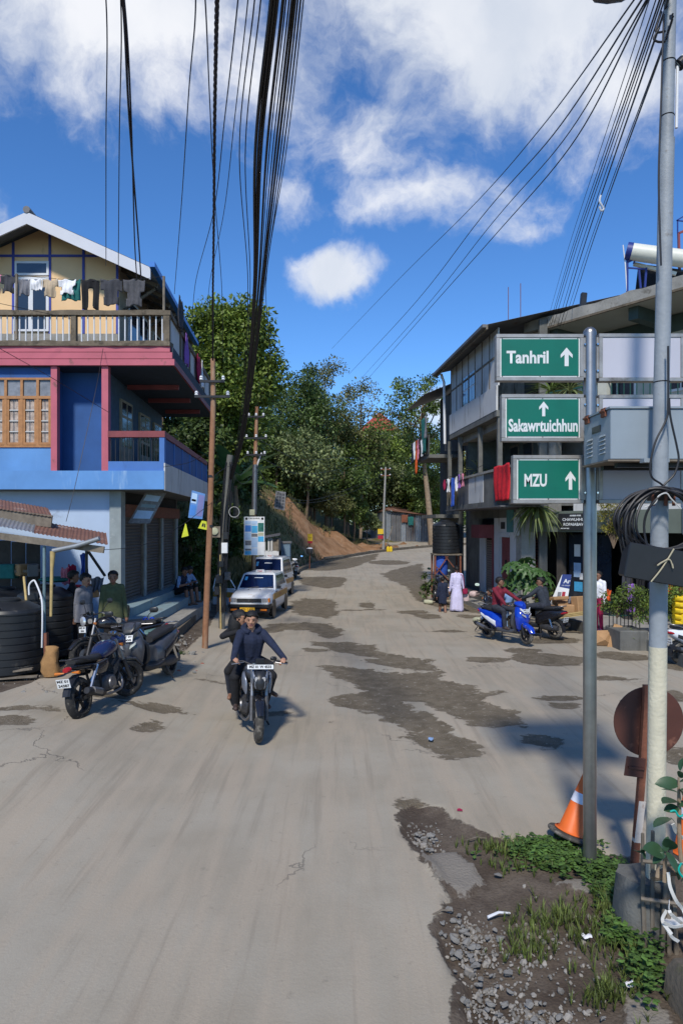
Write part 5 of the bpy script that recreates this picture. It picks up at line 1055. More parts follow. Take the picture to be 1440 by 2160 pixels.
# ---------------------------------------------------------------- tin roofed lean-to with water tanks
def corrugated(name, a, b, c, d, m, parent, o, pitch=.075, amp=.014, th=.0):
 """corrugated sheet over quad a-b (front edge) and d-c (back edge), ridges run front to back"""
 a, b, c, d = map(Vector, (a, b, c, d)); L_ = (b - a).length; n = max(4, int(L_ / pitch * 4)); mb = MB(); up = (b - a).cross(d - a).normalized()
 vs = []
 for i in range(n + 1):
  t_ = i / n; z = amp * math.sin(i * math.pi / 2); vs += [a.lerp(b, t_) + up * z - o, d.lerp(c, t_) + up * z - o]
 mb.add(vs, [(2*i, 2*i+2, 2*i+3, 2*i+1) for i in range(n)]); return mb.build(name, m, parent, 60)
def lean_to():
 t = thing('tin_shed', 'lean-to with rusty tin roofs on thin posts beside the house', 'shed', (-6.5, 13.5, .3)); o = Vector(t.location)
 q = lambda px, py, d, dz=0: P(px, py, d) + Vector((0, 0, dz))
 xs = [-140, -20, 70, 150, 226]
 for i in range(4):
  f = lambda px: float(np.interp(px, [-140, 0, 226], [1078, 1112, 1150])); g = lambda px: float(np.interp(px, [-140, 0, 226], [1040, 1100, 1139]))
  corrugated('roof_sheet', q(xs[i] - 2, f(xs[i]), 12.4, .008 * (i % 2)), q(xs[i + 1] + 2, f(xs[i + 1]), 12.4, .008 * (i % 2)), q(xs[i + 1] * .93 + 14, g(xs[i + 1]) - 14, 14.6, .008 * (i % 2)), q(xs[i] * .93 + 14, g(xs[i]) - 14, 14.6, .008 * (i % 2)), 'tin_rust' if i != 1 else 'tin_grey', t, o, amp=.009)
 for i, (a, b) in enumerate(((-140, -30), (-30, 112))):
  f = lambda px: 1046 + (px + 140) * .155
  corrugated('upper_roof_sheet', q(a, f(a) + 6, 13.6), q(b, f(b) + 6, 13.6), q(b * .9, f(b) - 14, 16.0), q(a * .9, f(a) - 14, 16.0), 'tin_rust', t, o, amp=.009)
 mb = MB(); mb.bar(q(-140, 1068, 13.65) - o, q(110, 1100, 13.65) - o, .04, .24); mb.build('upper_fascia', 'wood_grey', t)
 mb = MB(); mb.bar(q(-140, 1112, 12.45) - o, q(220, 1160, 12.45) - o, .05, .12); mb.build('roof_beam', 'wood_grey', t)
 mb = MB(); mb.tube([q(112, 1162, 12.35) - o, q(160, 1152, 12.35) - o, q(210, 1136, 12.35) - o], .045, 10); mb.build('gutter_pipe', 'tin_grey', t, True)
 mb = MB(); mb.tube([q(112, 1163, 12.35) - o, q(110, 1200, 12.35) - o, q(108, 1300, 12.35) - o], [.05, .03, .025], 10); mb.build('downpipe', 'bamboo', t, True)
 mb = MB(); mb.tube([q(94, 1152, 12.5) - o, q(94, 1410, 12.5) - o], .028, 10); mb.build('post', mat('post_teal', (.13, .2, .22), rough=.6, var=.2), t, True)
 mb = MB(); mb.tube([q(183, 1152, 14.2) - o, q(183, 1330, 14.2) - o], .03, 10); mb.build('post', 'dark_metal', t, True)
 mb = MB(); mb.tube([q(186, 1162, 14.2) - o, q(222, 1215, 14.4) - o], .03, 8); mb.build('brace', 'dark_metal', t, True)
 for k in range(7):
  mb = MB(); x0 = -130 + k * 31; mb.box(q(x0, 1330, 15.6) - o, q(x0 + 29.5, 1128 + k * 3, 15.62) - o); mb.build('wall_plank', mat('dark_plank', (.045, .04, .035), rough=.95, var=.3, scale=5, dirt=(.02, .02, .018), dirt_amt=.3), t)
 mb = MB(); mb.box(q(-60, 1208, 15.0) - o, q(86, 1200, 15.3) - o); mb.build('shelf', 'wood_grey', t)
 mb = MB(); mb.box(q(102, 1255, 14.9) - o, q(205, 1247, 15.5) - o); mb.build('shelf', 'wood_grey', t)
lean_to()
def water_tank(name, label, c, r, h, group=None):
 t = thing(name, label, 'water tank', c, group=group); prof = [(r * .96, 0), (r, .03)]
 n = max(5, int(h / .155))
 for k in range(n):
  z = .05 + (h * .8) * k / n; s = h * .8 / n; prof += [(r, z), (r, z + s * .72), (r * .975, z + s * .8), (r * .975, z + s * .92), (r, z + s * .99)]
 prof += [(r, h * .86), (r * .95, h * .9), (r * .6, h * .985), (r * .34, h)]
 mb = MB(); mb.lathe(prof, 40); mb.build('shell', 'tank_black', t, 25)
 mb = MB(); mb.lathe([(r * .36, h - .02), (r * .37, h + .03), (r * .33, h + .05), (0.02, h + .06)], 24); mb.build('lid', 'tank_black', t, True)
 mb = MB(); mb.cbox((0, -r * .93, h * .9), (.1, .06, .06)); mb.build('lug', 'tank_black', t)
 return t
c = P(18, 1415, 12.3); water_tank('water_tank', 'black ribbed water tank nearest the road under the tin roof', (c.x, 12.3, c.z), .58, 1.26, 'black water tanks by the tin shed')
c = P(96, 1380, 13.75); water_tank('water_tank', 'black water tank behind the teal shed post', (c.x, 13.75, c.z - .02), .53, 1.38, 'black water tanks by the tin shed')
c = P(10, 1380, 14.1); water_tank('water_tank', 'black water tank farthest back in the tin shed', (c.x, 14.1, c.z - .02), .6, 1.36, 'black water tanks by the tin shed')
def shed_goods():
 def tb(nm, pts, r, m, lb, cat, smooth=True): mb = MB(); mb.tube(pts, r, 8); return tag(mb.build(nm, m, smooth=smooth), lb, cat)
 tb('bamboo_pole', [P(51, 1217, 12.9), P(56, 1268, 12.6)], .022, 'bamboo', 'short yellow bamboo standing on the front tank', 'pole')
 tb('water_pipe', spline([P(62, 1255, 12.4), P(62, 1235, 12.4), P(70, 1225, 12.4), P(76, 1229, 12.4), P(88, 1262, 12.3), P(90, 1300, 12.2), P(89, 1366, 12.2)], 6), .016, 'pvc_white', 'white water pipe bent over beside the front tank', 'pipe')
 # sack and timber by the tank
 mb = MB(); c = P(106, 1418, 11.9); rr = []
 for k, (z, a, b) in enumerate(((0, .13, .08), (.1, .15, .1), (.25, .14, .1), (.42, .11, .09), (.5, .1, .06), (.53, .09, .03))): rr.append([Vector((x + .03 * math.sin(k * 2 + j) + .05 * z, y, z)) for j, (x, y, _) in enumerate(ring(0, 0, 0, a, b, 14, 2.6, 'z'))])
 mb.loft(rr); o = mb.build('sack', 'sack_brown', smooth=True); o.location = (c.x, 11.9, gz(c.x, 11.9) + .02); tag(o, 'brown paper sack standing against the water tanks', 'sack')
 mb = MB(); mb.bar(P(98, 1400, 12.0), P(98, 1335, 12.05), .09, .05); tag(mb.build('timber_post', 'rust'), 'short reddish timber post behind the brown sack', 'post')
 for k, (x0, y0, x1, y1) in enumerate(((0, 1424, 70, 1410), (20, 1432, 80, 1426))):
  mb = MB(); mb.bar(P(x0 - 30, y0, 11.8), P(x1, y1, 11.9), .09, .03); tag(mb.build('timber_board', 'wood_grey'), ('pale board lying under the front water tank', 'dark board lying in the rubble by the tank')[k], 'board')
 for x, y, w, h, m, kind, lb in ((142, 1198, 22, 34, 'cloth_pink', 'cloth', 'pink and white cloth hung in the tin shed'), (152, 1192, 16, 44, 'cloth_crimson', 'cloth', 'maroon striped scarf hung beside the pink cloth'), (178, 1168, 16, 46, 'cloth_blue', 'cloth', 'bright blue cloth on the rear shed post'), (262, 1277, 26, 28, 'cloth_beige', 'cloth', 'off white rag on the end of the steps'), (206, 1218, 26, 30, 'cloth_grey', 'cloth', 'patterned grey cloth behind the jacketed men')):
  garment(kind, w * 14.3 / F, h * 14.3 / F, m, lb, P(x, y, 14.4 if x < 200 else 15.0), seed=int(x), wob=.05, group='cloths round the tin shed')
 mb = MB(); c = P(118, 1222, 14.5); mb.loft([[Vector((x, y, z + .02 * math.sin(x * 20))) for x, y, z in ring(0, 0, 0, .33 * k, .05 * k + .01, 16, 2.2, 'y')] if False else ring(yy, 0, 0, .33 * k, .06 * k, 14, 2.2, 'y') for yy, k in ((-.2, .4), (-.1, 1), (.1, 1), (.2, .4))]); o = mb.build('tarpaulin', 'cloth_teal', smooth=True); o.location = c; tag(o, 'folded green tarpaulin on the shed shelf', 'tarpaulin')
 for k, (x, y, s, m) in enumerate(((20, 1195, .16, 'cloth_teal'), (48, 1192, .13, 'cardboard'), (70, 1193, .14, 'tin_dark'), (160, 1235, .12, 'cloth_red'), (192, 1236, .15, 'cardboard'))):
  mb = MB(); mb.cbox((0, 0, s), (s, s * .8, s)); o = mb.build('carton', m, bevel=.02); o.location = P(x, y + 10, 15.1 if x < 100 else 15.2) + Vector((0, 0, -s)); o.rotation_euler = (0, 0, k); tag(o, ('teal bundle on the dark shed shelf', 'cardboard carton on the dark shed shelf', 'grey tin on the dark shed shelf', 'red packet on the lower shed shelf', 'cardboard carton on the lower shed shelf')[k], 'carton')
 # drum with sandals
 c = P(307, 1375, 14.0); t = thing('metal_drum', 'cut down teal drum at the end of the steps', 'drum', (c.x, 14.0, .33)); mb = MB(); mb.lathe([(.34, 0), (.35, .02), (.34, .2), (.352, .22), (.34, .24), (.34, .46), (.352, .48), (.34, .5), (.34, .66), (.36, .68), (.36, .70)], 28); mb.build('shell', 'drum_teal', t, True); mb = MB(); mb.lathe([(.35, .695), (.35, .705)], 28); mb.build('top', 'wood_grey', t)
 for k, dx in enumerate((0.0, .13)):
  s_ = thing('sandal', ('blue sandal on the teal drum beside its pair', 'blue sandal on the teal drum nearer the scooter')[k], 'sandal', (c.x + .03 + dx, 13.9, 1.036), R(12 - 20 * k)); mb = MB(); mb.prism([(-.04, -.12), (.04, -.12), (.045, .08), (.02, .13), (-.02, .13), (-.045, .08)], (0, 0, 0), (1, 0, 0), (0, 1, 0), (0, 0, 1), .022); mb.build('sole', 'cloth_blue', s_)
  mb = MB(); mb.tube([Vector((.045 * math.cos(a), .02 - .02 * math.sin(a), .02 + .055 * math.sin(a))) for a in np.linspace(0, 3.14, 9)], .016, 6); mb.build('strap', 'paint_blue', s_, True)
 # seat box at the men
 mb = MB(); mb.cbox((0, 0, .2), (.1, .09, .2)); o = mb.build('timber_stump', 'rust', bevel=.01); c = P(262, 1352, 14.4); o.location = (c.x, 14.4, .33); tag(o, 'reddish timber stump beside the teal drum', 'stump')
shed_goods()
# ---------------------------------------------------------------- old three storey house on the right, far part of the row
UR = Vector((-.089, 1, 0))
def fx(d): return 5.5 + .089 * (28 - d)            # street face of the row at distance d
def house_right():
 t = thing('old_house', 'weathered grey three storey house with laundry on its balconies', 'house', (6.5, 26, 0)); o = Vector(t.location)
 def Q(nm, d0, d1, off0, off1, z0, z1, m, par=t):
  """box along the street face from d0 to d1, off = metres out towards the road (negative = into the house)"""
  mb = MB(); mb.prism([(fx(d0) - off0 - o.x, d0 - o.y), (fx(d1) - off0 - o.x, d1 - o.y), (fx(d1) - off1 - o.x, d1 - o.y), (fx(d0) - off1 - o.x, d0 - o.y)], (0, 0, z0 - o.z), (1, 0, 0), (0, 1, 0), (0, 0, 1), z1 - z0); return mb.build(nm, m, par)
 Zg = .35
 # plinth with steps
 Q('plinth', 22.0, 29.5, .55, -1, -.2, Zg, 'dark_concrete'); Q('step', 22, 26.5, 1.0, .551, -.2, .16, 'concrete')
 # ground floor from the far end to the corner pillar
 Q('back_wall', 22.0, 29.5, -3, -3.2, Zg, 9.3, 'interior_dark'); Q('end_wall', 29.3, 29.5, 0, -3, Zg, 9.3, 'dark_concrete'); Q('near_wall', 21.9, 22.0, -.3, -.55, Zg, 9.6, 'dark_concrete')
 Q('dark_bay', 27.6, 29.3, -.02, -.15, Zg, 3.35, 'dark_concrete'); Q('white_pier', 26.75, 27.5, .0, -.2, Zg, 3.0, 'white_wall')
 mb = MB(); n_ = int(2.1 / .09);
 for k in range(n_):
  z = Zg + .02 + k * .09; d0, d1 = 25.75, 26.7; mb.prism([(fx(d0) + .03 - o.x, d0 - o.y), (fx(d1) + .03 - o.x, d1 - o.y), (fx(d1) + .06 - o.x, d1 - o.y), (fx(d0) + .06 - o.x, d0 - o.y)], (0, 0, z - o.z), (1, 0, 0), (0, 1, 0), (0, 0, 1), .07)
 struct(mb.build('rolling_shutter', 'shutter_grey', t), 'stuff'); Q('shutter_backing', 25.7, 26.75, -.061, -.1, Zg, 2.6, 'interior_dark')
 Q('shutter_jamb', 25.62, 25.74, .05, -.1, Zg, 2.75, 'maroon_paint'); Q('shutter_awning', 25.6, 26.7, .55, -.0, 2.5, 3.0, 'maroon_paint')
 Q('white_pier', 25.0, 25.61, .0, -.2, Zg, 3.25, 'white_wall'); dr = Q('door', 23.9, 24.95, -.08, -.14, Zg, 2.55, 'maroon_paint')
 for z in (.35, .95, 1.5, 2.0): Q('door_panel', 23.98, 24.87, -.06, -.0795, Zg + z - .3, Zg + z + .17, 'maroon_paint', dr)
 Q('door_handle', 24.38, 24.46, -.02, -.058, 1.3, 1.75, 'dark_metal', dr); Q('door_lintel', 23.85, 25.0, .03, -.2, 2.56, 2.7, 'white_wall'); Q('over_door', 23.85, 25.0, 0, -.2, 2.701, 3.25, 'white_wall'); vt = Q('vent', 24.35, 24.8, .012, .001, 2.85, 3.1, 'sign_dark');
 Q('white_wall', 22.5, 23.84, .0, -.2, Zg, 3.25, 'white_wall'); Q('corner_pillar', 22.0, 22.5, .25, -.2, Zg - .3, 3.5, 'concrete')
 Q('lintel_beam', 22.0, 29.3, -.01, -.22, 3.25, 3.62, 'dark_concrete')
 for d0, d1, m, z0, z1 in ((22.6, 23.2, mat('board_teal', (.05, .17, .17), rough=.6, var=.2), 2.75, 3.5), (22.05, 22.5, 'weathered_white', 2.65, 3.25)): Q('notice_board', d0, d1, .33, .28, z0, z1, m)
 # first floor balcony
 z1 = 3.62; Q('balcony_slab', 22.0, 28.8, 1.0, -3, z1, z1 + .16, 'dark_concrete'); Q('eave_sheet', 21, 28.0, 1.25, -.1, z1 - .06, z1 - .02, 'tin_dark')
 segs = ((27.05, 28.8, 'lattice'), (25.5, 27.0, 'tin_dark'), (23.6, 25.45, 'weathered_white'), (22.0, 23.55, 'dark_concrete'))
 for a, b, m in segs: Q('parapet', a, b, 1.0, .94, z1 + .16, z1 + 1.12, mat('lattice', (.16, .14, .085), rough=.9, var=.35, scale=14) if m == 'lattice' else m)
 for k in range(7):
  a = 27.05 + k * .25; Q('lattice_bar', a, a + .05, 1.03, 1.001, z1 + .2, z1 + 1.1, 'wood_grey')
 Q('parapet_cap', 22.0, 28.8, 1.06, .9, z1 + 1.121, z1 + 1.2, 'concrete')
 Q('balcony_slab', 20.4, 21.995, 1.0, -.1, z1, z1 + .16, 'dark_concrete'); Q('parapet', 20.4, 21.995, 1.0, .94, z1 + .16, z1 + 1.12, 'weathered_white'); Q('parapet_cap', 20.4, 21.995, 1.06, .9, z1 + 1.121, z1 + 1.2, 'concrete')
 Q('first_wall', 22.0, 27.0, -.8, -.95, z1 + .16, 6.5, mat('wall_green_grey', (.085, .1, .09), rough=.85, var=.2)); Q('first_partition', 26.9, 27.0, .6, -.8, z1 + .16, 6.5, mat('wall_green_grey', None))
 for a in (22.4, 23.8, 25.2): wn = Q('window', a, a + .95, -.77, -.8, z1 + 1.0, 6.0, 'wood_grey'); Q('pane', a + .08, a + .87, -.755, -.769, z1 + 1.1, 5.9, 'window_glass', wn)
 for a in (22.05, 24.2, 26.9, 28.6): Q('balcony_post', a, a + .14, .98, .84, z1 + 1.2, 6.5, 'dark_concrete')
 # second floor: jettied white panelled storey
 z2 = 6.5; Q('upper_slab', 22.0, 28.1, 1.05, -3, z2, z2 + .2, 'dark_concrete'); Q('slab_haunch', 22.0, 28.0, .7, -.2, z2 - .25, z2 - .001, 'concrete')
 Q('apron_board', 22.0, 28.1, 1.06, 1.0, z2 + .2, z2 + 1.0, 'weathered_white')
 n = 7; dd = np.linspace(22.0, 28.0, n + 1); z3 = 9.35
 for k in range(n):
  a, b = dd[k], dd[k + 1]
  if k in (3, 4):
   wn = Q('window', a, b, .99, .93, z2 + 1.0, z3 - .75, 'pvc_white');
   for j in range(2):
    for i in range(2): Q('pane', a + .06 + i * (b - a - .05) / 2, a + .01 + (i + 1) * (b - a - .05) / 2, 1.0, .991, z2 + 1.07 + j * .55, z2 + 1.07 + j * .55 + .48, mat('pane_sky', (.10, .16, .24), rough=.06, var=.3, scale=2, spec=.8), wn)
   Q('wall_panel', a, b, 1.0, .95, z3 - .75, z3, 'weathered_white')
  else:
   Q('wall_panel', a, b, 1.0, .95, z2 + 1.0, z2 + 1.95, 'weathered_white'); Q('wall_panel', a, b, 1.0, .95, z2 + 1.98, z3, 'weathered_white')
  Q('batten', b - .03, b + .03, 1.02, .94, z2 + .9, z3, 'wood_grey')
 Q('batten', 22.0, 28.1, 1.025, .94, z2 + 1.94, z2 + 2.0, 'wood_grey'); Q('end_panel', 28.05, 28.12, 1.0, -2, z2 + .2, z3, 'weathered_white')
 mb = MB()
 vs = []
 ny = 48
 for j in range(ny + 1):
  d = 21.6 + (28.7 - 21.6) * j / ny; dz = .02 * (1 if j % 2 else -1); vs += [Vector((fx(d) - 1.5, d, z3 + dz)) - o, Vector((fx(d) + 3, d, z3 + 1.0 + dz)) - o]
 mb.add(vs, [(2*j, 2*j+1, 2*j+3, 2*j+2) for j in range(ny)]); mb.build('roof_sheet', 'tin_dark', t); Q('eave_board', 21.6, 28.7, 1.5, 1.44, z3 - .16, z3 - .01, 'wood_grey')
 Q('gutter', 21.6, 28.8, 1.62, 1.5, z3 - .1, z3 - .001, 'tin_dark')
 mb = MB(); a = Vector((fx(28.3) - 1.35, 28.3, z3 - .1)) - o; mb.tube([a, a + Vector((.12, 0, -.35)), a + Vector((.15, -.02, -2.9))], .055, 10); mb.build('downpipe', 'pvc_white', t, True)
 for k, (d, z) in enumerate(((23.4, 1.5), (22.2, 1.2))):
  mb = MB(); q = Vector((fx(d) - .2, d, z3 + .3)) - o; mb.tube([q, q + Vector((0, 0, z))], .012, 6); mb.build('rebar', 'rust', t)
 # rear wing with its own lean-to roof, beyond the main block
 Q('wing_wall', 29.5, 33, .3, .1, .3, 9.0, mat('wing_dark', (.07, .075, .075), rough=.9, var=.25)); Q('wing_front', 29.5, 29.6, .9, -.5, 6.2, 8.6, 'tin_dark'); Q('wing_balcony', 29.5, 32, 1.6, .3, 5.9, 6.05, 'dark_concrete'); Q('wing_floor', 29.5, 32.5, 1.3, .3, 3.3, 3.45, 'dark_concrete'); Q('wing_rail', 29.5, 32, 1.62, 1.56, 6.06, 6.9, mat('wing_dark', None))
 mb = MB(); ny = 20; vs = []
 for j in range(ny + 1):
  d = 28.9 + 4.5 * j / ny; dz = .02 * (1 if j % 2 else -1); vs += [Vector((fx(d) - 1.9, d, 8.55 + dz)) - o, Vector((fx(d) + 1.5, d, 9.9 + dz)) - o]
 mb.add(vs, [(2*j, 2*j+1, 2*j+3, 2*j+2) for j in range(ny)]); mb.build('wing_roof', 'tin_dark', t)
house_right()
# ---------------------------------------------------------------- shop house at the junction, under the flat roof
def shop_house():
 A = Vector((6.40, 22.2)); Bv = Vector((9.1, 18.3)); u = (Bv - A).normalized(); n = Vector((-u.y, u.x)); n = n if n.y < 0 else -n    # n points to the road
 t = thing('shop_house', 'pale shop house with wide concrete roof slab behind the sign boards', 'house', (9, 20.5, 0)); o = Vector(t.location)
 def Q(nm, s0, s1, out0, out1, z0, z1, m, par=t):
  c = [A + u * s0 + n * out0, A + u * s1 + n * out0, A + u * s1 + n * out1, A + u * s0 + n * out1]; mb = MB(); pl = [(p.x - o.x, p.y - o.y) for p in c]
  mb.prism(pl, (0, 0, z0), (1, 0, 0), (0, 1, 0), (0, 0, 1), z1 - z0); return mb.build(nm, m, par)
 LZ = 9.0
 mb = MB(); rnd = random.Random(5); rr = []      # roof slab, weathered edge
 for k in range(25):
  s = -.6 + 9.2 * k / 24; j = lambda: rnd.uniform(-.03, .03); e = A + u * s; b = A + u * s - n * 7; zt = 9.68 + j()
  rr.append([Vector((e.x, e.y, 9.36 + j() * .3)) - o, Vector((e.x + j(), e.y + j(), zt)) - o, Vector((b.x, b.y, 9.7)) - o, Vector((b.x, b.y, 9.36)) - o])
 mb.loft(rr); mb.build('roof_slab', 'concrete', t); Q('roof_drip', -.6, 8.6, .012, -.06, 9.30, 9.365, 'mossy_concrete')
 Q('soffit', -.55, 8.55, -.07, -6, 9.32, 9.358, 'soffit')
 for s in (.2, 3.0, 6.0): Q('soffit_beam', s, s + .3, -.3, -2.0, 8.95, 9.319, 'beam_green')
 Q('ring_beam', -.4, 8.5, -1.95, -2.25, 8.8, 9.3, 'beam_green')
 Q('upper_wall', 0, 8.5, -2.0, -2.2, 6.3, 8.8, mat('wall_cream_grey', (.46, .46, .40), rough=.8, var=.08));
 for s in (.9, 3.0, 5.2):
  w = Q('window', s, s + 1.3, -1.96, -2.0, 7.0, 8.4, 'pvc_white')
  for i in range(2): Q('pane', s + .07 + i * .6, s + .62 + i * .6, -1.95, -1.959, 7.08, 8.32, 'window_glass', w)
 Q('upper_floor', -.3, 8.5, .0, -6, 6.05, 6.3, 'concrete')
 for k in range(44):
  s = -.2 + k * .2; Q('baluster', s, s + .022, -.05, -.072, 6.3, 7.2, mat('rail_green', (.02, .075, .06), rough=.5, var=.1))
 Q('handrail', -.3, 8.5, -.03, -.09, 7.2, 7.26, mat('rail_green', None))
 for s in (2.2, 5.8): Q('rail_pier', s, s + .3, .02, -.2, 6.3, 7.3, mat('wall_cream_grey', None))
 Q('first_wall', -.2, 8.5, -1.2, -1.4, 3.4, 6.05, 'dark_concrete')
 for s in (.3, 2.2, 4.2, 6.2): Q('first_column', s, s + .28, -.1, -.4, 3.4, 6.05, 'concrete')
 for s in (.9, 2.9, 4.9): w = Q('window', s, s + 1.1, -1.16, -1.2, 4.3, 5.7, 'wood_grey'); Q('pane', s + .08, s + 1.02, -1.15, -1.159, 4.38, 5.62, 'window_glass', w)
 Q('canopy_slab', -.7, 8.5, .35, -3, 3.2, 3.4, 'dark_concrete'); Q('canopy_fascia', -.7, 8.5, .4, .34, 2.78, 3.42, 'olive_fascia')
 Q('ledge', 1.6, 8.5, .36, .1, 3.42, 3.7, 'weathered_white')
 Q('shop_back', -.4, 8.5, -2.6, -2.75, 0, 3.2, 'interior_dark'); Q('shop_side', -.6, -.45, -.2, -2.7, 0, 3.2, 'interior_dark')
 for s in (.55, 2.9, 5.4): Q('shop_column', s, s + .2, -.2, -.42, .25, 2.8, mat('column_brown', (.06, .052, .045), rough=.8, var=.2))
 Q('glass_door', .8, 2.3, -.5, -.53, .28, 2.7, 'window_glass')
 for k, (s, z, w, h, m) in enumerate(((1.0, 2.0, .22, .38, 'plate_white'), (1.35, 1.85, .13, .13, 'plate_white'), (.98, 1.35, .26, .45, 'print_light_blue'), (1.2, 1.28, .4, .2, 'plate_white'), (1.0, .9, .3, .3, 'print_cyan'), (1.5, .95, .35, .3, 'print_grey'))): Q('sticker', s, s + w, -.49, -.499, z, z + h, m)
 mb = MB()
 for k in range(27):
  z = .3 + k * .095; c = [A + u * -.6 + n * .02, A + u * .25 + n * .02, A + u * .25 - n * .02, A + u * -.6 - n * .02]; mb.prism([(p.x - o.x, p.y - o.y) for p in c], (0, 0, z), (1, 0, 0), (0, 1, 0), (0, 0, 1), .075)
 struct(mb.build('rolling_shutter', mat('shutter_maroon', (.13, .05, .04), rough=.6, var=.2), t), 'stuff'); Q('shutter_backing', -.6, .25, -.021, -.1, .2, 3.2, 'interior_dark')
 # downpipes on the fascia
 for s in (5.1, 5.5):
  p = A + u * s + n * .46; mb = MB(); mb.tube([Vector((p.x, p.y, 4.4)) - o, Vector((p.x, p.y, 2.75)) - o], .06, 10); mb.build('downpipe', 'pvc_white', t, True)
 p = A + u * 4.2 - n * 1.6; mb = MB(); mb.tube([Vector((p.x + 2, p.y + .4, 9.2)) - o, Vector((p.x + .5, p.y, 8.6)) - o, Vector((p.x + .3, p.y, 6.4)) - o], .07, 10); mb.build('rain_pipe', 'pvc_white', t, True)
 return A, u, n
SA, SU, SN = shop_house()
def S3(s, out, z): p = SA + SU * s + SN * out; return Vector((p.x, p.y, z))
# shop name board, hung plants, goods
def name_board():
 a = P(1185, 1120, 20.3); t = thing('shop_name_board', 'black shop name board with white lettering on the canopy', 'sign', a); rt = Vector((SU.x, SU.y, 0)); T0 = face_T((0, 0, 0), rt, (0, 0, 1))
 w = 1.16; h = .50; nn = Vector((SN.x, SN.y, 0)); t.location = S3(1.15, .46, 2.84); mb = MB(); mb.prism([(0, 0), (w, 0), (w, h), (0, h)], (0, 0, 0), rt, (0, 0, 1), nn, .04); mb.build('board', 'sign_dark', t)
 for s_, fs, x, z, wd in (('ADHERED STORE', .055, .62, .435, .4), ('CHAWLHHUN', .12, .60, .315, .88), ('ROPAIABAWK', .12, .62, .17, .86), ('PROP. RAMTHARI', .035, .25, .05, .3)): text(s_, fs, 'sign_white', parent=t, T=face_T(rt * x + Vector((0, 0, z)) + nn * .043, rt, (0, 0, 1)), bold=.003, width=wd)
name_board()
def solar():
 D = 20.0; c = P(1360, 610, D); t = thing('solar_water_heater', 'solar water heater with cream tank on blue legs on the flat roof', 'water heater', (c.x, D, 9.7)); o = Vector(t.location); q = lambda x, y, d=D: P(x, y, d) - o
 ax = (q(1440, 545, D - .4) - q(1326, 530)).normalized(); a = q(1322, 530); mb = MB(); mb.tube([a, a + ax * 1.6], .245, 28); mb.build('tank', 'solar_cream', t, True); mb = MB(); mb.tube([a - ax * .03, a + ax * .12], .253, 28); mb.build('end_cap', 'frame_navy', t, True)
 for x0, y0, x1, y1 in ((1322, 545, 1322, 612), (1346, 565, 1350, 604), (1362, 565, 1359, 602)): mb = MB(); mb.bar(q(x0, y0), q(x1, y1 + 4), .05); mb.build('leg', 'frame_navy', t)
 for p0, p1 in (((1324, 565), (1362, 568)), ((1324, 553), (1335, 548)), ((1335, 556), (1344, 535)), ((1374, 556), (1382, 538)), ((1324, 548), (1400, 553))): mb = MB(); mb.bar(q(*p0, D - .02), q(*p1, D - .02), .04); mb.build('brace', 'frame_navy', t)
 mb = MB(); mb.bar(q(1335, 557, D + .2), q(1425, 578, D - .2), .12, .09); mb.build('manifold', 'solar_cream', t)
 mb = MB(); mb.prism([(0, 0), (1.5, 0), (1.5, -.05), (0, -.05)], q(1345, 556, D + .2), ax, (0, 0, 1), Vector((.3, .9, -.45)), 1.1); mb.build('collector', 'window_glass', t)
 mb = MB(); mb.tube([q(1313, 517), q(1318, 560), q(1321, 614)], .018, 8); mb.build('water_pipe', 'pvc_white', t, True)
 t2 = thing('roof_frame', 'thin navy metal tank frame beside the solar heater', 'frame', P(1432, 575, D)); o2 = Vector(t2.location)
 for p0, p1 in (((1428, 465), (1428, 492)), ((1426, 465), (1460, 445)), ((1426, 465), (1470, 470)), ((1430, 492), (1432, 575)), ((1430, 492), (1465, 478)), ((1470, 470), (1470, 575))): mb = MB(); mb.bar(P(*p0, D) - o2, P(*p1, D) - o2, .06 if p0[0] == 1430 else .03); mb.build('bar', 'frame_navy' if p0[0] != 1430 else 'maroon_paint', t2)
solar()
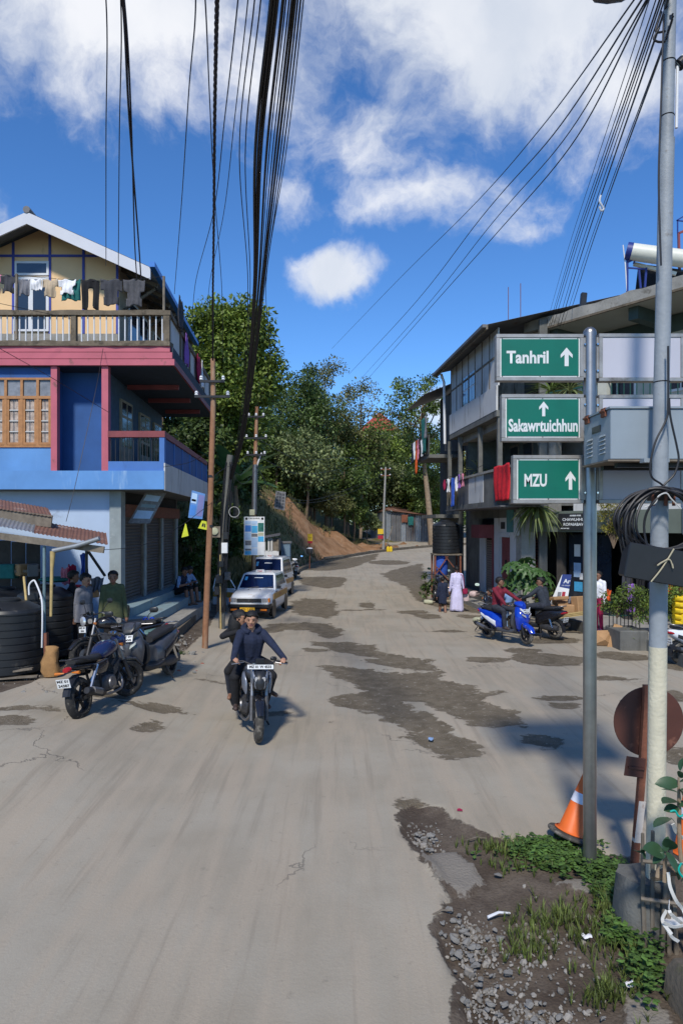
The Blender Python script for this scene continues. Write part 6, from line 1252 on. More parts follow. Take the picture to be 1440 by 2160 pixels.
def shop_goods():
 # pavement slab and kerb
 t = thing('shop_pavement', 'raised concrete pavement in front of the shop', 'pavement', (7.2, 19, 0)); t['kind'] = 'structure'; del t['category']; del t['label']; o = Vector(t.location)
 edge = [gpt(1160, 1312), gpt(1225, 1330), gpt(1300, 1352), gpt(1380, 1375), gpt(1480, 1420)]
 for k in range(4):
  a, b = edge[k], edge[k + 1]; mb = MB(); pl = [(a[0] - o.x, a[1] - o.y), (b[0] - o.x, b[1] - o.y), (b[0] + 4 - o.x, b[1] + 2.2 - o.y), (a[0] + 4 - o.x, a[1] + 2.2 - o.y)]
  if k == 0: pl[3] = (a[0] + 1 - o.x, a[1] + 3 - o.y)
  mb.prism(pl, (0, 0, -.2), (1, 0, 0), (0, 1, 0), (0, 0, 1), .45); mb.build('paving_slab', 'concrete', t)
  mb = MB(); A_ = Vector((a[0] - o.x - .03, a[1] - o.y - .02, .12)); B_ = Vector((b[0] - o.x - .03, b[1] - o.y - .02, .12)); mb.bar(A_ + (B_ - A_) * .01, B_ - (B_ - A_) * .01, .16, .28); mb.build('kerb_stone', 'dark_concrete', t)
 G = .25
 # advertising panel
 a = P(1165, 1262, 19.6); rt = Vector((.93, -.36, 0)).normalized(); up = Vector((.16, .1, .98)).normalized(); t = thing('advertising_panel', 'leaning ice cream advertising panel in front of the shop', 'sign', (a.x - .25, 19.7, G)); nn = rt.cross(up)
 mb = MB(); mb.prism([(0, 0), (.58, .0), (.62, 1.33), (.36, 1.33)], (0, 0, 0), rt, up, nn, .03); mb.build('panel', 'plate_white', t); mb = MB(); mb.prism([(.33, .98), (.61, .93), (.62, 1.34), (.37, 1.34)], nn * .0305, rt, up, nn, .006); mb.build('header', 'print_deep_blue', t); text('Ar', .17, 'sign_white', parent=t, T=face_T(rt * .52 + up * 1.14 + nn * .038, rt, up), bold=.004); text('ICE CREAM', .045, 'sign_white', parent=t, T=face_T(rt * .5 + up * 1.02 + nn * .038, rt, up))
 for k, (x, y, w, h, m) in enumerate(((.30, .50, .11, .33, 'print_grey'), (.42, .46, .1, .38, 'print_red'), (.12, .12, .17, .22, 'cloth_beige'), (.14, .32, .15, .1, 'print_blue'), (.36, .12, .15, .16, 'print_light_blue'), (.37, .22, .13, .06, 'print_blue'), (.47, .28, .07, .2, 'shoe_brown'))): mb = MB(); mb.prism([(x, y), (x + w * .9, y + .01), (x + w, y + h), (x + w * .1, y + h)], nn * .0305, rt, up, nn, .004 + .0005 * k); mb.build('product_picture', m, t)
 for k, (x, y, d, sx_, sy_, sz, rz, lb) in enumerate(((1176, 1262, 19.2, .26, .16, .05, .4, 'flattened carton on top of the cardboard heap'), (1193, 1284, 19.0, .22, .17, .12, -.3, 'squashed brown carton at the front of the heap'), (1162, 1286, 19.1, .1, .14, .12, .2, 'small open carton beside the heap'), (1218, 1276, 19.0, .13, .13, .24, .5, 'tall cardboard box by the shop entrance'), (1208, 1266, 19.3, .15, .13, .09, 1.1, 'bag of crumpled plastic on the cardboard heap'), (1186, 1272, 19.4, .26, .17, .06, .1, 'flat torn carton at the back of the heap'))):
  q = P(x, y, d); mb = MB(); mb.cbox((0, 0, 0), (sx_, sy_, sz), 0, Matrix.Rotation(.12 * (k % 3 - 1), 3, 'X')); b = mb.build('carton', 'cardboard' if k != 4 else 'cloth_grey', bevel=.02); b.location = (q.x, d, max(G + sz, q.z)); b.rotation_euler = (0, 0, rz); tag(b, lb, 'carton', 'cartons before the shop')
 for k in range(3): mb = MB(); q = P(1160, 1306 - k * 3, 18.6); mb.bar(q, P(1232, 1296 - k * 3, 18.4), .1, .025); tag(mb.build('timber_board', 'bamboo'), ('lowest', 'middle', 'topmost')[k] + ' of three yellow boards on the pavement', 'board')
 q = P(1283, 1372, 16.9); mb = MB(); mb.add([(-.42, 0, .0), (.05, -.1, .0), (.1, .1, .36), (-.4, .12, .34), (-.15, -.16, .16)], [(0, 1, 4), (1, 2, 4), (2, 3, 4), (3, 0, 4)]); b = mb.build('cardboard_sheet', 'cardboard'); b.location = (q.x, 16.9, .02); sl_ = b.modifiers.new('t', 'SOLIDIFY'); sl_.thickness = .012; tag(b, 'folded brown cardboard sheet against the kerb', 'cardboard')
 mb = MB(); mb.bar(P(1285, 1378, 16.7), P(1303, 1318, 16.9), .2, .015, up=(.3, 1, 0)); tag(mb.build('cardboard_strip', 'cardboard'), 'tall cardboard strip leaning on the planter', 'cardboard')
 # planter and hedge
 q = P(1310, 1378, 16.3); t = thing('concrete_planter', 'mossy concrete planter on the pavement edge', 'planter', (q.x, 16.3, -.05)); mb = MB(); mb.box((-.05, -.05, 0), (.62, .9, .52)); mb.build('front_block', 'dark_concrete', t, bevel=.02); mb = MB(); mb.box((.622, -.0, 0), (1.5, .9, .46)); mb.build('side_block', 'concrete', t, bevel=.02)
 t = thing('iron_railing', 'green iron railing round the pavement shrubs', 'railing', P(1290, 1330, 16.9)); o = Vector(t.location)
 for k in range(9): mb = MB(); mb.tube([P(1284 + k * 8, 1335, 16.95) - o, P(1284 + k * 8, 1268, 16.95) - o], .011, 6); mb.build('bar', 'dark_metal', t)
 for y in (1270, 1298, 1330): mb = MB(); mb.bar(P(1282, y, 16.95) - o, P(1352, y, 16.95) - o, .025); mb.build('rail', mat('rail_green', None), t)
 # clothes and garlands hanging in the shop mouth
 for k, (s, z, w, h, m, lb) in enumerate(((3.05, 2.5, .35, 1.6, 'cloth_dark_grey', 'long dark printed garment hanging in the shop mouth'), (3.5, 2.4, .3, 1.5, 'cloth_black', 'black garment hanging in the shop mouth'), (3.9, 2.2, .35, 1.3, 'cloth_navy', 'navy garment hanging in the shop mouth'), (4.3, 2.0, .25, .9, 'cloth_orange', 'orange garment hanging behind the shrubs'), (4.65, 1.9, .28, .7, 'cloth_maroon', 'maroon garment hanging behind the shrubs'), (5.05, 1.75, .3, .6, 'marigold', 'marigold coloured garment behind the shrubs'), (5.6, 1.9, .3, .8, 'cloth_crimson', 'crimson garment hanging by the grey pole'), (3.2, 1.3, .3, .8, 'cloth_purple', 'printed violet skirt hanging low at the shop mouth'))):
  garment('long', w, h, m, lb, S3(s, -.1, z), (SU.x, SU.y, 0), wob=.05, seed=k + 70, group='garments in the shop mouth')
 for k, (s, z, r_, m, lb) in enumerate(((1.9, .62, .16, 'print_cyan', 'cyan snack packet hung at the shop entrance'), (2.15, .72, .14, 'print_red', 'red snack packet hung at the shop entrance'), (2.3, .5, .15, 'cloth_orange', 'orange snack packet at the shop entrance'), (1.75, .8, .12, 'print_blue', 'blue snack packet at the shop entrance'))):
  garment('cloth', r_ * 1.6, r_ * 2, m, lb, S3(s, -.3, z + .55), (SU.x, SU.y, 0), wob=.04, seed=k, cat='packet', name='snack_packet', group='snack packets')
 for k in range(5):
  q = P(1440, 1262 + k * 13, 16.2); mb = MB(); mb.loft([ring(x, 0, 0, w, .075, 12, 2.4) for x, w in ((-.35, .1), (-.28, .2), (.2, .2), (.3, .1))]); b = mb.build('yellow_sack', 'yellow_plastic', smooth=True); b.location = (q.x + .12, 16.2, q.z); tag(b, ('topmost', 'second', 'third', 'fourth', 'lowest')[k] + ' yellow sack of the stack beside the white scooter', 'sack', 'stack of yellow sacks')
 q = P(1440, 1335, 16.1); mb = MB(); mb.lathe([(.2, 0), (.24, .1), (.24, .6), (.2, .65)], 20); b = mb.build('yellow_drum', 'yellow_plastic', smooth=True); b.location = (q.x + .14, 16.1, -.05 + .3); tag(b, 'yellow plastic drum under the stacked sacks', 'drum')
shop_goods()
# laundry and pots on the old house
def right_laundry():
 dirv = (UR.x, UR.y, 0); off = 1.12
 def at(d, z, out=off): return Vector((fx(d) - out, d, z))
 garment('cloth', 1.55, 1.1, 'cloth_red', 'large red patterned blanket over the first floor parapet', at(21.3, 4.86), dirv, wob=.03, seed=1);
 for k, (d, z, w, h, m, lb, kd) in enumerate(((27.0, 4.85, .45, 1.1, 'cloth_blue', 'blue garment hanging from the first floor parapet', 'long'), (26.4, 4.85, .3, .55, 'cloth_white', 'white shirt beside the blue garment', 'shirt'), (26.0, 4.9, .3, .5, 'cloth_purple', 'purple top on the first floor line', 'shirt'), (25.5, 4.9, .3, .45, 'cloth_pink', 'pink top on the first floor line', 'shirt'), (27.7, 4.85, .35, .5, 'cloth_white', 'white cloth near the lattice parapet', 'cloth'), (28.3, 4.85, .3, .4, 'cloth_crimson', 'crimson cloth at the far end of the parapet', 'cloth'))): garment(kd, w, h, m, lb, at(d, z, 1.2), dirv, seed=k + 20, group='laundry on the first floor of the old house')
 for k, (d, z, w, h, m, lb, kd) in enumerate(((29.8, 8.0, .8, 1.5, 'cloth_teal', 'dark green sheet on the wing balcony', 'cloth'), (29.4, 8.0, .4, .9, 'cloth_grey', 'grey trousers on the wing balcony', 'trousers'), (30.6, 7.3, .35, .8, 'cloth_black', 'black shirt on the wing line', 'shirt'), (31.0, 7.2, .4, .9, 'cloth_pink', 'pale pink shirt on the wing line', 'shirt'), (31.4, 7.2, .4, 1.5, 'cloth_orange', 'long orange garment on the wing line', 'long'), (31.9, 7.2, .4, .8, 'cloth_white', 'white shirt on the wing line', 'shirt'), (32.4, 7.2, .4, .9, 'cloth_navy', 'navy shirt at the far end of the wing line', 'shirt'), (30.2, 7.1, .3, .7, 'cloth_white', 'small white cloth below the green sheet', 'cloth'))): garment(kd, w, h, m, lb, at(d, z - .35, 1.75), dirv, seed=k + 40, group='laundry on the wing balcony')
 for k, (z, d0, d1, sag) in enumerate(((5.0, 23.0, 28.8, .1), (7.0, 29.2, 32.8, .1))): mb = MB(); mb.tube([at(d0 + (d1 - d0) * i / 8, z - sag * math.sin(math.pi * i / 8), 1.2 if k == 0 else 1.75) for i in range(9)], .008, 5); tag(mb.build('clothes_line', 'black_cable'), ('clothes line along the first floor parapet of the old house', 'clothes line on the wing balcony')[k], 'clothes line')
right_laundry()
c = P(940, 1167, 27.4); TK = water_tank('water_tank', 'black ribbed water tank raised on a steel stand by the old house', (c.x, 27.4, c.z), .54, 1.28)
def tank_stand():
 c = P(940, 1265, 27.4); zt = P(940, 1167, 27.4).z; t = thing('tank_stand', 'rusty angle iron stand under the raised water tank', 'stand', (c.x, 27.4, 0));
 for sx_ in (-.5, .5):
  for sy_ in (-.45, .45): mb = MB(); mb.bar((sx_, sy_, -.1), (sx_, sy_, zt - .06), .07); mb.build('leg', 'rust', t)
 mb = MB(); mb.box((-.56, -.52, zt - .06), (.56, .52, zt - .005)); mb.build('platform', 'wood_grey', t)
 for a, b in (((-.5, -.47, 1.4), (.5, -.47, .3)), ((-.5, -.47, 1.0), (0, -.47, zt - .1)), ((.5, -.47, 1.0), (-.1, -.47, zt - .1))): mb = MB(); mb.bar(a, b, .04); mb.build('brace', 'rust', t)
 d = thing('plastic_drum', 'blue plastic drum under the raised water tank', 'drum', (c.x - .22, 27.3, 1.0)); mb = MB(); mb.lathe([(.25, 0), (.28, .05), (.28, .8), (.24, .88)], 22); mb.build('shell', 'cloth_blue', d, True); mb = MB(); mb.box((-.3, -.3, -1.05), (.3, .3, -.002)); mb.build('plinth', 'dark_concrete', d)
tank_stand()
# ---------------------------------------------------------------- two-wheelers (x forward, y to the rider's left, z up)
RX90 = Matrix.Rotation(R(90), 4, 'X')
def wheel(t, name, x, r, w, m='rubber', spokes=6, disc=True, rim_m='dark_metal', T=Matrix()):
 C = T @ Matrix.Translation((x, 0, r))
 prof = []
 for k in range(17):
  a = math.pi * k / 16; prof.append((r - w * .62 + w * .62 * math.sin(a), -w / 2 * math.cos(a)))
 prof = [(r * .70, -w * .36)] + prof + [(r * .70, w * .36), (r * .70, -w * .36)]
 mb = MB(); mb.lathe(prof, 40, C @ RX90, cap=False); wh = mb.build(name, m, t, True)
 mb = MB(); mb.lathe([(r * .72, -w * .36), (r * .72, w * .36), (r * .64, w * .30), (r * .64, -w * .30), (r * .72, -w * .36)], 36, C @ RX90, cap=False); rm = mb.build('rim', rim_m, wh, True)
 mb = MB()
 for k in range(spokes):
  a = 2 * math.pi * k / spokes; d = Vector((math.cos(a), 0, math.sin(a))); mb.bar(C @ (d * r * .1), C @ (d * r * .67), .035, .03, up=(0, 1, 0))
 mb.lathe([(r * .16, -w * .5), (r * .16, w * .5)], 16, C @ RX90); mb.build('hub', rim_m, wh)
 if disc: mb = MB(); mb.lathe([(r * .42, -.003), (r * .42, .003)], 28, C @ Matrix.Translation((0, w * .45, 0)) @ RX90); mb.build('brake_disc', 'alloy', wh)
 return wh
def loftx(t, name, secs, m, n=16, e=2.4, smooth=True, T=None):
 """secs: (x, y, z, half width, half height[, tilt])"""
 mb = MB(); rr = [ring(s[0], s[1], s[2], s[3], s[4], n, e, 'x', s[5] if len(s) > 5 else 0.0) for s in secs]
 if T is not None: rr = [[T @ p for p in q] for q in rr]
 mb.loft(rr); return mb.build(name, m, t, 50 if smooth else False)
def tube_part(t, name, pts, r, m, n=8, sp=0): mb = MB(); mb.tube(spline(pts, sp) if sp else pts, r, n); return mb.build(name, m, t, True)
def plate(t, c, right, up, w, h, s, m='plate_white', name='number_plate', lines=1):
 r_ = Vector(right).normalized(); u_ = Vector(up).normalized(); nn = r_.cross(u_); mb = MB(); mb.prism([(-w/2, -h/2), (w/2, -h/2), (w/2, h/2), (-w/2, h/2)], Vector(c), r_, u_, nn, .006); p = mb.build(name, m, t)
 L_ = s.split('|'); fh = h / len(L_) * .78
 for k, q in enumerate(L_): text(q, fh, 'ink', parent=p, T=face_T(Vector(c) + nn * .0075 + u_ * (h * (.5 - (k + .5) / len(L_))), r_, u_), bold=.002, width=w * (.84 if len(q) > 3 else .5))
 return p
def mirror(t, base, tip, sz=(.06, .04), glass_dir=(-1, 0, 0)):
 base = Vector(base); tip = Vector(tip); g = Vector(glass_dir).normalized(); m_ = tube_part(t, 'mirror', [base, base.lerp(tip, .5) + Vector((0, 0, .03)), tip], .007, 'black_plastic', 6)
 q = g.to_track_quat('Z', 'Y').to_matrix().to_4x4(); T = Matrix.Translation(tip) @ q
 mb = MB(); mb.loft([[T @ p for p in ring(z, 0, 0, sz[0] * k, sz[1] * k, 16, 2.8, 'z')] for z, k in ((-.03, .5), (-.015, .95), (0, 1))]); mb.build('mirror_shell', 'black_plastic', m_, True)
 mb = MB(); mb.loft([[T @ p for p in ring(z, 0, 0, sz[0] * .9, sz[1] * .88, 16, 2.8, 'z')] for z in (.0005, .002)]); mb.build('mirror_glass', 'mirror_glass', m_)
def motorbike(label, loc, rz, kind, group='motorcycles', steer=0.0, lean=0.0, name='motorcycle', front_plate=None, rear_plate=None, tank_m='paint_black', panel_m='paint_black', tyre='rubber'):
 t = thing(name, label, 'motorcycle', loc, rz, group); t.rotation_euler = (lean, 0, rz)
 wb = .67; r = .30
 S = Matrix.Translation((wb - .12, 0, .6)) @ Matrix.Rotation(steer, 4, 'Z') @ Matrix.Translation((-(wb - .12), 0, -.6))
 def s(p): return S @ Vector(p)
 wheel(t, 'front_wheel', wb, r, .105 if kind != 'naked' else .12, tyre, T=S, rim_m='dark_metal'); wheel(t, 'rear_wheel', -wb, r, .13 if kind != 'naked' else .16, tyre)
 for y in (-.1, .1):
  tube_part(t, 'fork_leg', [s((wb, y, r)), s((wb - .1, y, .62))], .032, 'engine_metal' if kind == 'naked' else 'dark_metal'); tube_part(t, 'fork_tube', [s((wb - .09, y, .58)), s((wb - .2, y, .96))], .024, 'alloy')
 mb = MB(); mb.loft([[S @ (Vector((wb, 0, r)) + Vector((math.cos(a) * rr_, w_ * u, math.sin(a) * rr_))) for u, rr_ in ((-1, .30), (-1, .325), (-.4, .35), (.4, .35), (1, .325), (1, .30), (.4, .325), (-.4, .325))] for a, w_ in ((R(25), .04), (R(60), .062), (R(100), .065), (R(140), .062), (R(165), .05))]); mb.build('front_mudguard', 'paint_black', t, True)
 # frame and engine
 for y in (-.09, .09):
  tube_part(t, 'frame_tube', [(wb - .22, y * .4, .88), (.1, y, .74), (-.25, y * 1.2, .62), (-.2, y, .35)], .022, 'dark_metal'); tube_part(t, 'frame_tube', [(wb - .22, y * .4, .8), (.32, y, .42), (.2, y, .25), (-.2, y, .28)], .02, 'dark_metal'); tube_part(t, 'swingarm', [(-.2, y, .34), (-wb, y * 1.1, r)], .026, 'dark_metal')
  tube_part(t, 'shock_absorber', [(-.33, y * 1.5, .70), (-.6, y * 1.5, .36)], .028, 'chrome')
 eng = loftx(t, 'engine', [(-.22, 0, .36, .12, .1), (-.1, 0, .37, .16, .14), (.1, 0, .36, .16, .13), (.22, 0, .36, .1, .1)], 'engine_metal', e=3.5)
 mb = MB()
 for k in range(6): mb.cbox((.2 + .02 * k, 0, .46 + .032 * k), (.1, .11, .009), 0, Matrix.Rotation(R(-25), 3, 'Y'))
 struct(mb.build('cooling_fins', 'engine_metal', eng), 'stuff'); mb = MB(); mb.cbox((.26, 0, .58), (.07, .085, .09), 0, Matrix.Rotation(R(-25), 3, 'Y')); mb.build('cylinder', 'engine_metal', eng)
 for y in (-.165, .165): mb = MB(); mb.lathe([(.1, -.012), (.095, .012), (.03, .018)], 20, Matrix.Translation((.0, y, .36)) @ Matrix.Rotation(R(-90 if y > 0 else 90), 4, 'X')); mb.build('engine_cover', 'alloy', eng, True)
 tube_part(t, 'exhaust_pipe', [(.3, -.06, .5), (.42, -.08, .36), (.3, -.13, .22), (-.1, -.16, .22), (-.3, -.17, .27)], .02, 'alloy', 10, 5)
 mb = MB(); a = Vector((-.28, -.18, .27)); b = Vector((-.78, -.2, .42 if kind != 'naked' else .46)); mb.tube([a, a.lerp(b, .12), a.lerp(b, .9), b], [.03, .055, .06, .045], 16); ex = mb.build('silencer', 'dark_metal', t, True); mb = MB(); mb.tube([a.lerp(b, .3) + Vector((0, -.012, .012)), a.lerp(b, .75) + Vector((0, -.012, .012))], .056, 14); mb.build('heat_shield', 'alloy', ex, True)
 for y in (-.2, .2): tube_part(t, 'footpeg', [(-.02, y * .7, .30), (-.02, y * 1.35, .30)], .016, 'rubber')
 tube_part(t, 'side_stand', [(.02, .14, .28), (-.12, .3, .01)], .014, 'dark_metal')
 # tank, seat, tail
 tank = loftx(t, 'fuel_tank', [(-.12, 0, .80, .09, .07), (-.02, 0, .83, .13, .11), (.12, 0, .86, .155, .13), (.27, 0, .87, .15, .12), (.38, 0, .86, .1, .09), (.42, 0, .85, .05, .05)], tank_m, e=2.4)
 mb = MB(); mb.lathe([(.035, 0), (.035, .012), (.02, .016)], 16, Matrix.Translation((.14, 0, .985))); mb.build('filler_cap', 'chrome', tank, True)
 loftx(t, 'seat', [(-.78, 0, .83, .08, .03), (-.7, 0, .83, .12, .045), (-.45, 0, .81, .135, .05), (-.3, 0, .79, .13, .05), (-.12, 0, .79, .1, .05), (-.06, 0, .80, .06, .04)], 'seat_black', e=2.8)
 loftx(t, 'tail_cowl', [(-.86, 0, .77, .06, .035), (-.78, 0, .76, .09, .05), (-.5, 0, .72, .12, .05), (-.25, 0, .68, .12, .06)], panel_m)
 for y in (-.13, .13): loftx(t, 'side_panel', [(-.42, y, .66, .02, .06), (-.3, y, .64, .03, .09), (-.12, y, .64, .03, .1), (-.02, y, .68, .015, .06)], panel_m)
 mb = MB(); mb.loft([[Vector((-wb, 0, r)) + Vector((math.cos(a) * rr_, u * .062, math.sin(a) * rr_)) for u, rr_ in ((-1, .318), (-.6, .345), (.6, .345), (1, .318))] for a in (R(70), R(95), R(115), R(135), R(152), R(164))]); mb.build('rear_mudguard', 'black_plastic', t, True)
 tl = loftx(t, 'tail_light', [(-.93, 0, .74, .04, .025), (-.9, 0, .745, .06, .035), (-.86, 0, .75, .06, .035)], 'red_lens')
 for y in (-.14, .14): tube_part(t, 'indicator', [(-.86, y * .4, .70), (-.88, y, .70), (-.885, y * 1.35, .70)], [.008, .02, .022], 'amber_lens')
 if rear_plate: plate(t, (-1.0, 0, .58), (0, -1, 0), (-.25, 0, 1), .2, .13, rear_plate)
 for y in (-.1, .1):
  if kind != 'naked': tube_part(t, 'grab_rail', [(-.5, y * 1.35, .80), (-.7, y * 1.4, .86), (-.87, y * 1.0, .88), (-.9, 0, .88)], .011, 'dark_metal', 6, 4)
 # steering head
 hb = [s(p) for p in ((wb - .30, -.38, 1.03), (wb - .26, -.24, 1.07), (wb - .2, -.1, 1.03), (wb - .2, .1, 1.03), (wb - .26, .24, 1.07), (wb - .30, .38, 1.03))]
 tube_part(t, 'handlebar', hb, .013, 'dark_metal', 8, 4)
 for y in (-1, 1): tube_part(t, 'grip', [s((wb - .31, y * .40, 1.03)), s((wb - .28, y * .27, 1.06))], .019, 'rubber'); tube_part(t, 'lever', [s((wb - .23, y * .22, 1.06)), s((wb - .2, y * .30, 1.05)), s((wb - .24, y * .39, 1.03))], .007, 'alloy', 6)
 if kind == 'naked':
  hl = loftx(t, 'headlight_cowl', [(wb - .16, 0, .86, .10, .14), (wb - .06, 0, .85, .115, .14), (wb + .02, 0, .83, .09, .12), (wb + .07, 0, .80, .04, .06)], 'black_plastic', T=S)
  for y in (-.045, .045): loftx(hl, 'lamp', [(wb + .0, y, .88, .036, .036), (wb + .05, y, .875, .028, .03)], 'clear_lens', T=S)
  for y in (-.1, .1): loftx(t, 'cowl_wing', [(wb - .1, y * .95, .93, .02, .07), (wb - .02, y * .95, .88, .016, .08), (wb + .045, y * .55, .80, .014, .05)], 'paint_silver', T=S)
  for y in (-.17, .17): loftx(t, 'radiator_shroud', [(.46, y, .72, .018, .1), (.38, y * 1.1, .78, .03, .12), (.22, y * .95, .80, .035, .1), (.08, y * .8, .80, .02, .06)], 'paint_silver')
  if front_plate: plate(t, s((wb - .02, 0, 1.035)), S.to_3x3() @ Vector((0, 1, 0)), (-.15, 0, 1), .36, .06, front_plate)
  mb = MB(); mb.cbox(s((wb - .14, 0, 1.08)), (.02, .06, .05)); mb.build('instrument', 'black_plastic', t, bevel=.01)
  mirror(t, s((wb - .26, .28, 1.07)), s((wb - .3, .2, 1.10)), (.05, .03))
 else:
  hl = loftx(t, 'headlight', [(wb - .18, 0, .93, .06, .07), (wb - .1, 0, .93, .095, .1), (wb - .03, 0, .92, .1, .105), (wb + .0, 0, .92, .08, .085)], tank_m, T=S); loftx(hl, 'lamp', [(wb - .0, 0, .92, .08, .085), (wb + .02, 0, .92, .05, .05)], 'clear_lens', T=S)
  for y in (-1, 1): loftx(t, 'instrument', [(wb - .2, y * .05, 1.05, .035, .035), (wb - .16, y * .05, 1.05, .042, .04)], 'chrome', T=S)
  for y in (-1, 1): mirror(t, s((wb - .25, y * .24, 1.08)), s((wb - .3, y * .40, 1.27)), (.072, .045), S.to_3x3() @ Vector((-1, 0, .05))); tube_part(t, 'indicator', [s((wb - .14, y * .1, .87)), s((wb - .14, y * .17, .87))], [.01, .026], 'amber_lens')
  if front_plate: plate(t, s((wb + .01, 0, .77)), S.to_3x3() @ Vector((0, 1, 0)), (0, 0, 1), .19, .11, front_plate)
 return t
def scooter(label, loc, rz, paint='paint_black', panel='paint_black', group='scooters', steer=0.0, lean=0.0, front_plate=None, rear_plate=None, lamp_low=True, screen=True, mirrors=True, dark='black_plastic', fender=None):
 t = thing('scooter', label, 'scooter', loc, rz, group); t.rotation_euler = (lean, 0, rz); wb = .64; r = .235
 S = Matrix.Translation((wb - .1, 0, .6)) @ Matrix.Rotation(steer, 4, 'Z') @ Matrix.Translation((-(wb - .1), 0, -.6)); s = lambda p: S @ Vector(p)
 wheel(t, 'front_wheel', wb, r, .10, 'rubber_dusty', 6, True, T=S); wheel(t, 'rear_wheel', -wb, r, .115, 'rubber_dusty', 6, False)
 for y in (-.08, .08): tube_part(t, 'fork_leg', [s((wb, y, r)), s((wb - .09, y, .55))], .026, 'dark_metal')
 mb = MB(); mb.loft([[S @ (Vector((wb, 0, r)) + Vector((math.cos(a) * rr_, w_ * u, math.sin(a) * rr_))) for u, rr_ in ((-1, .20), (-1, .27), (-.4, .30), (.4, .30), (1, .27), (1, .20), (.4, .27), (-.4, .27))] for a, w_ in ((R(15), .05), (R(45), .075), (R(90), .08), (R(130), .075), (R(165), .06))]); mb.build('front_mudguard', fender or paint, t, True)
 # apron: shield tapering from the head down to the mudguard
 ap = []
 for z, xf, w, dp in ((.36, wb - .13, .12, .05), (.48, wb - .09, .17, .07), (.60, wb - .05, .205, .09), (.72, wb - .05, .21, .10), (.82, wb - .10, .17, .10), (.92, wb - .17, .10, .075)):
  pts = []
  for j in range(16):
   a = math.pi * (j / 15 - .5); pts.append(S @ Vector((xf - dp * .9 + dp * math.cos(a) ** 1 * 1.5, w * math.sin(a), z)))
  for j in range(15, -1, -1):
   a = math.pi * (j / 15 - .5); pts.append(S @ Vector((xf - dp * .9 - .05 + dp * .3 * math.cos(a), w * .96 * math.sin(a), z)))
  ap.append(pts)
 mb = MB(); mb.loft(ap); mb.build('apron', paint, t, 50)
 for y in (-1, 1):
  mb = MB(); mb.prism([(0, 0), (.1, .06), (.11, .1), (.02, .055)], s((wb + .03, y * .045, .66)), S.to_3x3() @ Vector((-.35, y * .9, .0)), (0, 0, 1), S.to_3x3() @ Vector((.95, 0, .1)), .03); mb.build('head_lamp', 'clear_lens', t)
  mb = MB(); mb.prism([(0, 0), (.13, .1), (.15, .16), (.1, .13)], s((wb + .0, y * .03, .74)), S.to_3x3() @ Vector((-.45, y * .85, .0)), (0, 0, 1), S.to_3x3() @ Vector((.95, 0, .1)), .03); mb.build('trim_panel', panel, t)
 # handlebar cowl, screen
 loftx(t, 'handlebar_cowl', [(wb - .34, 0, .97, .05, .04), (wb - .28, 0, .99, .15, .06), (wb - .18, 0, .97, .13, .075), (wb - .08, 0, .93, .06, .06)], paint, T=S)
 if screen: loftx(t, 'fly_screen', [(wb - .2, 0, 1.04, .09, .012), (wb - .13, 0, .99, .11, .014), (wb - .05, 0, .90, .06, .01)], 'black_plastic', T=S)
 for y in (-1, 1):
  tube_part(t, 'grip', [s((wb - .3, y * .14, 1.0)), s((wb - .34, y * .36, 1.0))], .019, 'rubber'); tube_part(t, 'lever', [s((wb - .25, y * .16, 1.0)), s((wb - .27, y * .33, .99))], .008, 'alloy', 6)
  if mirrors: mirror(t, s((wb - .28, y * .2, 1.02)), s((wb - .3, y * .36, 1.2)), (.07, .045), S.to_3x3() @ Vector((-1, 0, .1)))
 # floor, body, seat
 loftx(t, 'leg_shield', [(wb - .36, 0, .55, .19, .22), (wb - .31, 0, .55, .2, .24), (wb - .27, 0, .56, .19, .22)], dark); loftx(t, 'floorboard', [(-.2, 0, .30, .17, .055), (.0, 0, .28, .185, .05), (.25, 0, .29, .17, .05), (.36, 0, .34, .14, .06)], dark, e=4)
 bd = loftx(t, 'body', [(-.98, 0, .72, .04, .03), (-.85, 0, .67, .1, .09), (-.62, 0, .60, .155, .15), (-.4, 0, .52, .165, .20), (-.2, 0, .46, .15, .20), (-.1, 0, .44, .1, .16)], paint, e=2.8)
 for y in (-1, 1): loftx(bd, 'side_trim', [(-.8, y * .11, .62, .015, .035), (-.5, y * .155, .52, .022, .06), (-.25, y * .15, .42, .02, .07)], panel)
 loftx(t, 'seat', [(-.86, 0, .80, .07, .03), (-.78, 0, .80, .12, .05), (-.5, 0, .78, .14, .06), (-.22, 0, .74, .12, .06), (-.06, 0, .70, .06, .05)], 'seat_black', e=2.8)
 loftx(t, 'tail_light', [(-1.0, 0, .70, .05, .02), (-.95, 0, .69, .085, .035), (-.86, 0, .67, .09, .035)], 'red_lens')
 tube_part(t, 'grab_rail', [(-.68, -.13, .80), (-.88, -.12, .86), (-.96, 0, .87), (-.88, .12, .86), (-.68, .13, .80)], .012, 'alloy', 8, 4)
 loftx(t, 'engine', [(-.8, .08, .28, .06, .07), (-.55, .08, .27, .08, .09), (-.25, .02, .29, .1, .08)], 'engine_metal'); mb = MB(); mb.tube([(-.3, -.13, .24), (-.5, -.16, .26), (-.55, -.16, .27), (-.9, -.17, .36), (-.96, -.17, .38)], [.02, .025, .055, .06, .045], 14); ex = mb.build('silencer', 'dark_metal', t, True); mb = MB(); mb.tube([(-.58, -.185, .29), (-.85, -.19, .36)], .05, 12); mb.build('heat_shield', 'alloy', ex, True)
 mb = MB(); mb.loft([[Vector((-wb, 0, r)) + Vector((math.cos(a) * rr_, u * .065, math.sin(a) * rr_)) for u, rr_ in ((-1, .27), (-1, .285), (1, .285), (1, .27))] for a in (R(90), R(125), R(150), R(175), R(190))]); mb.build('rear_mudguard', 'black_plastic', t, True)
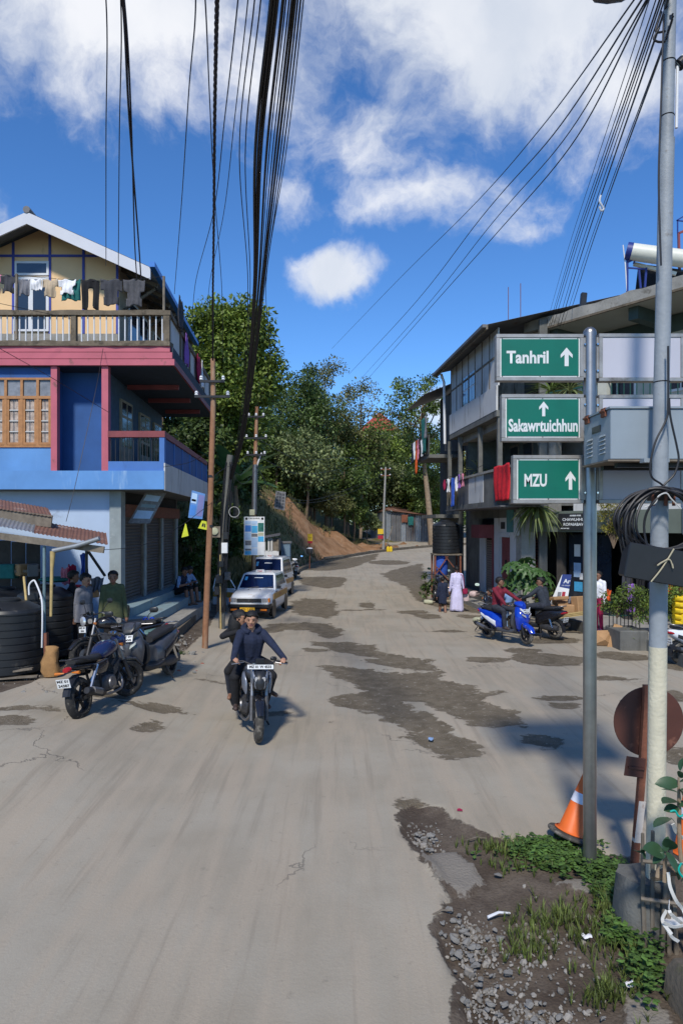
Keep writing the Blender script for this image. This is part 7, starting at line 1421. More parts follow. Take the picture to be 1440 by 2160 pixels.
 tube_part(t, 'centre_stand', [(-.28, .12, .22), (-.36, .2, .0)], .014, 'dark_metal'); tube_part(t, 'shock_absorber', [(-.55, .14, .55), (-.66, .14, .28)], .025, 'chrome')
 if front_plate: plate(t, s((wb + .005, 0, .82)), S.to_3x3() @ Vector((0, 1, 0)), (-.35, 0, 1), .19, .10, front_plate)
 if rear_plate: plate(t, (-.97, 0, .52), (0, -1, 0), (-.2, 0, 1), .2, .13, rear_plate)
 return t
# -- ridden motorcycle in the middle of the road; heading faces the camera
MB_LOC = Vector((-1.34, 10.05, gz(-1.3, 10.0))); MB_RZ = R(-72)
BIKE = motorbike('black and silver motorcycle ridden towards the camera mid road', MB_LOC, MB_RZ, 'naked', steer=R(-8), lean=R(-2), front_plate='MZ 01 W 4533', tank_m='paint_grey', panel_m='paint_black', tyre='rubber_dusty')
# -- parked by the tanks
motorbike('black motorcycle parked tail towards the road beside the water tanks', (-3.59, 10.4, gz(-3.5, 10.3)), R(80), 'commuter', steer=R(-28), lean=R(-7), rear_plate='MZ 01|24387', tank_m='paint_dark_blue')
motorbike('black motorcycle with round headlamp parked behind the dark scooter', (-4.12, 12.75, gz(-4.1, 12.6)), R(212), 'commuter', steer=R(25), lean=R(7), front_plate='MZ 01|50', tank_m='paint_black')
sc_ = scooter('dark grey scooter parked facing the road beside the steps', (-3.36, 12.1, gz(-3.3, 12)), R(-103), 'paint_grey', 'paint_black', steer=R(10), lean=R(6), front_plate='MZ 01|6605', fender='paint_silver'); sc_.scale = (1.1,) * 3
# -- the other side of the road
BLUE_LOC = Vector((4.2, 17.35, .05)); BLUE_RZ = R(-56)
scooter('bright blue scooter ridden out from the shop kerb', BLUE_LOC, BLUE_RZ, 'paint_blue', 'paint_white', steer=R(-8), front_plate='MZ 01|8526', mirrors=False, screen=False, dark='paint_grey')
DARK_LOC = Vector((5.16, 18.3, .04)); DARK_RZ = R(128)
scooter('black scooter seen from behind beside the blue scooter', DARK_LOC, DARK_RZ, 'paint_black', 'paint_black', rear_plate='MZ 01|5534', mirrors=False)
c = P(1030, 1300, 18.8); motorbike('dusty black motorcycle parked behind the blue scooter', (c.x, 19.2, .0), R(80), 'commuter', lean=R(5), steer=R(15), tank_m='paint_black')
c = P(924, 1262, 26.0); motorbike('black motorcycle parked under the raised water tank', (c.x, 26.1, .0), R(95), 'commuter', lean=R(6), rear_plate='MZ 01|3321')
c = P(1437, 1400, 14.6); scooter('white scooter half out of view beside the yellow sacks', (c.x + .62, 15.0, .0), R(22), 'paint_white', 'black_plastic', rear_plate='MZ 01|7710', mirrors=True)
c = P(617, 1222, 36.0); scooter('white scooter parked beyond the taxis', (c.x, 37.0, gz(c.x, 37)), R(100), 'paint_white', 'paint_silver', rear_plate='MZ 01|1148', lean=R(5))
# ---------------------------------------------------------------- taxis
def taxi(label, loc, rz, L_=3.3, W_=1.42, H_=1.40, plate_s='MZ01 G 8052', door_open=False, steer=0.0):
 t = thing('taxi', label, 'taxi', loc, rz, 'white taxis parked along the bank'); hl = L_ / 2; hw = W_ / 2
 # lower body: rings across the length
 def sec(x, w, z0, z1, top_w=None):
  tw = top_w or w * .96
  return [Vector((x, y, z)) for y, z in ((-w * .9, z0), (-w, z0 + .1), (-w * 1.0, (z0 + z1) / 2), (-tw, z1 - .06), (-tw * .92, z1), (0, z1 + .015), (tw * .92, z1), (tw, z1 - .06), (w, (z0 + z1) / 2), (w, z0 + .1), (w * .9, z0))]
 mb = MB(); mb.loft([sec(-hl, hw * .86, .34, .80), sec(-hl + .06, hw * .95, .24, .86), sec(-hl + .5, hw, .2, .90), sec(-.3, hw, .2, .89), sec(hl - 1.05, hw, .2, .88), sec(hl - .5, hw * .98, .22, .82), sec(hl - .1, hw * .95, .28, .74), sec(hl, hw * .88, .36, .68)]); mb.build('body', 'paint_white', t, 35)
 # cabin
 zb = .88; zt = H_
 def cab(x0, x1, w, z): return [(x0, -w, z), (x1, -w, z), (x1, w, z), (x0, w, z)]
 b0 = (-hl + .10, hl - 1.02); b1 = (-hl + .42, hl - 1.52)
 vs = cab(b0[0], b0[1], hw * .95, zb - .03) + cab(b1[0], b1[1], hw * .78, zt - .04) + cab(b1[0] + .12, b1[1] - .12, hw * .66, zt)
 mb = MB(); mb.add([Vector(v) for v in vs], [(0, 1, 5, 4), (1, 2, 6, 5), (2, 3, 7, 6), (3, 0, 4, 7), (4, 5, 9, 8), (5, 6, 10, 9), (6, 7, 11, 10), (7, 4, 8, 11), (8, 9, 10, 11)]); cb = mb.build('cabin', 'paint_white', t);
 def pane(name, q, m, out, ins=.0):
  q = [Vector(p) for p in q]; nn = (q[1] - q[0]).cross(q[3] - q[0]).normalized(); nn = nn if nn.dot(Vector(out)) > 0 else -nn; mb = MB(); lo = [p + nn * .002 for p in q]; hi = [p + nn * .008 for p in q]; mb.add(lo + hi, [(0, 1, 2, 3), (4, 5, 6, 7), (0, 1, 5, 4), (1, 2, 6, 5), (2, 3, 7, 6), (3, 0, 4, 7)]); return mb.build(name, m, cb)
 def lerp4(q, u0, u1, v0, v1):
  q = [Vector(p) for p in q]; f = lambda u, v: q[0].lerp(q[1], u).lerp(q[3].lerp(q[2], u), v); return [f(u0, v0), f(u1, v0), f(u1, v1), f(u0, v1)]
 front = [vs[2], vs[1], vs[5], vs[6]]; back = [vs[0], vs[3], vs[7], vs[4]]
 ws = pane('windscreen', lerp4(front, .05, .95, .1, .94), 'windscreen', (1, 0, .5)); pane('rear_window', lerp4(back, .08, .92, .2, .9), 'window_glass', (-1, 0, .5))
 q = lerp4(front, .36, .62, .72, .755); pane('sun_strip', [p + Vector((.007, 0, .004)) for p in q], 'plate_white', (1, 0, .5)); q = lerp4(front, .82, .90, .58, .80); pane('sticker', [p + Vector((.007, 0, .004)) for p in q], 'print_cyan', (1, 0, .5))
 for sgn, ids in ((-1, (0, 1, 5, 4)), (1, (3, 2, 6, 7))):
  side = [vs[i] for i in ids]
  for u0, u1 in ((.08, .27), (.30, .58), (.61, .90)): pane('side_window', lerp4(side, u0, u1, .18, .88), 'window_glass', (0, sgn, .3))
  mb = MB(); mb.box((-hl + .3, sgn * hw * 1.0 - .004, .56), (hl - .55, sgn * hw * 1.0 + .006, .76)); sp = mb.build('yellow_stripe', 'taxi_yellow', t); text('TAXI', .15, 'print_red', parent=sp, T=face_T((.0, sgn * (hw + .009), .66), (-sgn, 0, 0) if sgn > 0 else (1, 0, 0), (0, 0, 1)))
  for x in (-.35, .55): mb = MB(); mb.box((x, sgn * hw + (.001 if sgn > 0 else -.02), .79), (x + .16, sgn * hw + (.02 if sgn > 0 else -.001), .82)); mb.build('door_handle', 'black_plastic', t)
  mb = MB(); mb.cbox((hl - 1.12, sgn * (hw + .06), .94), (.03, .075, .055)); mb.build('wing_mirror', 'black_plastic', t, bevel=.012)
 # nose
 mb = MB(); mb.loft([[Vector((hl - .06 + x, y, z)) for y, z in ((-hw * w, .34 + d), (-hw * w, .47 - d), (hw * w, .47 - d), (hw * w, .34 + d))] for x, w, d in ((-.2, 1.0, 0), (.05, .99, 0), (.12, .93, .015), (.14, .86, .03))]); mb.build('front_bumper', 'black_plastic', t, True); mb = MB(); mb.box((hl - .3, -hw * .93, .2), (hl + .02, hw * .93, .335)); mb.build('air_dam', 'black_plastic', t)
 mb = MB(); mb.box((-hl - .1, -hw * .95, .34), (-hl + .15, hw * .95, .48)); mb.build('rear_bumper', 'black_plastic', t, bevel=.03)
 gr = MB(); gr.box((hl - .02, -hw * .58, .53), (hl + .022, hw * .58, .65)); g = gr.build('grille', 'black_plastic', t)
 for k in range(3): mb = MB(); mb.box((hl + .0225, -hw * .56, .545 + k * .036), (hl + .03, hw * .56, .56 + k * .036)); mb.build('grille_bar', 'engine_metal', g)
 mb = MB(); mb.lathe([(.035, 0), (.03, .008)], 12, Matrix.Translation((hl + .031, 0, .59)) @ Matrix.Rotation(R(90), 4, 'Y')); mb.build('badge', 'chrome', g)
 for sgn in (-1, 1):
  y0, y1 = sorted((sgn * hw * .60, sgn * hw * .88)); mb = MB(); mb.box((hl - .1, y0, .525), (hl + .012, y1, .67)); mb.build('headlight', 'clear_lens', t, bevel=.015); y0, y1 = sorted((sgn * hw * .885, sgn * hw * .955)); mb = MB(); mb.box((hl - .14, y0, .53), (hl - .03, y1, .66)); mb.build('indicator', 'amber_lens', t)
  y0, y1 = sorted((sgn * hw * .55, sgn * hw * .85)); mb = MB(); mb.box((hl + .05, y0, .26), (hl + .07, y1, .32)); mb.build('fog_lamp', 'amber_lens', t)
  mb = MB(); mb.box((-hl - .012, min(sgn * hw * .6, sgn * hw * .85), .56), (-hl + .1, max(sgn * hw * .6, sgn * hw * .85), .76)); mb.build('rear_light', 'red_lens', t, bevel=.01)
  for x in (-hl + .56, hl - .62):
   w = wheel(t, 'wheel', x, .265, .15, 'rubber', 8, False, 'alloy', Matrix.Translation((0, sgn * (hw - .085), 0)))
   mb = MB(); mb.lathe([(.31, -.012), (.31, .012)], 28, Matrix.Translation((x, sgn * (hw - .006), .27)) @ RX90); mb.build('wheel_arch', 'black_plastic', t)
 for y in (-.28, .22): tube_part(t, 'wiper', [(hl - 1.02, y, .905), (hl - 1.08, y + .35, .945)], .008, 'black_plastic', 6)
 for y in (-.2, .2): mb = MB(); mb.lathe([(.02, 0), (.012, .02)], 8, Matrix.Translation((hl - .75, y, .868))); mb.build('washer_jet', 'black_plastic', t)
 plate(t, (hl + .085, -.04, .30), (0, 1, 0), (0, 0, 1), .5, .13, plate_s, 'plate_yellow'); text('TAXI', .06, 'taxi_yellow', name='bonnet_lettering', parent=t, T=face_T((hl - .13, 0, .76), (0, 1, 0), (-.6, 0, .25)), bold=.002)
 mb = MB(); mb.loft([[Vector((x, y, z)) for y, z in ((-w, zt), (-w * .85, zt + h), (w * .85, zt + h), (w, zt))] for x, w, h in ((-.05, .16, .08), (.0, .17, .1), (.05, .16, .08))]); rs = mb.build('roof_sign', 'plate_white', t); text('TAXI', .08, 'print_red', parent=rs, T=face_T((.058, 0, zt + .045), (0, 1, 0), (-.2, 0, 1)), bold=.002)
 if door_open:
  hx = hl - 1.05; a = R(-62); T = Matrix.Translation((hx, -hw - .01, 0)) @ Matrix.Rotation(a, 4, 'Z').inverted()
  T = Matrix.Translation((hx, -hw - .01, 0)) @ Matrix.Rotation(R(66), 4, 'Z')
  mb = MB(); mb.box((-1.0, -.04, .28), (0, 0, .88), T=T); d = mb.build('open_door', 'paint_white', t, bevel=.012); mb = MB(); pts = [(-.98, -.02, .88), (-.9, .02, 1.25), (-.7, .06, 1.36), (-.45, .06, 1.34), (-.02, -.01, .90)]; mb.tube(spline([T @ Vector(p) for p in pts], 5), .022, 6); mb.build('window_frame', 'paint_white', d, True)
  mb = MB(); mb.box((-.98, -.05, .56), (-.02, .008, .74), T=T); st = mb.build('door_stripe', 'taxi_yellow', d); text('TAXI', .14, 'print_red', parent=st, T=T @ face_T((-.4, .0105, .65), (-1, 0, 0), (0, 0, 1))); mb = MB(); mb.box((-.95, -.02, .89), (-.08, -.014, 1.3), T=T);
 return t
tx = taxi('white taxi with yellow number plate and its driver door open', (-2.72, 22.9, gz(-2.7, 22.9)), R(-90 - 6), door_open=True); tx.scale = (.95,) * 3
tx = taxi('second white taxi parked close behind the first', (-2.95, 28.2, gz(-2.9, 28)), R(-90 - 7), L_=3.5, W_=1.52, H_=1.72, plate_s='MZ01 H 2210'); tx.scale = (.95,) * 3
# ---------------------------------------------------------------- people (local x forward, y to their left, z up)
def ik(a, b, l1, l2, pole):
 a = Vector(a); b = Vector(b); d = b - a; L_ = min(d.length, (l1 + l2) * .999); u = d.normalized(); x = (L_ * L_ + l1 * l1 - l2 * l2) / (2 * L_); h = math.sqrt(max(l1 * l1 - x * x, 0)); p = Vector(pole); p = (p - u * p.dot(u)).normalized(); return a + u * x + p * h
def person(label, loc, rz, po, ms, vox=.012, hair='short', yaw=0.0, pitch=0.0, scale=1.0, loose=1.0, skirt=None, jacket=None, lean=0.0):
 """po: hip, chest, head points; handL/R, footL/R with pole directions; ms: materials for skin, top, legs, feet, sleeve"""
 hip = Vector(po['hip']); chest = Vector(po['chest']); neck = chest + (chest - hip).normalized() * .15; sk, top, leg, foot = ms[:4]; slv = ms[4] if len(ms) > 4 else top; calf = ms[5] if len(ms) > 5 else leg
 up = (chest - hip).normalized(); fw = Vector((1, 0, 0)); fw = (fw - up * fw.dot(up)).normalized(); lf = up.cross(fw); prims = []
 def cap(a, b, ra, rb, m): prims.append((Vector(a), Vector(b), ra, rb, m))
 k = loose
 cap(hip + lf * .075, hip - lf * .075, .108, .108, leg if not po.get('long_top') else top)
 w = hip.lerp(chest, .45); cap(hip + up * .06 + lf * .05, w + lf * .055, .105 * k, .098 * k, top); cap(hip + up * .06 - lf * .05, w - lf * .055, .105 * k, .098 * k, top); cap(w + lf * .06, chest + lf * .085, .1 * k, .105 * k, top); cap(w - lf * .06, chest - lf * .085, .1 * k, .105 * k, top); cap(w, chest + fw * .02, .11 * k, .11 * k, top)
 shz = chest + up * .10
 cap(shz + lf * .135, shz - lf * .135, .068, .068, top); cap(shz + lf * .06 + up * .03, neck + lf * .01, .06, .05, top); cap(shz - lf * .06 + up * .03, neck - lf * .01, .06, .05, top)
 head = Vector(po['head']); H = Matrix.Translation(head) @ Matrix.Rotation(yaw, 4, 'Z') @ Matrix.Rotation(pitch, 4, 'Y'); hp = lambda x, y, z: H @ Vector((x, y, z))
 cap(neck - up * .02, hp(-.015, 0, -.06), .052, .05, sk)
 cap(hp(-.025, 0, .03), hp(.025, 0, .035), .083, .078, sk); cap(hp(.02, .025, -.02), hp(.05, .012, -.085), .05, .028, sk); cap(hp(.02, -.025, -.02), hp(.05, -.012, -.085), .05, .028, sk); cap(hp(.05, .03, -.01), hp(.06, .024, -.02), .034, .03, sk); cap(hp(.05, -.03, -.01), hp(.06, -.024, -.02), .034, .03, sk)
 cap(hp(.088, 0, .015), hp(.104, 0, -.022), .010, .016, sk); cap(hp(.085, -.035, .03), hp(.085, .035, .03), .014, .014, sk)
 for s in (-1, 1): cap(hp(.087, s * .032, .012), hp(.088, s * .036, .012), .009, .009, 'eye'); cap(hp(.093, s * .02, .032), hp(.088, s * .047, .034), .006, .006, 'hair'); cap(hp(-.005, s * .083, .015), hp(-.005, s * .086, -.02), .016, .012, sk)
 cap(hp(.083, -.018, -.058), hp(.083, .018, -.058), .0105, .0105, 'lip')
 for s, n in ((1, 'L'), (-1, 'R')):
  sh = shz + lf * (.165 * s); hd = Vector(po['hand' + n]); el = ik(sh, hd, .28, .25, po.get('elbow' + n, (-.4, s * .8, -.5))); cap(sh, el, .06 * k, .05 * k, slv); cap(el, el.lerp(hd, .93), .048 * k, .036 * k, slv if not po.get('short_sleeve') else sk); d = (hd - el).normalized(); g = Vector(po.get('grip' + n, d)).normalized(); sd = g.cross(Vector((0, 0, 1))); sd = sd.normalized() if sd.length > .1 else Vector((0, 1, 0)); dn = sd.cross(g)
  cap(hd - d * .02, hd + g * .05, .029, .034, sk)
  for f, (o_, L1) in enumerate(((-.03, .06), (-.01, .07), (.01, .067), (.03, .052))):
   b = hd + g * .075 + sd * o_; q = b + g * L1 * .4 + dn * (-.012 if po.get('fist') else -.004); cap(b - g * .03, q, .0105, .0095, sk); cap(q, q + (g * (.1 if po.get('fist') else .8) + dn * (-.9 if po.get('fist') else -.35)).normalized() * L1 * .55, .0095, .008, sk)
  b = hd + g * .02 + sd * (-.032 * s); cap(b, b + g * .035 - sd * s * .022 - dn * .01, .012, .011, sk); b = b + g * .035 - sd * s * .022 - dn * .01; cap(b, b + g * .022 - dn * .016, .0105, .009, sk)
  hj = hip + lf * (.085 * s); an = Vector(po['foot' + n]); kn = ik(hj, an, .43, .42, po.get('knee' + n, (1, s * .12, .15))); cap(hj, kn, .092 * k, .066 * k, leg); cap(kn, an, .062 * k, .048 * k, calf); td = Vector(po.get('toe' + n, (1, s * .12, 0))).normalized(); cap(an + Vector((0, 0, -.035)) - td * .04, an + td * .15 + Vector((0, 0, -.05)), .042, .032, foot); cap(an, an + Vector((0, 0, -.035)), .042, .042, foot)
 mb = MB()
 for a, b, ra, rb, m in prims:
  d = (b - a); d = d.normalized() if d.length > 1e-5 else Vector((0, 0, 1)); pts = []; rs = []
  for t_ in (-1, -.8, -.45, 0): pts.append(a + d * ra * t_); rs.append(ra * math.sqrt(max(1 - t_ * t_, .0025)))
  for t_ in (0, .45, .8, 1): pts.append(b + d * rb * t_ + d * 1e-4); rs.append(rb * math.sqrt(max(1 - t_ * t_, .0025)))
  mb.tube(pts, rs, 12)
 keys = [];
 for p in prims:
  if p[4] not in keys: keys.append(p[4])
 raw = mb.build('raw', keys[0]); rm = raw.modifiers.new('r', 'REMESH'); rm.mode = 'VOXEL'; rm.voxel_size = vox; sm = raw.modifiers.new('s', 'SMOOTH'); sm.factor = .5; sm.iterations = 3
 dg = bpy.context.evaluated_depsgraph_get(); me = bpy.data.meshes.new_from_object(raw.evaluated_get(dg)); bpy.data.objects.remove(raw)
 n = len(me.polygons); C = np.empty(n * 3); me.polygons.foreach_get('center', C); C = C.reshape(-1, 3); best = np.full(n, 1e9); idx = np.zeros(n, int)
 for a, b, ra, rb, m in prims:
  a_ = np.array(a); e = np.array(b) - a_; t_ = np.clip(((C - a_) @ e) / max(e @ e, 1e-9), 0, 1); dist = np.linalg.norm(C - a_ - t_[:, None] * e, axis=1) - (ra + (rb - ra) * t_)
  if m in ('eye', 'lip', 'hair'): dist -= .004
  u = dist < best; best = np.where(u, dist, best); idx = np.where(u, keys.index(m), idx)
 me.materials.clear()
 for q in keys: me.materials.append(M(q))
 me.polygons.foreach_set('material_index', idx.astype(np.int32)); me.polygons.foreach_set('use_smooth', np.ones(n, bool)); me.update()
 o = bpy.data.objects.new('person', me); COL.objects.link(o); o.location = loc; o.rotation_euler = (lean, 0, rz); o.scale = (scale,) * 3; tag(o, label, 'person')
 # hair
 rnd = random.Random(len(label)); hm = MB(); vs = []; nu, nv = 22, 14; keep = []
 for i in range(nv + 1):
  th = math.pi * i / nv
  for j in range(nu):
   a = 2 * math.pi * j / nu; x = math.sin(th) * math.cos(a); y = math.sin(th) * math.sin(a); z = math.cos(th); r_ = 1.06 + .14 * mnoise.noise(Vector((x * 6, y * 6, z * 6 + len(label)))) + ((.14 * max(0, z) - (.06 * max(0, x) if z < .4 else 0)) if hair not in ('bun', 'long') else .03) + rnd.uniform(-.015, .02)
   vs.append(hp(-.008 + .113 * x * r_, .094 * y * r_, .045 + .092 * z * r_)); keep.append(z > ((.26 if hair != 'long' else .1) if x > .35 else ((-.12 if hair != 'long' else -.8) if x > -.05 else (-.72 if hair != 'buzz' else -.5))) + .06 * rnd.uniform(-1, 1))
 fs = [(i*nu+j, (i+1)*nu+j, (i+1)*nu+(j+1)%nu, i*nu+(j+1)%nu) for i in range(nv) for j in range(nu) if sum(keep[q] for q in (i*nu+j, (i+1)*nu+j, (i+1)*nu+(j+1)%nu, i*nu+(j+1)%nu)) >= 3]
 hm.add(vs, fs)
 if hair == 'long':
  b = hp(-.05, 0, 0); hm.loft([ring(b.z - z, b.x - .015 - .04 * z, b.y, w_, w_ * 1.15, 12, 2.2, 'z') for z, w_ in ((-.05, .085), (.05, .11), (.15, .11), (.27, .10), (.38, .06))])
 if hair == 'bun': hm.sphere(hp(-.115, 0, .02), .04)
 ho = hm.build('hair', 'hair', o, True)
 if hair != 'long': sd_ = ho.modifiers.new('t', 'SOLIDIFY'); sd_.thickness = .008; sd_.offset = -1
 if jacket:
  jm = MB(); zz = hip.z; jm.loft([ring(z, hip.x + (chest.x - hip.x) * max(0, (z - zz) / .4), hip.y, .135 * k * q, .185 * k * q, 20, 2.3, 'z') for z, q in ((zz - .14, 1.03), (zz - .02, 1.0), (zz + .12, .94), (zz + .2, .9))], cap=False); jo = jm.build('jacket_hem', jacket, o, True)
 if skirt:
  m_, z0, w0, w1 = skirt; rr = []
  for i in range(13):
   t_ = i / 12; z = hip.z + .14 - (hip.z + .14 - z0) * t_; ww = .118 + (w0 - .118) * min(1, t_ * 2.2) + (w1 - w0) * t_; rr.append([Vector((hip.x + math.cos(a) * ww * (.82 + .05 * math.sin(7 * a) * t_), hip.y + math.sin(a) * ww * (1 + .05 * math.sin(9 * a + 1) * t_), z + .02 * math.sin(3 * a) * t_)) for a in np.linspace(0, 6.2832, 41)[:-1]])
  sm_ = MB(); sm_.loft(rr, cap=False); so_ = sm_.build('dress_skirt', m_, o, 180); s2 = so_.modifiers.new('t', 'SOLIDIFY'); s2.thickness = .006
 return o
def to_bike(loc, rz): return loc, rz
# -- rider and passenger on the motorcycle
gr = lambda y, st: (Matrix.Translation((.55, 0, .6)) @ Matrix.Rotation(st, 4, 'Z') @ Matrix.Translation((-.55, 0, -.6))) @ Vector((.345, y, 1.075))
RIDER = person('man in navy hooded jacket riding the motorcycle towards the camera', MB_LOC, MB_RZ, dict(hip=(-.26, 0, .90), chest=(-.17, 0, 1.28), head=(-.10, -.02, 1.575), handL=gr(.37, R(-8)), handR=gr(-.37, R(-8)), gripL=(.35, -.75, -.1), gripR=(.35, .75, -.1), elbowL=(-.2, .9, -.2), elbowR=(-.2, -.9, -.2), footL=(-.02, .22, .39), footR=(.0, -.23, .39), kneeL=(1, .5, .4), kneeR=(1, -.5, .4), toeL=(1, .15, 0), toeR=(1, -.15, 0), fist=True), ('skin', 'cloth_navy', 'cloth_black', 'shoe_brown'), vox=.0085, yaw=R(-14), loose=1.16, lean=R(-2))
person('long haired passenger in black leaning out behind the navy rider', MB_LOC, MB_RZ, dict(hip=(-.56, -.02, .97), chest=(-.52, -.08, 1.33), head=(-.40, -.15, 1.60), handR=(-.20, -.20, 1.43), handL=(-.3, .17, 1.2), elbowR=(-.3, -.8, -.3), elbowL=(-.2, .8, -.5), gripR=(.6, .5, -.2), footL=(-.34, .36, .50), footR=(-.40, -.25, .46), kneeL=(1, .6, .3), kneeR=(1, -.6, .3), toeL=(1, .5, -.1), toeR=(1, -.3, 0)), ('skin', 'cloth_black', 'cloth_black', 'skin_dark', 'cloth_black', 'cloth_jeans'), vox=.0095, hair='long', yaw=R(62), lean=R(-2), scale=.98)
hm = MB(); hm.tube([Vector((-.165 + .115 * math.cos(a), .115 * math.sin(a), 1.435 + .035 * math.cos(a + 3.14))) for a in np.linspace(.5, 5.78, 17)], [.02, .035, .045, .05, .055, .06, .06, .065, .065, .065, .06, .06, .055, .05, .045, .035, .02], 8); hm.build('hood', 'cloth_navy', RIDER, True)
# -- blue scooter rider, black scooter rider
person('man in maroon shirt sitting on the bright blue scooter', BLUE_LOC, BLUE_RZ, dict(hip=(-.34, 0, .86), chest=(-.30, 0, 1.23), head=(-.24, 0, 1.515), handL=(.22, .30, 1.02), handR=(.20, -.26, .98), footL=(.08, .14, .40), footR=(.06, -.15, .40), kneeL=(1, .35, .5), kneeR=(1, -.35, .5), fist=True, gripL=(.5, -.6, 0), gripR=(.5, .6, 0)), ('skin_dark', 'cloth_maroon', 'cloth_jeans', 'shoe_brown'), yaw=R(30), loose=1.1, scale=.97)
person('man in dark jacket sitting on the black scooter with his back turned', DARK_LOC, DARK_RZ, dict(hip=(-.36, 0, .86), chest=(-.26, 0, 1.2), head=(-.2, 0, 1.47), handL=(.18, .28, 1.02), handR=(.18, -.28, 1.02), footL=(.08, .16, .40), footR=(.04, -.3, .1), kneeL=(1, .35, .5), kneeR=(1, -.5, .4), fist=True), ('skin_dark', mat('cloth_slate', (.03, .036, .048), rough=.9, var=.25, scale=14, bump=.5, bscale=24), 'cloth_jeans', 'shoe_brown'), yaw=R(55), loose=1.12, scale=.97)
# -- men by the water tanks
stand = lambda **k: dict(dict(hip=(0, 0, .93), chest=(.0, 0, 1.30), head=(.03, 0, 1.585), handL=(.06, .25, .80), handR=(.06, -.25, .80), footL=(.02, .1, .085), footR=(-.03, -.1, .085), elbowL=(-.6, .6, 0), elbowR=(-.6, -.6, 0)), **k)
c = P(178, 1385, 13.4); person('man in grey blazer with hands clasped behind his back', (c.x, 13.4, .32), R(-15), stand(handL=(-.17, .05, .88), handR=(-.17, -.05, .85), elbowL=(-.5, .9, 0), elbowR=(-.5, -.9, 0)), ('skin', 'cloth_grey', 'cloth_black', 'shoe_brown'), loose=1.12, jacket='cloth_grey', pitch=R(8))
c = P(226, 1375, 13.3); person('man in olive green jacket beside the house pillar', (c.x + .03, 13.55, .36), R(-62), stand(footL=(.08, .1, .085)), ('skin_dark', 'cloth_green', 'cloth_black', 'shoe_brown'), loose=1.12, jacket='cloth_green', yaw=R(-12))
c = P(160, 1385, 14.2); person('man in black jacket mostly hidden behind the grey blazer', (c.x - .05, 14.15, .32), R(20), stand(), ('skin_dark', 'cloth_black', 'cloth_black', 'shoe_brown'), loose=1.1, vox=.015)
# -- two seated on the steps
sit = lambda **k: dict(dict(hip=(0, 0, .12), chest=(.16, 0, .46), head=(.27, 0, .72), handL=(.42, .12, .38), handR=(.42, -.1, .36), footL=(.50, .11, -.20), footR=(.46, -.1, -.20), kneeL=(.6, .1, 1), kneeR=(.6, -.1, 1)), **k)
person('person in dark clothes sitting on the far end of the steps', (-5.02, 20.9, .84), R(-25), sit(short_sleeve=True), ('skin_dark', 'cloth_navy', 'cloth_black', 'skin_dark', 'cloth_light_blue', 'skin_dark'), vox=.014, pitch=R(10))
person('companion in pale blue shirt sitting behind the dark clothed one', (-5.0, 21.6, .84), R(-30), sit(), ('skin_dark', 'cloth_light_blue', 'cloth_black', 'skin_dark', 'cloth_light_blue', 'skin_dark'), vox=.014, pitch=R(20))
# -- woman and child walking away
c = P(963, 1292, 23.6); person('woman in long pale lilac dress walking away along the shops', (c.x, 23.6, -.06), R(96), stand(handR=(.02, -.27, .82), long_top=True), ('skin_dark', 'cloth_lilac', 'cloth_lilac', 'shoe_brown'), vox=.012, hair='bun', loose=1.08, skirt=('cloth_lilac', .10, .19, .245), scale=.95)
b = MB(); b.loft([ring(z, 0, 0, w_, w_ * .6, 10, 2.3, 'z') for z, w_ in ((0, .08), (.05, .1), (.2, .09), (.28, .03))]); bo = b.build('carrier_bag', 'pink_bag', smooth=True); bo.location = (c.x + .33, 23.65, .36); tag(bo, 'pale plastic carrier bag held by the woman in lilac', 'bag')
b = MB(); q0 = Vector((c.x + .17, 23.52, 1.28)); b.tube(spline([q0 + Vector((-.05, .05, .02)), q0 + Vector((.02, -.05, -.05)), q0 + Vector((.06, -.03, -.3)), q0 + Vector((.08, 0, -.5))], 4), .01, 5); b.loft([ring(z, q0.x + .1, q0.y, w_, w_ * .7, 10, 2.5, 'z') for z, w_ in ((.62, .07), (.66, .09), (.8, .08))]); tag(b.build('shoulder_bag', 'cloth_crimson', smooth=True), 'dark shoulder bag on the woman in lilac', 'bag')
c = P(933, 1292, 23.4); person('child in dark shirt and shorts walking beside the woman in lilac', (c.x, 23.4, -.07), R(94), stand(footL=(.16, .1, .09), footR=(-.14, -.1, .12)), ('skin_dark', 'cloth_navy', 'cloth_navy', 'shoe_brown', 'cloth_navy', 'skin_dark'), vox=.013, loose=1.18, scale=.74, skirt=('cloth_navy', .5, .17, .18))
# -- customer at the shop
c = P(1263, 1318, 17.6); person('person in white top and crimson track trousers behind the steel post', (c.x + .03, 17.7, .25), R(-150), stand(), ('skin_dark', 'cloth_white', 'cloth_crimson', 'cloth_pink'), vox=.014, loose=1.1, scale=.9, hair='bun')
# -- person in pale blue bending over behind the scooters
c = P(1086, 1290, 19.0); person('person in pale blue clothes bending down behind the blue scooter', (c.x - .1, 19.5, .05), R(160), stand(hip=(-.1, 0, .9), chest=(.25, 0, 1.02), head=(.48, 0, .98), handL=(.4, .15, .6), handR=(.4, -.15, .6)), ('skin_dark', 'cloth_light_blue', 'cloth_light_blue', 'shoe_brown'), vox=.015, loose=1.2)
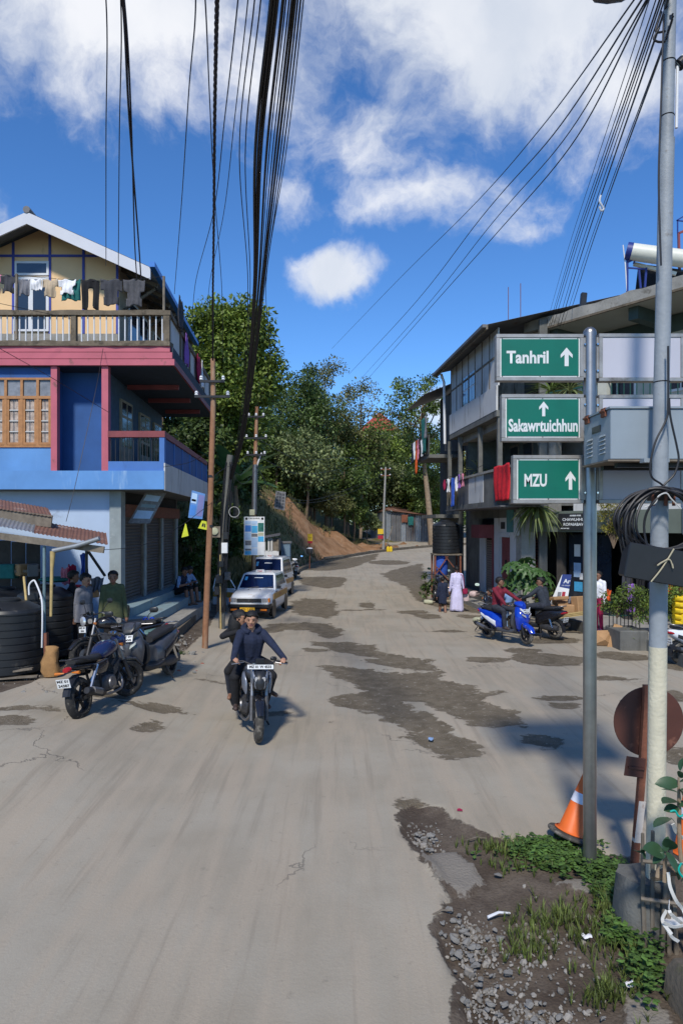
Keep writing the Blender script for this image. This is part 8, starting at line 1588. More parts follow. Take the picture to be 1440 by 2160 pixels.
# ---------------------------------------------------------------- trees and plants
bpy.context.view_layer.update()
def hz(x, y):
 ok, p, n, f = HILL.ray_cast(Vector((x, y, 200)), Vector((0, 0, -1))); return max(p.z, gz(x, y)) if ok else gz(x, y)
def leaf_cloud(name, centers, radii, per, size, m, parent, seed=0, flat=.75, droop=.35, origin=(0, 0, 0)):
 g = np.random.default_rng(seed); C = np.repeat(np.array(centers), per, 0); Rr = np.repeat(np.array(radii), per); n = len(C)
 v = g.normal(size=(n, 3)); v /= np.linalg.norm(v, axis=1)[:, None]; rad = Rr * (g.random(n) ** .45); p = C + v * rad[:, None] * np.array([1, 1, flat])
 # leaf direction: outwards and drooping; leaf face normal leans up
 d = v * .7 + g.normal(size=(n, 3)) * .6; d[:, 2] -= droop; d /= np.linalg.norm(d, axis=1)[:, None]
 up = g.normal(size=(n, 3)) * .55 + np.array([0, 0, 1.0]) + v * .5; s = np.cross(d, up); s /= np.maximum(np.linalg.norm(s, axis=1), 1e-6)[:, None]; L_ = (size * g.uniform(.55, 1.3, n))[:, None]; w = L_ * .28
 q = np.stack([p, p + d * L_ * .5 + s * w, p + d * L_, p + d * L_ * .5 - s * w], 1).reshape(-1, 3) - np.array(origin)
 me = bpy.data.meshes.new(name); me.vertices.add(4 * n); me.vertices.foreach_set('co', q.ravel()); me.loops.add(4 * n); me.loops.foreach_set('vertex_index', np.arange(4 * n)); me.polygons.add(n); me.polygons.foreach_set('loop_start', np.arange(0, 4 * n, 4)); me.update(); me.materials.append(M(m)); o = bpy.data.objects.new(name, me); COL.objects.link(o); o.parent = parent; return o
def tree(label, px, ytop, ybot, wpx, d, m='leaf_mid', clumps=26, per=260, leaf=.3, bark='bark', trunk_r=.2, seed=1, sparse=1.0, cr=.33, zb=None, name='tree', cat='tree', flat=.75, lean=0.0, group='trees on the hillside', cone=False, trunk_px=None):
 rnd = random.Random(seed); x = (px - CX) * d / F; zt = CH - (ytop - HY) * d / F; z0 = CH - (ybot - HY) * d / F; rx = wpx / 2 * d / F; zg = hz(x if trunk_px is None else (trunk_px - CX) * d / F, d) if zb is None else zb; bx = x - lean if trunk_px is None else (trunk_px - CX) * d / F
 t = thing(name, label, cat, (bx, d, zg), group=group); o = Vector(t.location); c = Vector((x, d, (zt + z0) / 2)); rz_ = (zt - z0) / 2; cen = []; rad = []
 for k in range(clumps):
  for _ in range(40):
   v = Vector((rnd.uniform(-1, 1), rnd.uniform(-1, 1), rnd.uniform(-1, 1)))
   if v.length <= 1 and v.length > .35 * (rnd.random() + .3): break
  if cone: s_ = max(.12, (1 - v.z) / 2) * 1.25; v = Vector((v.x * s_, v.y * s_, v.z))
  r_ = rx * cr * rnd.uniform(.65, 1.25); cen.append((c.x + v.x * (rx - r_ * .5), c.y + v.y * (rx - r_ * .5), c.z + v.z * (rz_ - r_ * .45))); rad.append(r_)
 leaf_cloud('crown', cen, rad, per, leaf, m, t, seed, flat, origin=o)
 mb = MB(); th = Vector((x - o.x, 0, c.z - rz_ * .25 - o.z)); th.z = max(th.z, 1.0); k1 = th * .5 + Vector((rnd.uniform(-.2, .2), 0, 0)); mb.tube(spline([Vector((0, 0, -.3)), k1, th, th + Vector((rnd.uniform(-.3, .3), 0, rz_ * .7))], 5), [trunk_r * (1.15 - .85 * i / 15) for i in range(16)], 9); mb.build('trunk', bark, t, True)
 for k in range(0, clumps, 2 if clumps < 30 else 3):
  a = th * rnd.uniform(.7, 1.0) + Vector((0, 0, rz_ * rnd.uniform(-.1, .4))); a.z = min(a.z, th.z + rz_ * .5); b = Vector(cen[k]) - o; mb = MB(); q = a.lerp(b, .5) + Vector((rnd.uniform(-.2, .2), rnd.uniform(-.2, .2), rnd.uniform(.0, .3))); mb.tube(spline([a, q, b], 3), [trunk_r * .38, trunk_r * .3, trunk_r * .25, trunk_r * .2, trunk_r * .15, trunk_r * .1, trunk_r * .06], 5); mb.build('limb', bark, t, True)
 return t
tree('tall bright green tree rising behind the blue house', 478, 602, 1010, 235, 37, 'leaf_bright', 95, 480, .26, trunk_r=.28, seed=3, cr=.40)
tree('dark leafy tree in front of the tall green one above the bank', 425, 830, 1090, 130, 33, 'leaf_dark', 26, 240, .26, seed=4, cr=.42)
tree('dense dark broad tree on the crest behind the info board', 640, 780, 1010, 165, 67, 'leaf_dark', 40, 260, .30, seed=5, cr=.42)
tree('dark tree seen past the end of the blue house balcony', 335, 800, 1030, 130, 29, 'leaf_dark', 24, 240, .22, seed=15, cr=.42, zb=3.0)
tree('slim dark cypress like tree above the bank', 655, 745, 980, 75, 71, 'leaf_dark', 30, 260, .28, seed=6, cone=True, cr=.55)
tree('thin tall tree with airy olive crown on the crest', 690, 738, 1000, 120, 73, 'leaf_olive', 36, 110, .28, 'bark_pale', .16, seed=7, cr=.30)
tree('airy olive tree with pale forked trunk beside the crest', 760, 788, 1020, 135, 75, 'leaf_olive', 38, 120, .28, 'bark_pale', .16, seed=8, cr=.30)
tree('large open crowned tree with bare brown trunk beside the road bend', 888, 768, 1010, 165, 68, 'leaf_mid', 44, 150, .30, 'bark_pale', .30, seed=9, cr=.26, trunk_px=912, group='trees at the road bend')
tree('low leafy limb tree spreading over the road bend shed', 905, 960, 1080, 130, 71, 'leaf_mid', 22, 150, .3, 'bark_pale', .14, seed=10, group='trees at the road bend')
tree('pale leaved bush with large leaves overhanging the bank', 645, 900, 1035, 175, 60, 'leaf_pale', 30, 230, .34, seed=11, cr=.40, trunk_r=.12, name='bush', cat='bush', group='bushes on the bank')
tree('dark bush between the info board and the pale bush', 585, 865, 1005, 125, 60, 'leaf_dark', 24, 230, .3, seed=12, cr=.42, trunk_r=.12, name='bush', cat='bush', group='bushes on the bank')
tree('dark bush hanging over the crest of the bare bank', 725, 955, 1065, 130, 66, 'leaf_dark', 24, 230, .3, seed=13, cr=.42, trunk_r=.12, name='bush', cat='bush', group='bushes on the bank')
for k, (px, yt, yb, w, d, m) in enumerate(((735, 870, 1080, 170, 76, 'leaf_mid'), (805, 880, 1080, 150, 84, 'leaf_bright'), (870, 900, 1090, 150, 86, 'leaf_mid'), (700, 840, 1040, 160, 84, 'leaf_dark'), (790, 960, 1085, 150, 80, 'leaf_pale'), (850, 985, 1095, 120, 82, 'leaf_mid'), (930, 900, 1090, 120, 90, 'leaf_mid'), (985, 930, 1090, 110, 78, 'leaf_olive'), (760, 900, 1040, 130, 96, 'leaf_dark'), (590, 800, 1020, 120, 75, 'leaf_mid'), (835, 870, 1010, 110, 98, 'leaf_olive'), (540, 840, 1005, 120, 62, 'leaf_mid'), (745, 985, 1095, 110, 80, 'leaf_bright'), (900, 985, 1100, 110, 76, 'leaf_bright'), (650, 880, 1040, 160, 80, 'leaf_mid'), (460, 900, 1080, 120, 46, 'leaf_dark'), (1010, 950, 1090, 90, 95, 'leaf_dark'), (690, 1000, 1085, 110, 67, 'leaf_pale'), (540, 955, 1065, 150, 60, 'leaf_mid'), (605, 965, 1060, 150, 63, 'leaf_dark'), (660, 985, 1065, 140, 66, 'leaf_mid'), (495, 950, 1080, 120, 45, 'leaf_dark'))):
 lb = ('broad leafy tree over the far shed', 'bright green tree behind the far utility pole', 'leafy tree beyond the bare brown trunk', 'dark tree filling the gap behind the crest', 'pale shrubby tree above the tin shed roof', 'rounded green tree over the shed wall', 'tree showing beside the old house wing', 'olive tree glimpsed under the old house balcony', 'dark distant tree below the red roof', 'green tree between the tall tree and the cypress', 'distant olive tree near the red roof', 'green tree above the notice boards', 'bright shrubby tree left of the tin shed', 'bright shrubby tree at the end of the road', 'middle green tree on the crest behind the pale bush', 'dark tree over the end of the blue house', 'dark tree beyond the laundry balconies', 'pale scrub on the top edge of the bare bank', 'low green tree behind the sheathed pole', 'low dark tree behind the grid patterned board', 'low green tree under the pale bush', 'dark low tree behind the cable pole')[k]
 tree(lb, px, yt, yb, w, d, m, 30, 230, .38 if d > 60 else .28, seed=20 + k, cr=.42, trunk_r=.15)
# creepers hanging on the slope behind the steps
for k, (px, yt, yb, w, d, m) in enumerate(((405, 1075, 1230, 80, 25.5, 'leaf_dark'), (440, 1090, 1210, 70, 27, 'leaf_mid'), (480, 1060, 1180, 90, 31, 'leaf_dark'), (697, 1035, 1085, 90, 62, 'leaf_olive'), (745, 1052, 1100, 80, 66, 'leaf_mid'), (775, 1075, 1120, 60, 68, 'leaf_pale'))):
 tree(('dark creepers hanging behind the seated pair', 'green creepers behind the brown pole', 'dark scrub behind the cable pole', 'olive scrub on the crest of the bare bank', 'green scrub above the bare bank', 'pale scrub beside the corrugated shed')[k], px, yt, yb, w, d, m, 16, 200, .16 if d < 30 else .22, seed=60 + k, cr=.4, trunk_r=.05, name='bush', cat='bush', group='scrub on the bank')
# far hill covered by forest, reads as one mass
def far_forest():
 g = np.random.default_rng(11); cen = []; rad = []
 for k in range(300):
  x = g.uniform(-95, 60); y = g.uniform(92, 135); z = hz(x, y) if y < 135 else 10; top = np.interp(x, [-95, -40, -10, 8, 25, 60], [16, 14, 12, 8, 6, 6]); cen.append((x, y, min(z, top) + g.uniform(.5, 4))); rad.append(g.uniform(1.6, 3.2))
 return tag(leaf_cloud('forest', cen, rad, 170, .6, 'leaf_mid', None, 5), 'far green woodland closing the view at the road bend', 'woodland', kind='stuff')
far_forest()
def far_house():
 t = thing('distant_house', 'small white house with red roof showing above the far trees', 'house', ((800 - CX) * 104 / F, 104, 9)); mb = MB(); mb.box((-3, 0, 0), (3, 5, 8.2)); mb.build('wall', 'white_wall', t); mb = MB(); mb.prism([(-3.4, 8.2), (3.4, 8.2), (0, 11.2)], (0, -.3, 0), (1, 0, 0), (0, 0, 1), (0, 1, 0), 5.6); mb.build('roof', 'red_roof', t)
 for x in (-1.8, .8): mb = MB(); mb.box((x, -.03, 5.4), (x + 1, -.001, 6.8)); mb.build('window', 'window_glass', t)
far_house()
# banana, papaya, potted and hanging plants: leaves are single pieces
BLADE = leaf_mesh('leaf', 1.0, .16, 'leaf_banana', .35, .35, 8, lambda t: (math.sin(math.pi * min(1, t * .9 + .08))) ** .6)
def rosette(label, name, cat, c, n, L_, me, seed, elev=(.1, 1.2), stem=None, group=None):
 rnd = random.Random(seed); t = thing(name, label, cat, c, group=group)
 for k in range(n):
  a = 2.4 * k + rnd.uniform(-.3, .3); e = rnd.uniform(*elev); put(me, 'leaf', t, (0, 0, stem or 0), (math.cos(a) * math.cos(e), math.sin(a) * math.cos(e), math.sin(e)), rnd.uniform(-.3, .3), L_ * rnd.uniform(.7, 1.1))
 if stem: mb = MB(); mb.tube([(0, 0, 0), (.02, 0, stem * .5), (0, 0, stem)], [.06 * L_ + .01, .05 * L_ + .01, .03 * L_ + .01], 8); mb.build('stem', 'bark_pale', t, True)
 return t
q = P(497, 1030, 27); rosette('banana plant with long leaves behind the cable pole', 'banana_plant', 'plant', (q.x, 27, q.z - 1.2), 9, 1.9, BLADE, 3, (.2, 1.2), 1.3)
STRAP = leaf_mesh('leaf', 1.0, .035, 'leaf_pale', .2, .9, 7)
STRAP_D = leaf_mesh('leaf', 1.0, .04, 'leaf_mid', .2, .5, 7)
for k, (px, py, d, n, L_, me, lb, el) in enumerate(((1000, 905, 28.5, 26, 1.0, STRAP_D, 'spiky potted plant on the wing balcony', (-.2, 1.2)), (1010, 995, 26.2, 26, .7, STRAP, 'leafy potted plant on the first floor parapet', (-.2, 1.2)), (1030, 1000, 25.4, 22, .6, STRAP_D, 'second potted plant on the first floor parapet', (-.2, 1.1)), (1160, 826, 20.6, 40, .9, STRAP_D, 'palm like plant on the shop house balcony', (-.1, 1.1)), (1200, 826, 20.0, 36, .85, STRAP, 'strap leaved plant next to the balcony palm', (-.1, 1.1)), (1135, 1070, 21.2, 44, 1.0, STRAP, 'trailing strap leaved plant over the shop canopy end', (-.7, .4)), (1122, 1068, 21.3, 40, .9, STRAP_D, 'trailing plant above the shop name board', (-.8, .4)))):
 q = P(px, py, d); rosette(lb, 'potted_plant', 'plant', q, n, L_, me, 80 + k, el, group='plants on the balconies')
def papaya():
 c = P(1104, 1290, 19.6); t = thing('papaya_plant', 'papaya plant with big lobed leaves behind the parked scooters', 'plant', (c.x, 19.6, .05)); rnd = random.Random(7)
 mb = MB(); mb.tube(spline([(0, 0, 0), (.03, 0, .6), (0, 0, 1.25), (-.02, 0, 1.75)], 4), [.06] * 5 + [.05] * 4 + [.035] * 4, 9); mb.build('stem', 'bark_pale', t, True)
 # one lobed leaf: seven fingers from the stalk
 lm = MB()
 for j in range(8):
  a = -2.5 + 5.0 * j / 7; l = .34 * (1 - .1 * abs(a)); d = Vector((math.cos(a), math.sin(a), 0)); s_ = Vector((-d.y, d.x, 0)); vs = []
  for i, (u, w) in enumerate(((0, .02), (.3, .055), (.45, .035), (.6, .075), (.72, .03), (.86, .045), (1, .004))): z = -.14 * u * u; vs += [d * l * u - s_ * w + Vector((0, 0, z + .02)), d * l * u + Vector((0, 0, z)), d * l * u + s_ * w + Vector((0, 0, z + .02))]
  lm.add(vs, [f for i in range(6) for f in ((i*3, i*3+3, i*3+4, i*3+1), (i*3+1, i*3+4, i*3+5, i*3+2))])
 lo = lm.build('leaf', 'leaf_papaya', smooth=180); me = lo.data; bpy.data.objects.remove(lo)
 for k in range(26):
  a = 2.4 * k; z0 = 1.05 + .7 * rnd.random(); e = rnd.uniform(-.25, .7); L_ = rnd.uniform(.35, .75); tip = Vector((math.cos(a) * math.cos(e) * L_, math.sin(a) * math.cos(e) * L_, z0 + math.sin(e) * L_ * .8)); mb = MB(); mb.tube([(0, 0, z0), tip * .6 + Vector((0, 0, z0 * .4 + .06)), tip], [.014, .01, .007], 5); mb.build('stalk', 'leaf_pale', t, True); put(me, 'leaf', t, tip, (tip.x, tip.y, -.25 - rnd.random() * .3), rnd.uniform(-.3, .3), rnd.uniform(.85, 1.25))
papaya()
def shrub(label, name, c, r, h, n, leaf, m, seed, cat='shrub', group=None, clumps=14):
 rnd = random.Random(seed); t = thing(name, label, cat, c, group=group); cen = []; rad = []
 for k in range(clumps): a = rnd.uniform(0, 6.28); u = rnd.random() ** .5; cen.append((math.cos(a) * r * u, math.sin(a) * r * u * .7, h * (.25 + .65 * rnd.random()))); rad.append(r * .38)
 leaf_cloud('foliage', cen, rad, n // clumps, leaf, m, t, seed, 1.0)
 mb = MB()
 for k in range(0, clumps, 3): mb = MB(); mb.tube([(0, 0, 0), Vector(cen[k]) * .5, Vector(cen[k])], [.014, .01, .005], 5); mb.build('stem', 'bark', t, True)
 return t
for k, (px, py, d, r, h, m, lb) in enumerate(((1300, 1300, 16.9, .34, .75, 'leaf_mid', 'green shrub behind the iron railing'), (1335, 1305, 16.7, .42, .85, 'leaf_bright', 'bushy bright shrub in the concrete planter'), (1372, 1320, 16.4, .42, .95, 'leaf_mid', 'shrub in the planter behind the grey pole'), (1415, 1310, 16.4, .4, .9, 'leaf_bright', 'shrub between the grey pole and the yellow sacks'), (1325, 1355, 16.4, .16, .3, 'leaf_pale', 'small weed on the planter ledge'))):
 q = P(px, py, d); shrub(lb, 'shrub', (q.x, d, max(.2, q.z - .05)), r, h, 900 if k < 4 else 200, .075, m, 90 + k, group='shrubs in front of the shop')
q = P(1287, 1130, 19.3); t = shrub('golden leaved bush hanging over the shop canopy', 'hanging_bush', (q.x, 19.1, q.z - .35), .42, 1.5, 2600, .06, 'leaf_gold', 99, 'bush', clumps=26)
q = P(901, 1222, 26.2); shrub('slender dark leaved sapling beside the tank stand', 'sapling', (q.x, 26.4, .0), .25, 1.15, 260, .14, 'leaf_dark', 101, 'sapling')
q = P(1165, 1165, 20.5); shrub('scruffy shrub at the corner of the maroon shutter', 'shrub', (6.35, 21.4, .3), .3, .9, 420, .1, 'leaf_mid', 104, group='shrubs in front of the shop')
for k, (px, py, d, w, m, lb) in enumerate(((903, 1222, 25.8, .17, 'cement_bag', 'pale sack lying at the foot of the sapling'), (1000, 1226, 25.2, .22, 'pink_bag', 'pinkish plastic bag on the old house plinth'), (1007, 1282, 21.0, .17, 'cement_bag', 'yellowish cement bag at the road edge'))):
 mb = MB(); mb.loft([ring(x * w, 0, 0, w * a, w * b, 12, 2.4) for x, a, b in ((-1.1, .2, .2), (-.9, .6, .45), (0, .75, .55), (.8, .6, .45), (1.1, .2, .2))]); o = mb.build('plastic_bag', m, smooth=True); q = P(px, py, d); o.location = (q.x, d, (.35 if k == 1 else gz(q.x, d)) + w * .45); o.rotation_euler = (0, .1, k); tag(o, lb, 'bag')
# ---------------------------------------------------------------- poles, boards and cables
def insulator(t, p, r=.045):
 mb = MB(); mb.lathe([(r * .4, -.02), (r, 0), (r * .7, .03), (r, .05), (r * .4, .09)], 10, Matrix.Translation(Vector(p))); return mb.build('insulator', 'pvc_white', t, True)
def brown_pole():
 D = 15.75; b = P(432, 1372, D); b.z = gz(b.x, D) - .1; t = thing('rusty_pole', 'slim rusty brown power pole at the kerb of the steps', 'pole', b); rel = lambda x, y: P(x, y, D) - b
 q = [rel(432, 1378), rel(437, 1240), rel(443, 1100), rel(447, 950), rel(450, 850), rel(449, 757)]; mb = MB(); mb.tube(q, [.072, .07, .066, .064, .06, .055], 12); mb.build('shaft', 'rust_pole', t, True)
 for y, w in ((806, .28), (838, .4)):
  c = rel(449, y); mb = MB(); mb.bar(c + Vector((-w, -.08, 0)), c + Vector((w, -.08, 0)), .05); a = mb.build('crossarm', 'dark_metal', t)
  for s in (-.9, .9): insulator(a, c + Vector((w * s, -.08, .04)))
 for y in (1005, 1110): mb = MB(); c = rel(445, y); mb.lathe([(.069, -.03), (.069, .03)], 12, Matrix.Translation(c)); mb.build('clamp', 'dark_metal', t)
brown_pole()
def cable_pole():
 D = 18.6; b = P(468, 1330, D); b.z = gz(b.x, D) - .1; t = thing('cable_pole', 'dark pole wrapped in cables and meter boxes beside the taxis', 'pole', b); rel = lambda x, y, d=0: P(x, y, D + d) - b; rnd = random.Random(5)
 mb = MB(); mb.tube([Vector((0, 0, 0)), rel(469, 1250), rel(473, 1120), rel(480, 1000), rel(486, 960)], .085, 12); mb.build('shaft', 'dark_concrete', t, True)
 for k in range(12):
  a = rnd.uniform(0, 6.28); r_ = .1 + .03 * rnd.random(); pts = [rel(x + rnd.uniform(-2, 2), y) + Vector((math.cos(a) * r_, math.sin(a) * r_ - .02, 0)) for x, y in ((467, 1290), (469, 1230), (472, 1150), (476, 1080), (482, 1010), (486, 975))]; mb = MB(); mb.tube(spline(pts, 4), rnd.uniform(.008, .016), 6); mb.build('cable', 'black_cable', t, True)
 for x, y, w, h, m in ((474, 1156, .15, .26, 'plate_white'), (467, 1190, .12, .15, 'black_plastic'), (463, 1222, .18, .2, 'black_plastic'), (480, 1215, .14, .2, 'engine_metal'), (458, 1246, .12, .2, 'black_plastic'), (476, 1130, .12, .18, 'black_plastic')):
  mb = MB(); mb.cbox(rel(x, y, -.15), (w / 2 * 1.1, .06, h / 2 * 1.1)); mb.build('meter_box', m, t, bevel=.012)
 mb = MB(); c = rel(455, 1122, -.15); mb.cbox(c, (.13, .03, .15)); mbx = mb.build('meter_board', 'wood_grey', t); mb = MB(); mb.lathe([(.10, 0), (.10, .04), (.085, .05)], 22, Matrix.Translation(c + Vector((-.02, -.03, .02))) @ RX90); mb.build('round_meter', 'cement_bag', mbx, True)
 mb = MB(); mb.tube([rel(494 + 11 * math.cos(a), 1080 + 11 * math.sin(a), -.1) for a in np.linspace(0, 6.28, 20)], .006, 5); mb.build('cable_loop', 'white_strap', t, True)
 mb = MB(); mb.tube([rel(466, 1330, -.1), rel(464, 1170, -.1)], .025, 8); mb.build('conduit', 'bamboo', t, True)
cable_pole()
def info_pole():
 D = 25.5; b = P(534, 1262, D); b.z = hz(b.x, D) - .6 if False else gz(b.x, D); t = thing('sheathed_pole', 'pole sheathed in foil and cables above the notice board', 'pole', b); rel = lambda x, y, d=0: P(x, y, D + d) - b
 mb = MB(); mb.tube([Vector((0, 0, 0)), rel(536, 1080), rel(539, 950), rel(542, 858)], [.09, .08, .075, .06], 12); mb.build('shaft', 'rust_pole', t, True); mb = MB(); mb.tube([rel(536, 1085), rel(538, 980)], [.1, .095], 12); mb.build('foil_sleeve', 'alloy', t, True)
 for y, w in ((880, .3), (925, .4), (960, .35)):
  c = rel(541, y); mb = MB(); mb.bar(c + Vector((-w, -.1, 0)), c + Vector((w, -.1, 0)), .06); a = mb.build('crossarm', 'dark_metal', t)
  for s in (-.9, 0, .9): insulator(a, c + Vector((w * s, -.1, .05)), .05)
 mb = MB(); c = rel(532, 1081, -.12); mb.cbox(c, (.1, .05, .11)); mb.build('yellow_box', 'cement_bag', t, bevel=.01)
 mb = MB(); mb.tube(spline([rel(541, 985), rel(548, 965), rel(552, 955)], 3), .03, 6); mb.build('lamp', 'pvc_white', t, True)
info_pole()
def notice_board():
 D = 24.6; a = P(536, 1262, D); t = thing('notice_board', 'tall white notice board covered with blue printed panels', 'notice board', (a.x, D, gz(a.x, D))); o = Vector(t.location); q = lambda x, y: P(x, y, D) - o; w0 = q(515, 1171); w1 = q(558, 1090)
 mb = MB(); mb.box((w0.x, -.03, w0.z), (w1.x, .03, w1.z)); mb.build('board', 'plate_white', t); mb = MB(); mb.bar((.0, .05, -.1), (.0, .05, w0.z + .2), .09); mb.build('post', 'wood_grey', t)
 Wd = w1.x - w0.x; Hd = w1.z - w0.z
 def pn(u0, v0, u1, v1, m): mb = MB(); mb.box((w0.x + Wd * u0, -.036, w1.z - Hd * v1), (w0.x + Wd * u1, -.0305, w1.z - Hd * v0)); mb.build('printed_panel', m, t)
 for u0, v0, u1, v1, m in ((.05, .22, .35, .39, 'print_blue'), (.37, .23, .66, .42, 'print_cyan'), (.68, .16, .97, .39, 'print_green'), (.05, .41, .35, .6, 'print_light_blue'), (.37, .44, .66, .52, 'print_grey'), (.68, .41, .97, .49, 'cement_bag'), (.68, .51, .97, .65, 'print_cyan'), (.05, .62, .35, .74, 'print_grey'), (.37, .54, .66, .8, 'print_light_blue'), (.05, .83, .35, .88, 'print_grey'), (.05, .89, .35, .99, 'print_cyan'), (.37, .82, .66, .99, 'print_light_blue'), (.05, .11, .35, .2, 'print_light_blue'), (.37, .11, .66, .21, 'print_light_blue')): pn(u0, v0, u1, v1, m)
 text('TANHRIL', .07, 'ink', parent=t, T=face_T((w0.x + Wd * .5, -.032, w1.z - Hd * .045), (1, 0, 0), (0, 0, 1)), bold=.002, width=Wd * .6)
 for u in (.12, .9): mb = MB(); mb.lathe([(.045, 0), (.045, .004)], 16, Matrix.Translation((w0.x + Wd * u, -.0305, w1.z - Hd * .05)) @ RX90); mb.build('seal', 'ink', t)
notice_board()
def flat_board(nm, label, cat, quad, d, m, panels=(), th=.03, tilt=0.0, dd=0.0):
 """board whose four corners are seen at the given pixels; d is its distance, dd how much farther its top lies"""
 p = [P(x, y, d + (dd if i > 1 else 0)) for i, (x, y) in enumerate(quad)]; o = p[0]; t = thing(nm, label, cat, o); q = [v - o for v in p]; n_ = (q[1] - q[0]).cross(q[3] - q[0]).normalized(); n_ = n_ if n_.y < 0 else -n_; mb = MB(); mb.add(q + [v - n_ * th for v in q], [(0, 1, 2, 3), (7, 6, 5, 4), (0, 4, 5, 1), (1, 5, 6, 2), (2, 6, 7, 3), (3, 7, 4, 0)]); mb.build('board', m, t); f = lambda u, v: q[0].lerp(q[1], u).lerp(q[3].lerp(q[2], u), v) + n_ * .004
 for u0, v0, u1, v1, mm in panels: mb = MB(); mb.add([f(u0, v0), f(u1, v0), f(u1, v1), f(u0, v1)], [(0, 1, 2, 3)]); mb.build('printed_panel', mm, t)
 return t
flat_board('hanging_sign', 'grey painted sign board hung slanting under the balcony slab', 'sign', [(270, 1104), (316, 1104), (350, 1040), (310, 1034)], 17.4, 'print_grey', [(.1, .15, .9, .4, 'print_light_blue'), (.15, .5, .85, .6, 'step_blue'), (.12, .7, .85, .88, 'print_light_blue')])
flat_board('hanging_banner', 'blue banner hung in front of the brown pole', 'banner', [(397, 1092), (427, 1095), (433, 1042), (405, 1034)], 16.6, 'banner_blue', [(.05, .1, .45, .48, 'print_blue'), (.05, .55, .45, .92, 'print_light_blue'), (.55, .1, .96, .92, 'banner_violet'), (.08, .62, .4, .7, 'plate_white')])
flat_board('pennant', 'yellow pennant hanging point up from the wire', 'pennant', [(383, 1134), (398, 1130), (393, 1106), (391, 1104)], 16.4, 'yellow_flag', th=.004)
flat_board('pennant', 'yellow flag with black lettering beside the brown pole', 'pennant', [(418, 1114), (437, 1118), (436, 1100), (426, 1098)], 16.2, 'yellow_flag', [(.3, .3, .55, .7, 'ink'), (.62, .25, .8, .7, 'ink')], th=.004)
flat_board('hanging_board', 'small grey grid patterned board hung from the cables', 'sign', [(578, 1072), (600, 1077), (603, 1038), (582, 1035)], 27, 'print_grey', [(.12 + .28 * i, .1 + .17 * j, .34 + .28 * i, .22 + .17 * j, 'engine_metal') for i in range(3) for j in range(5)])
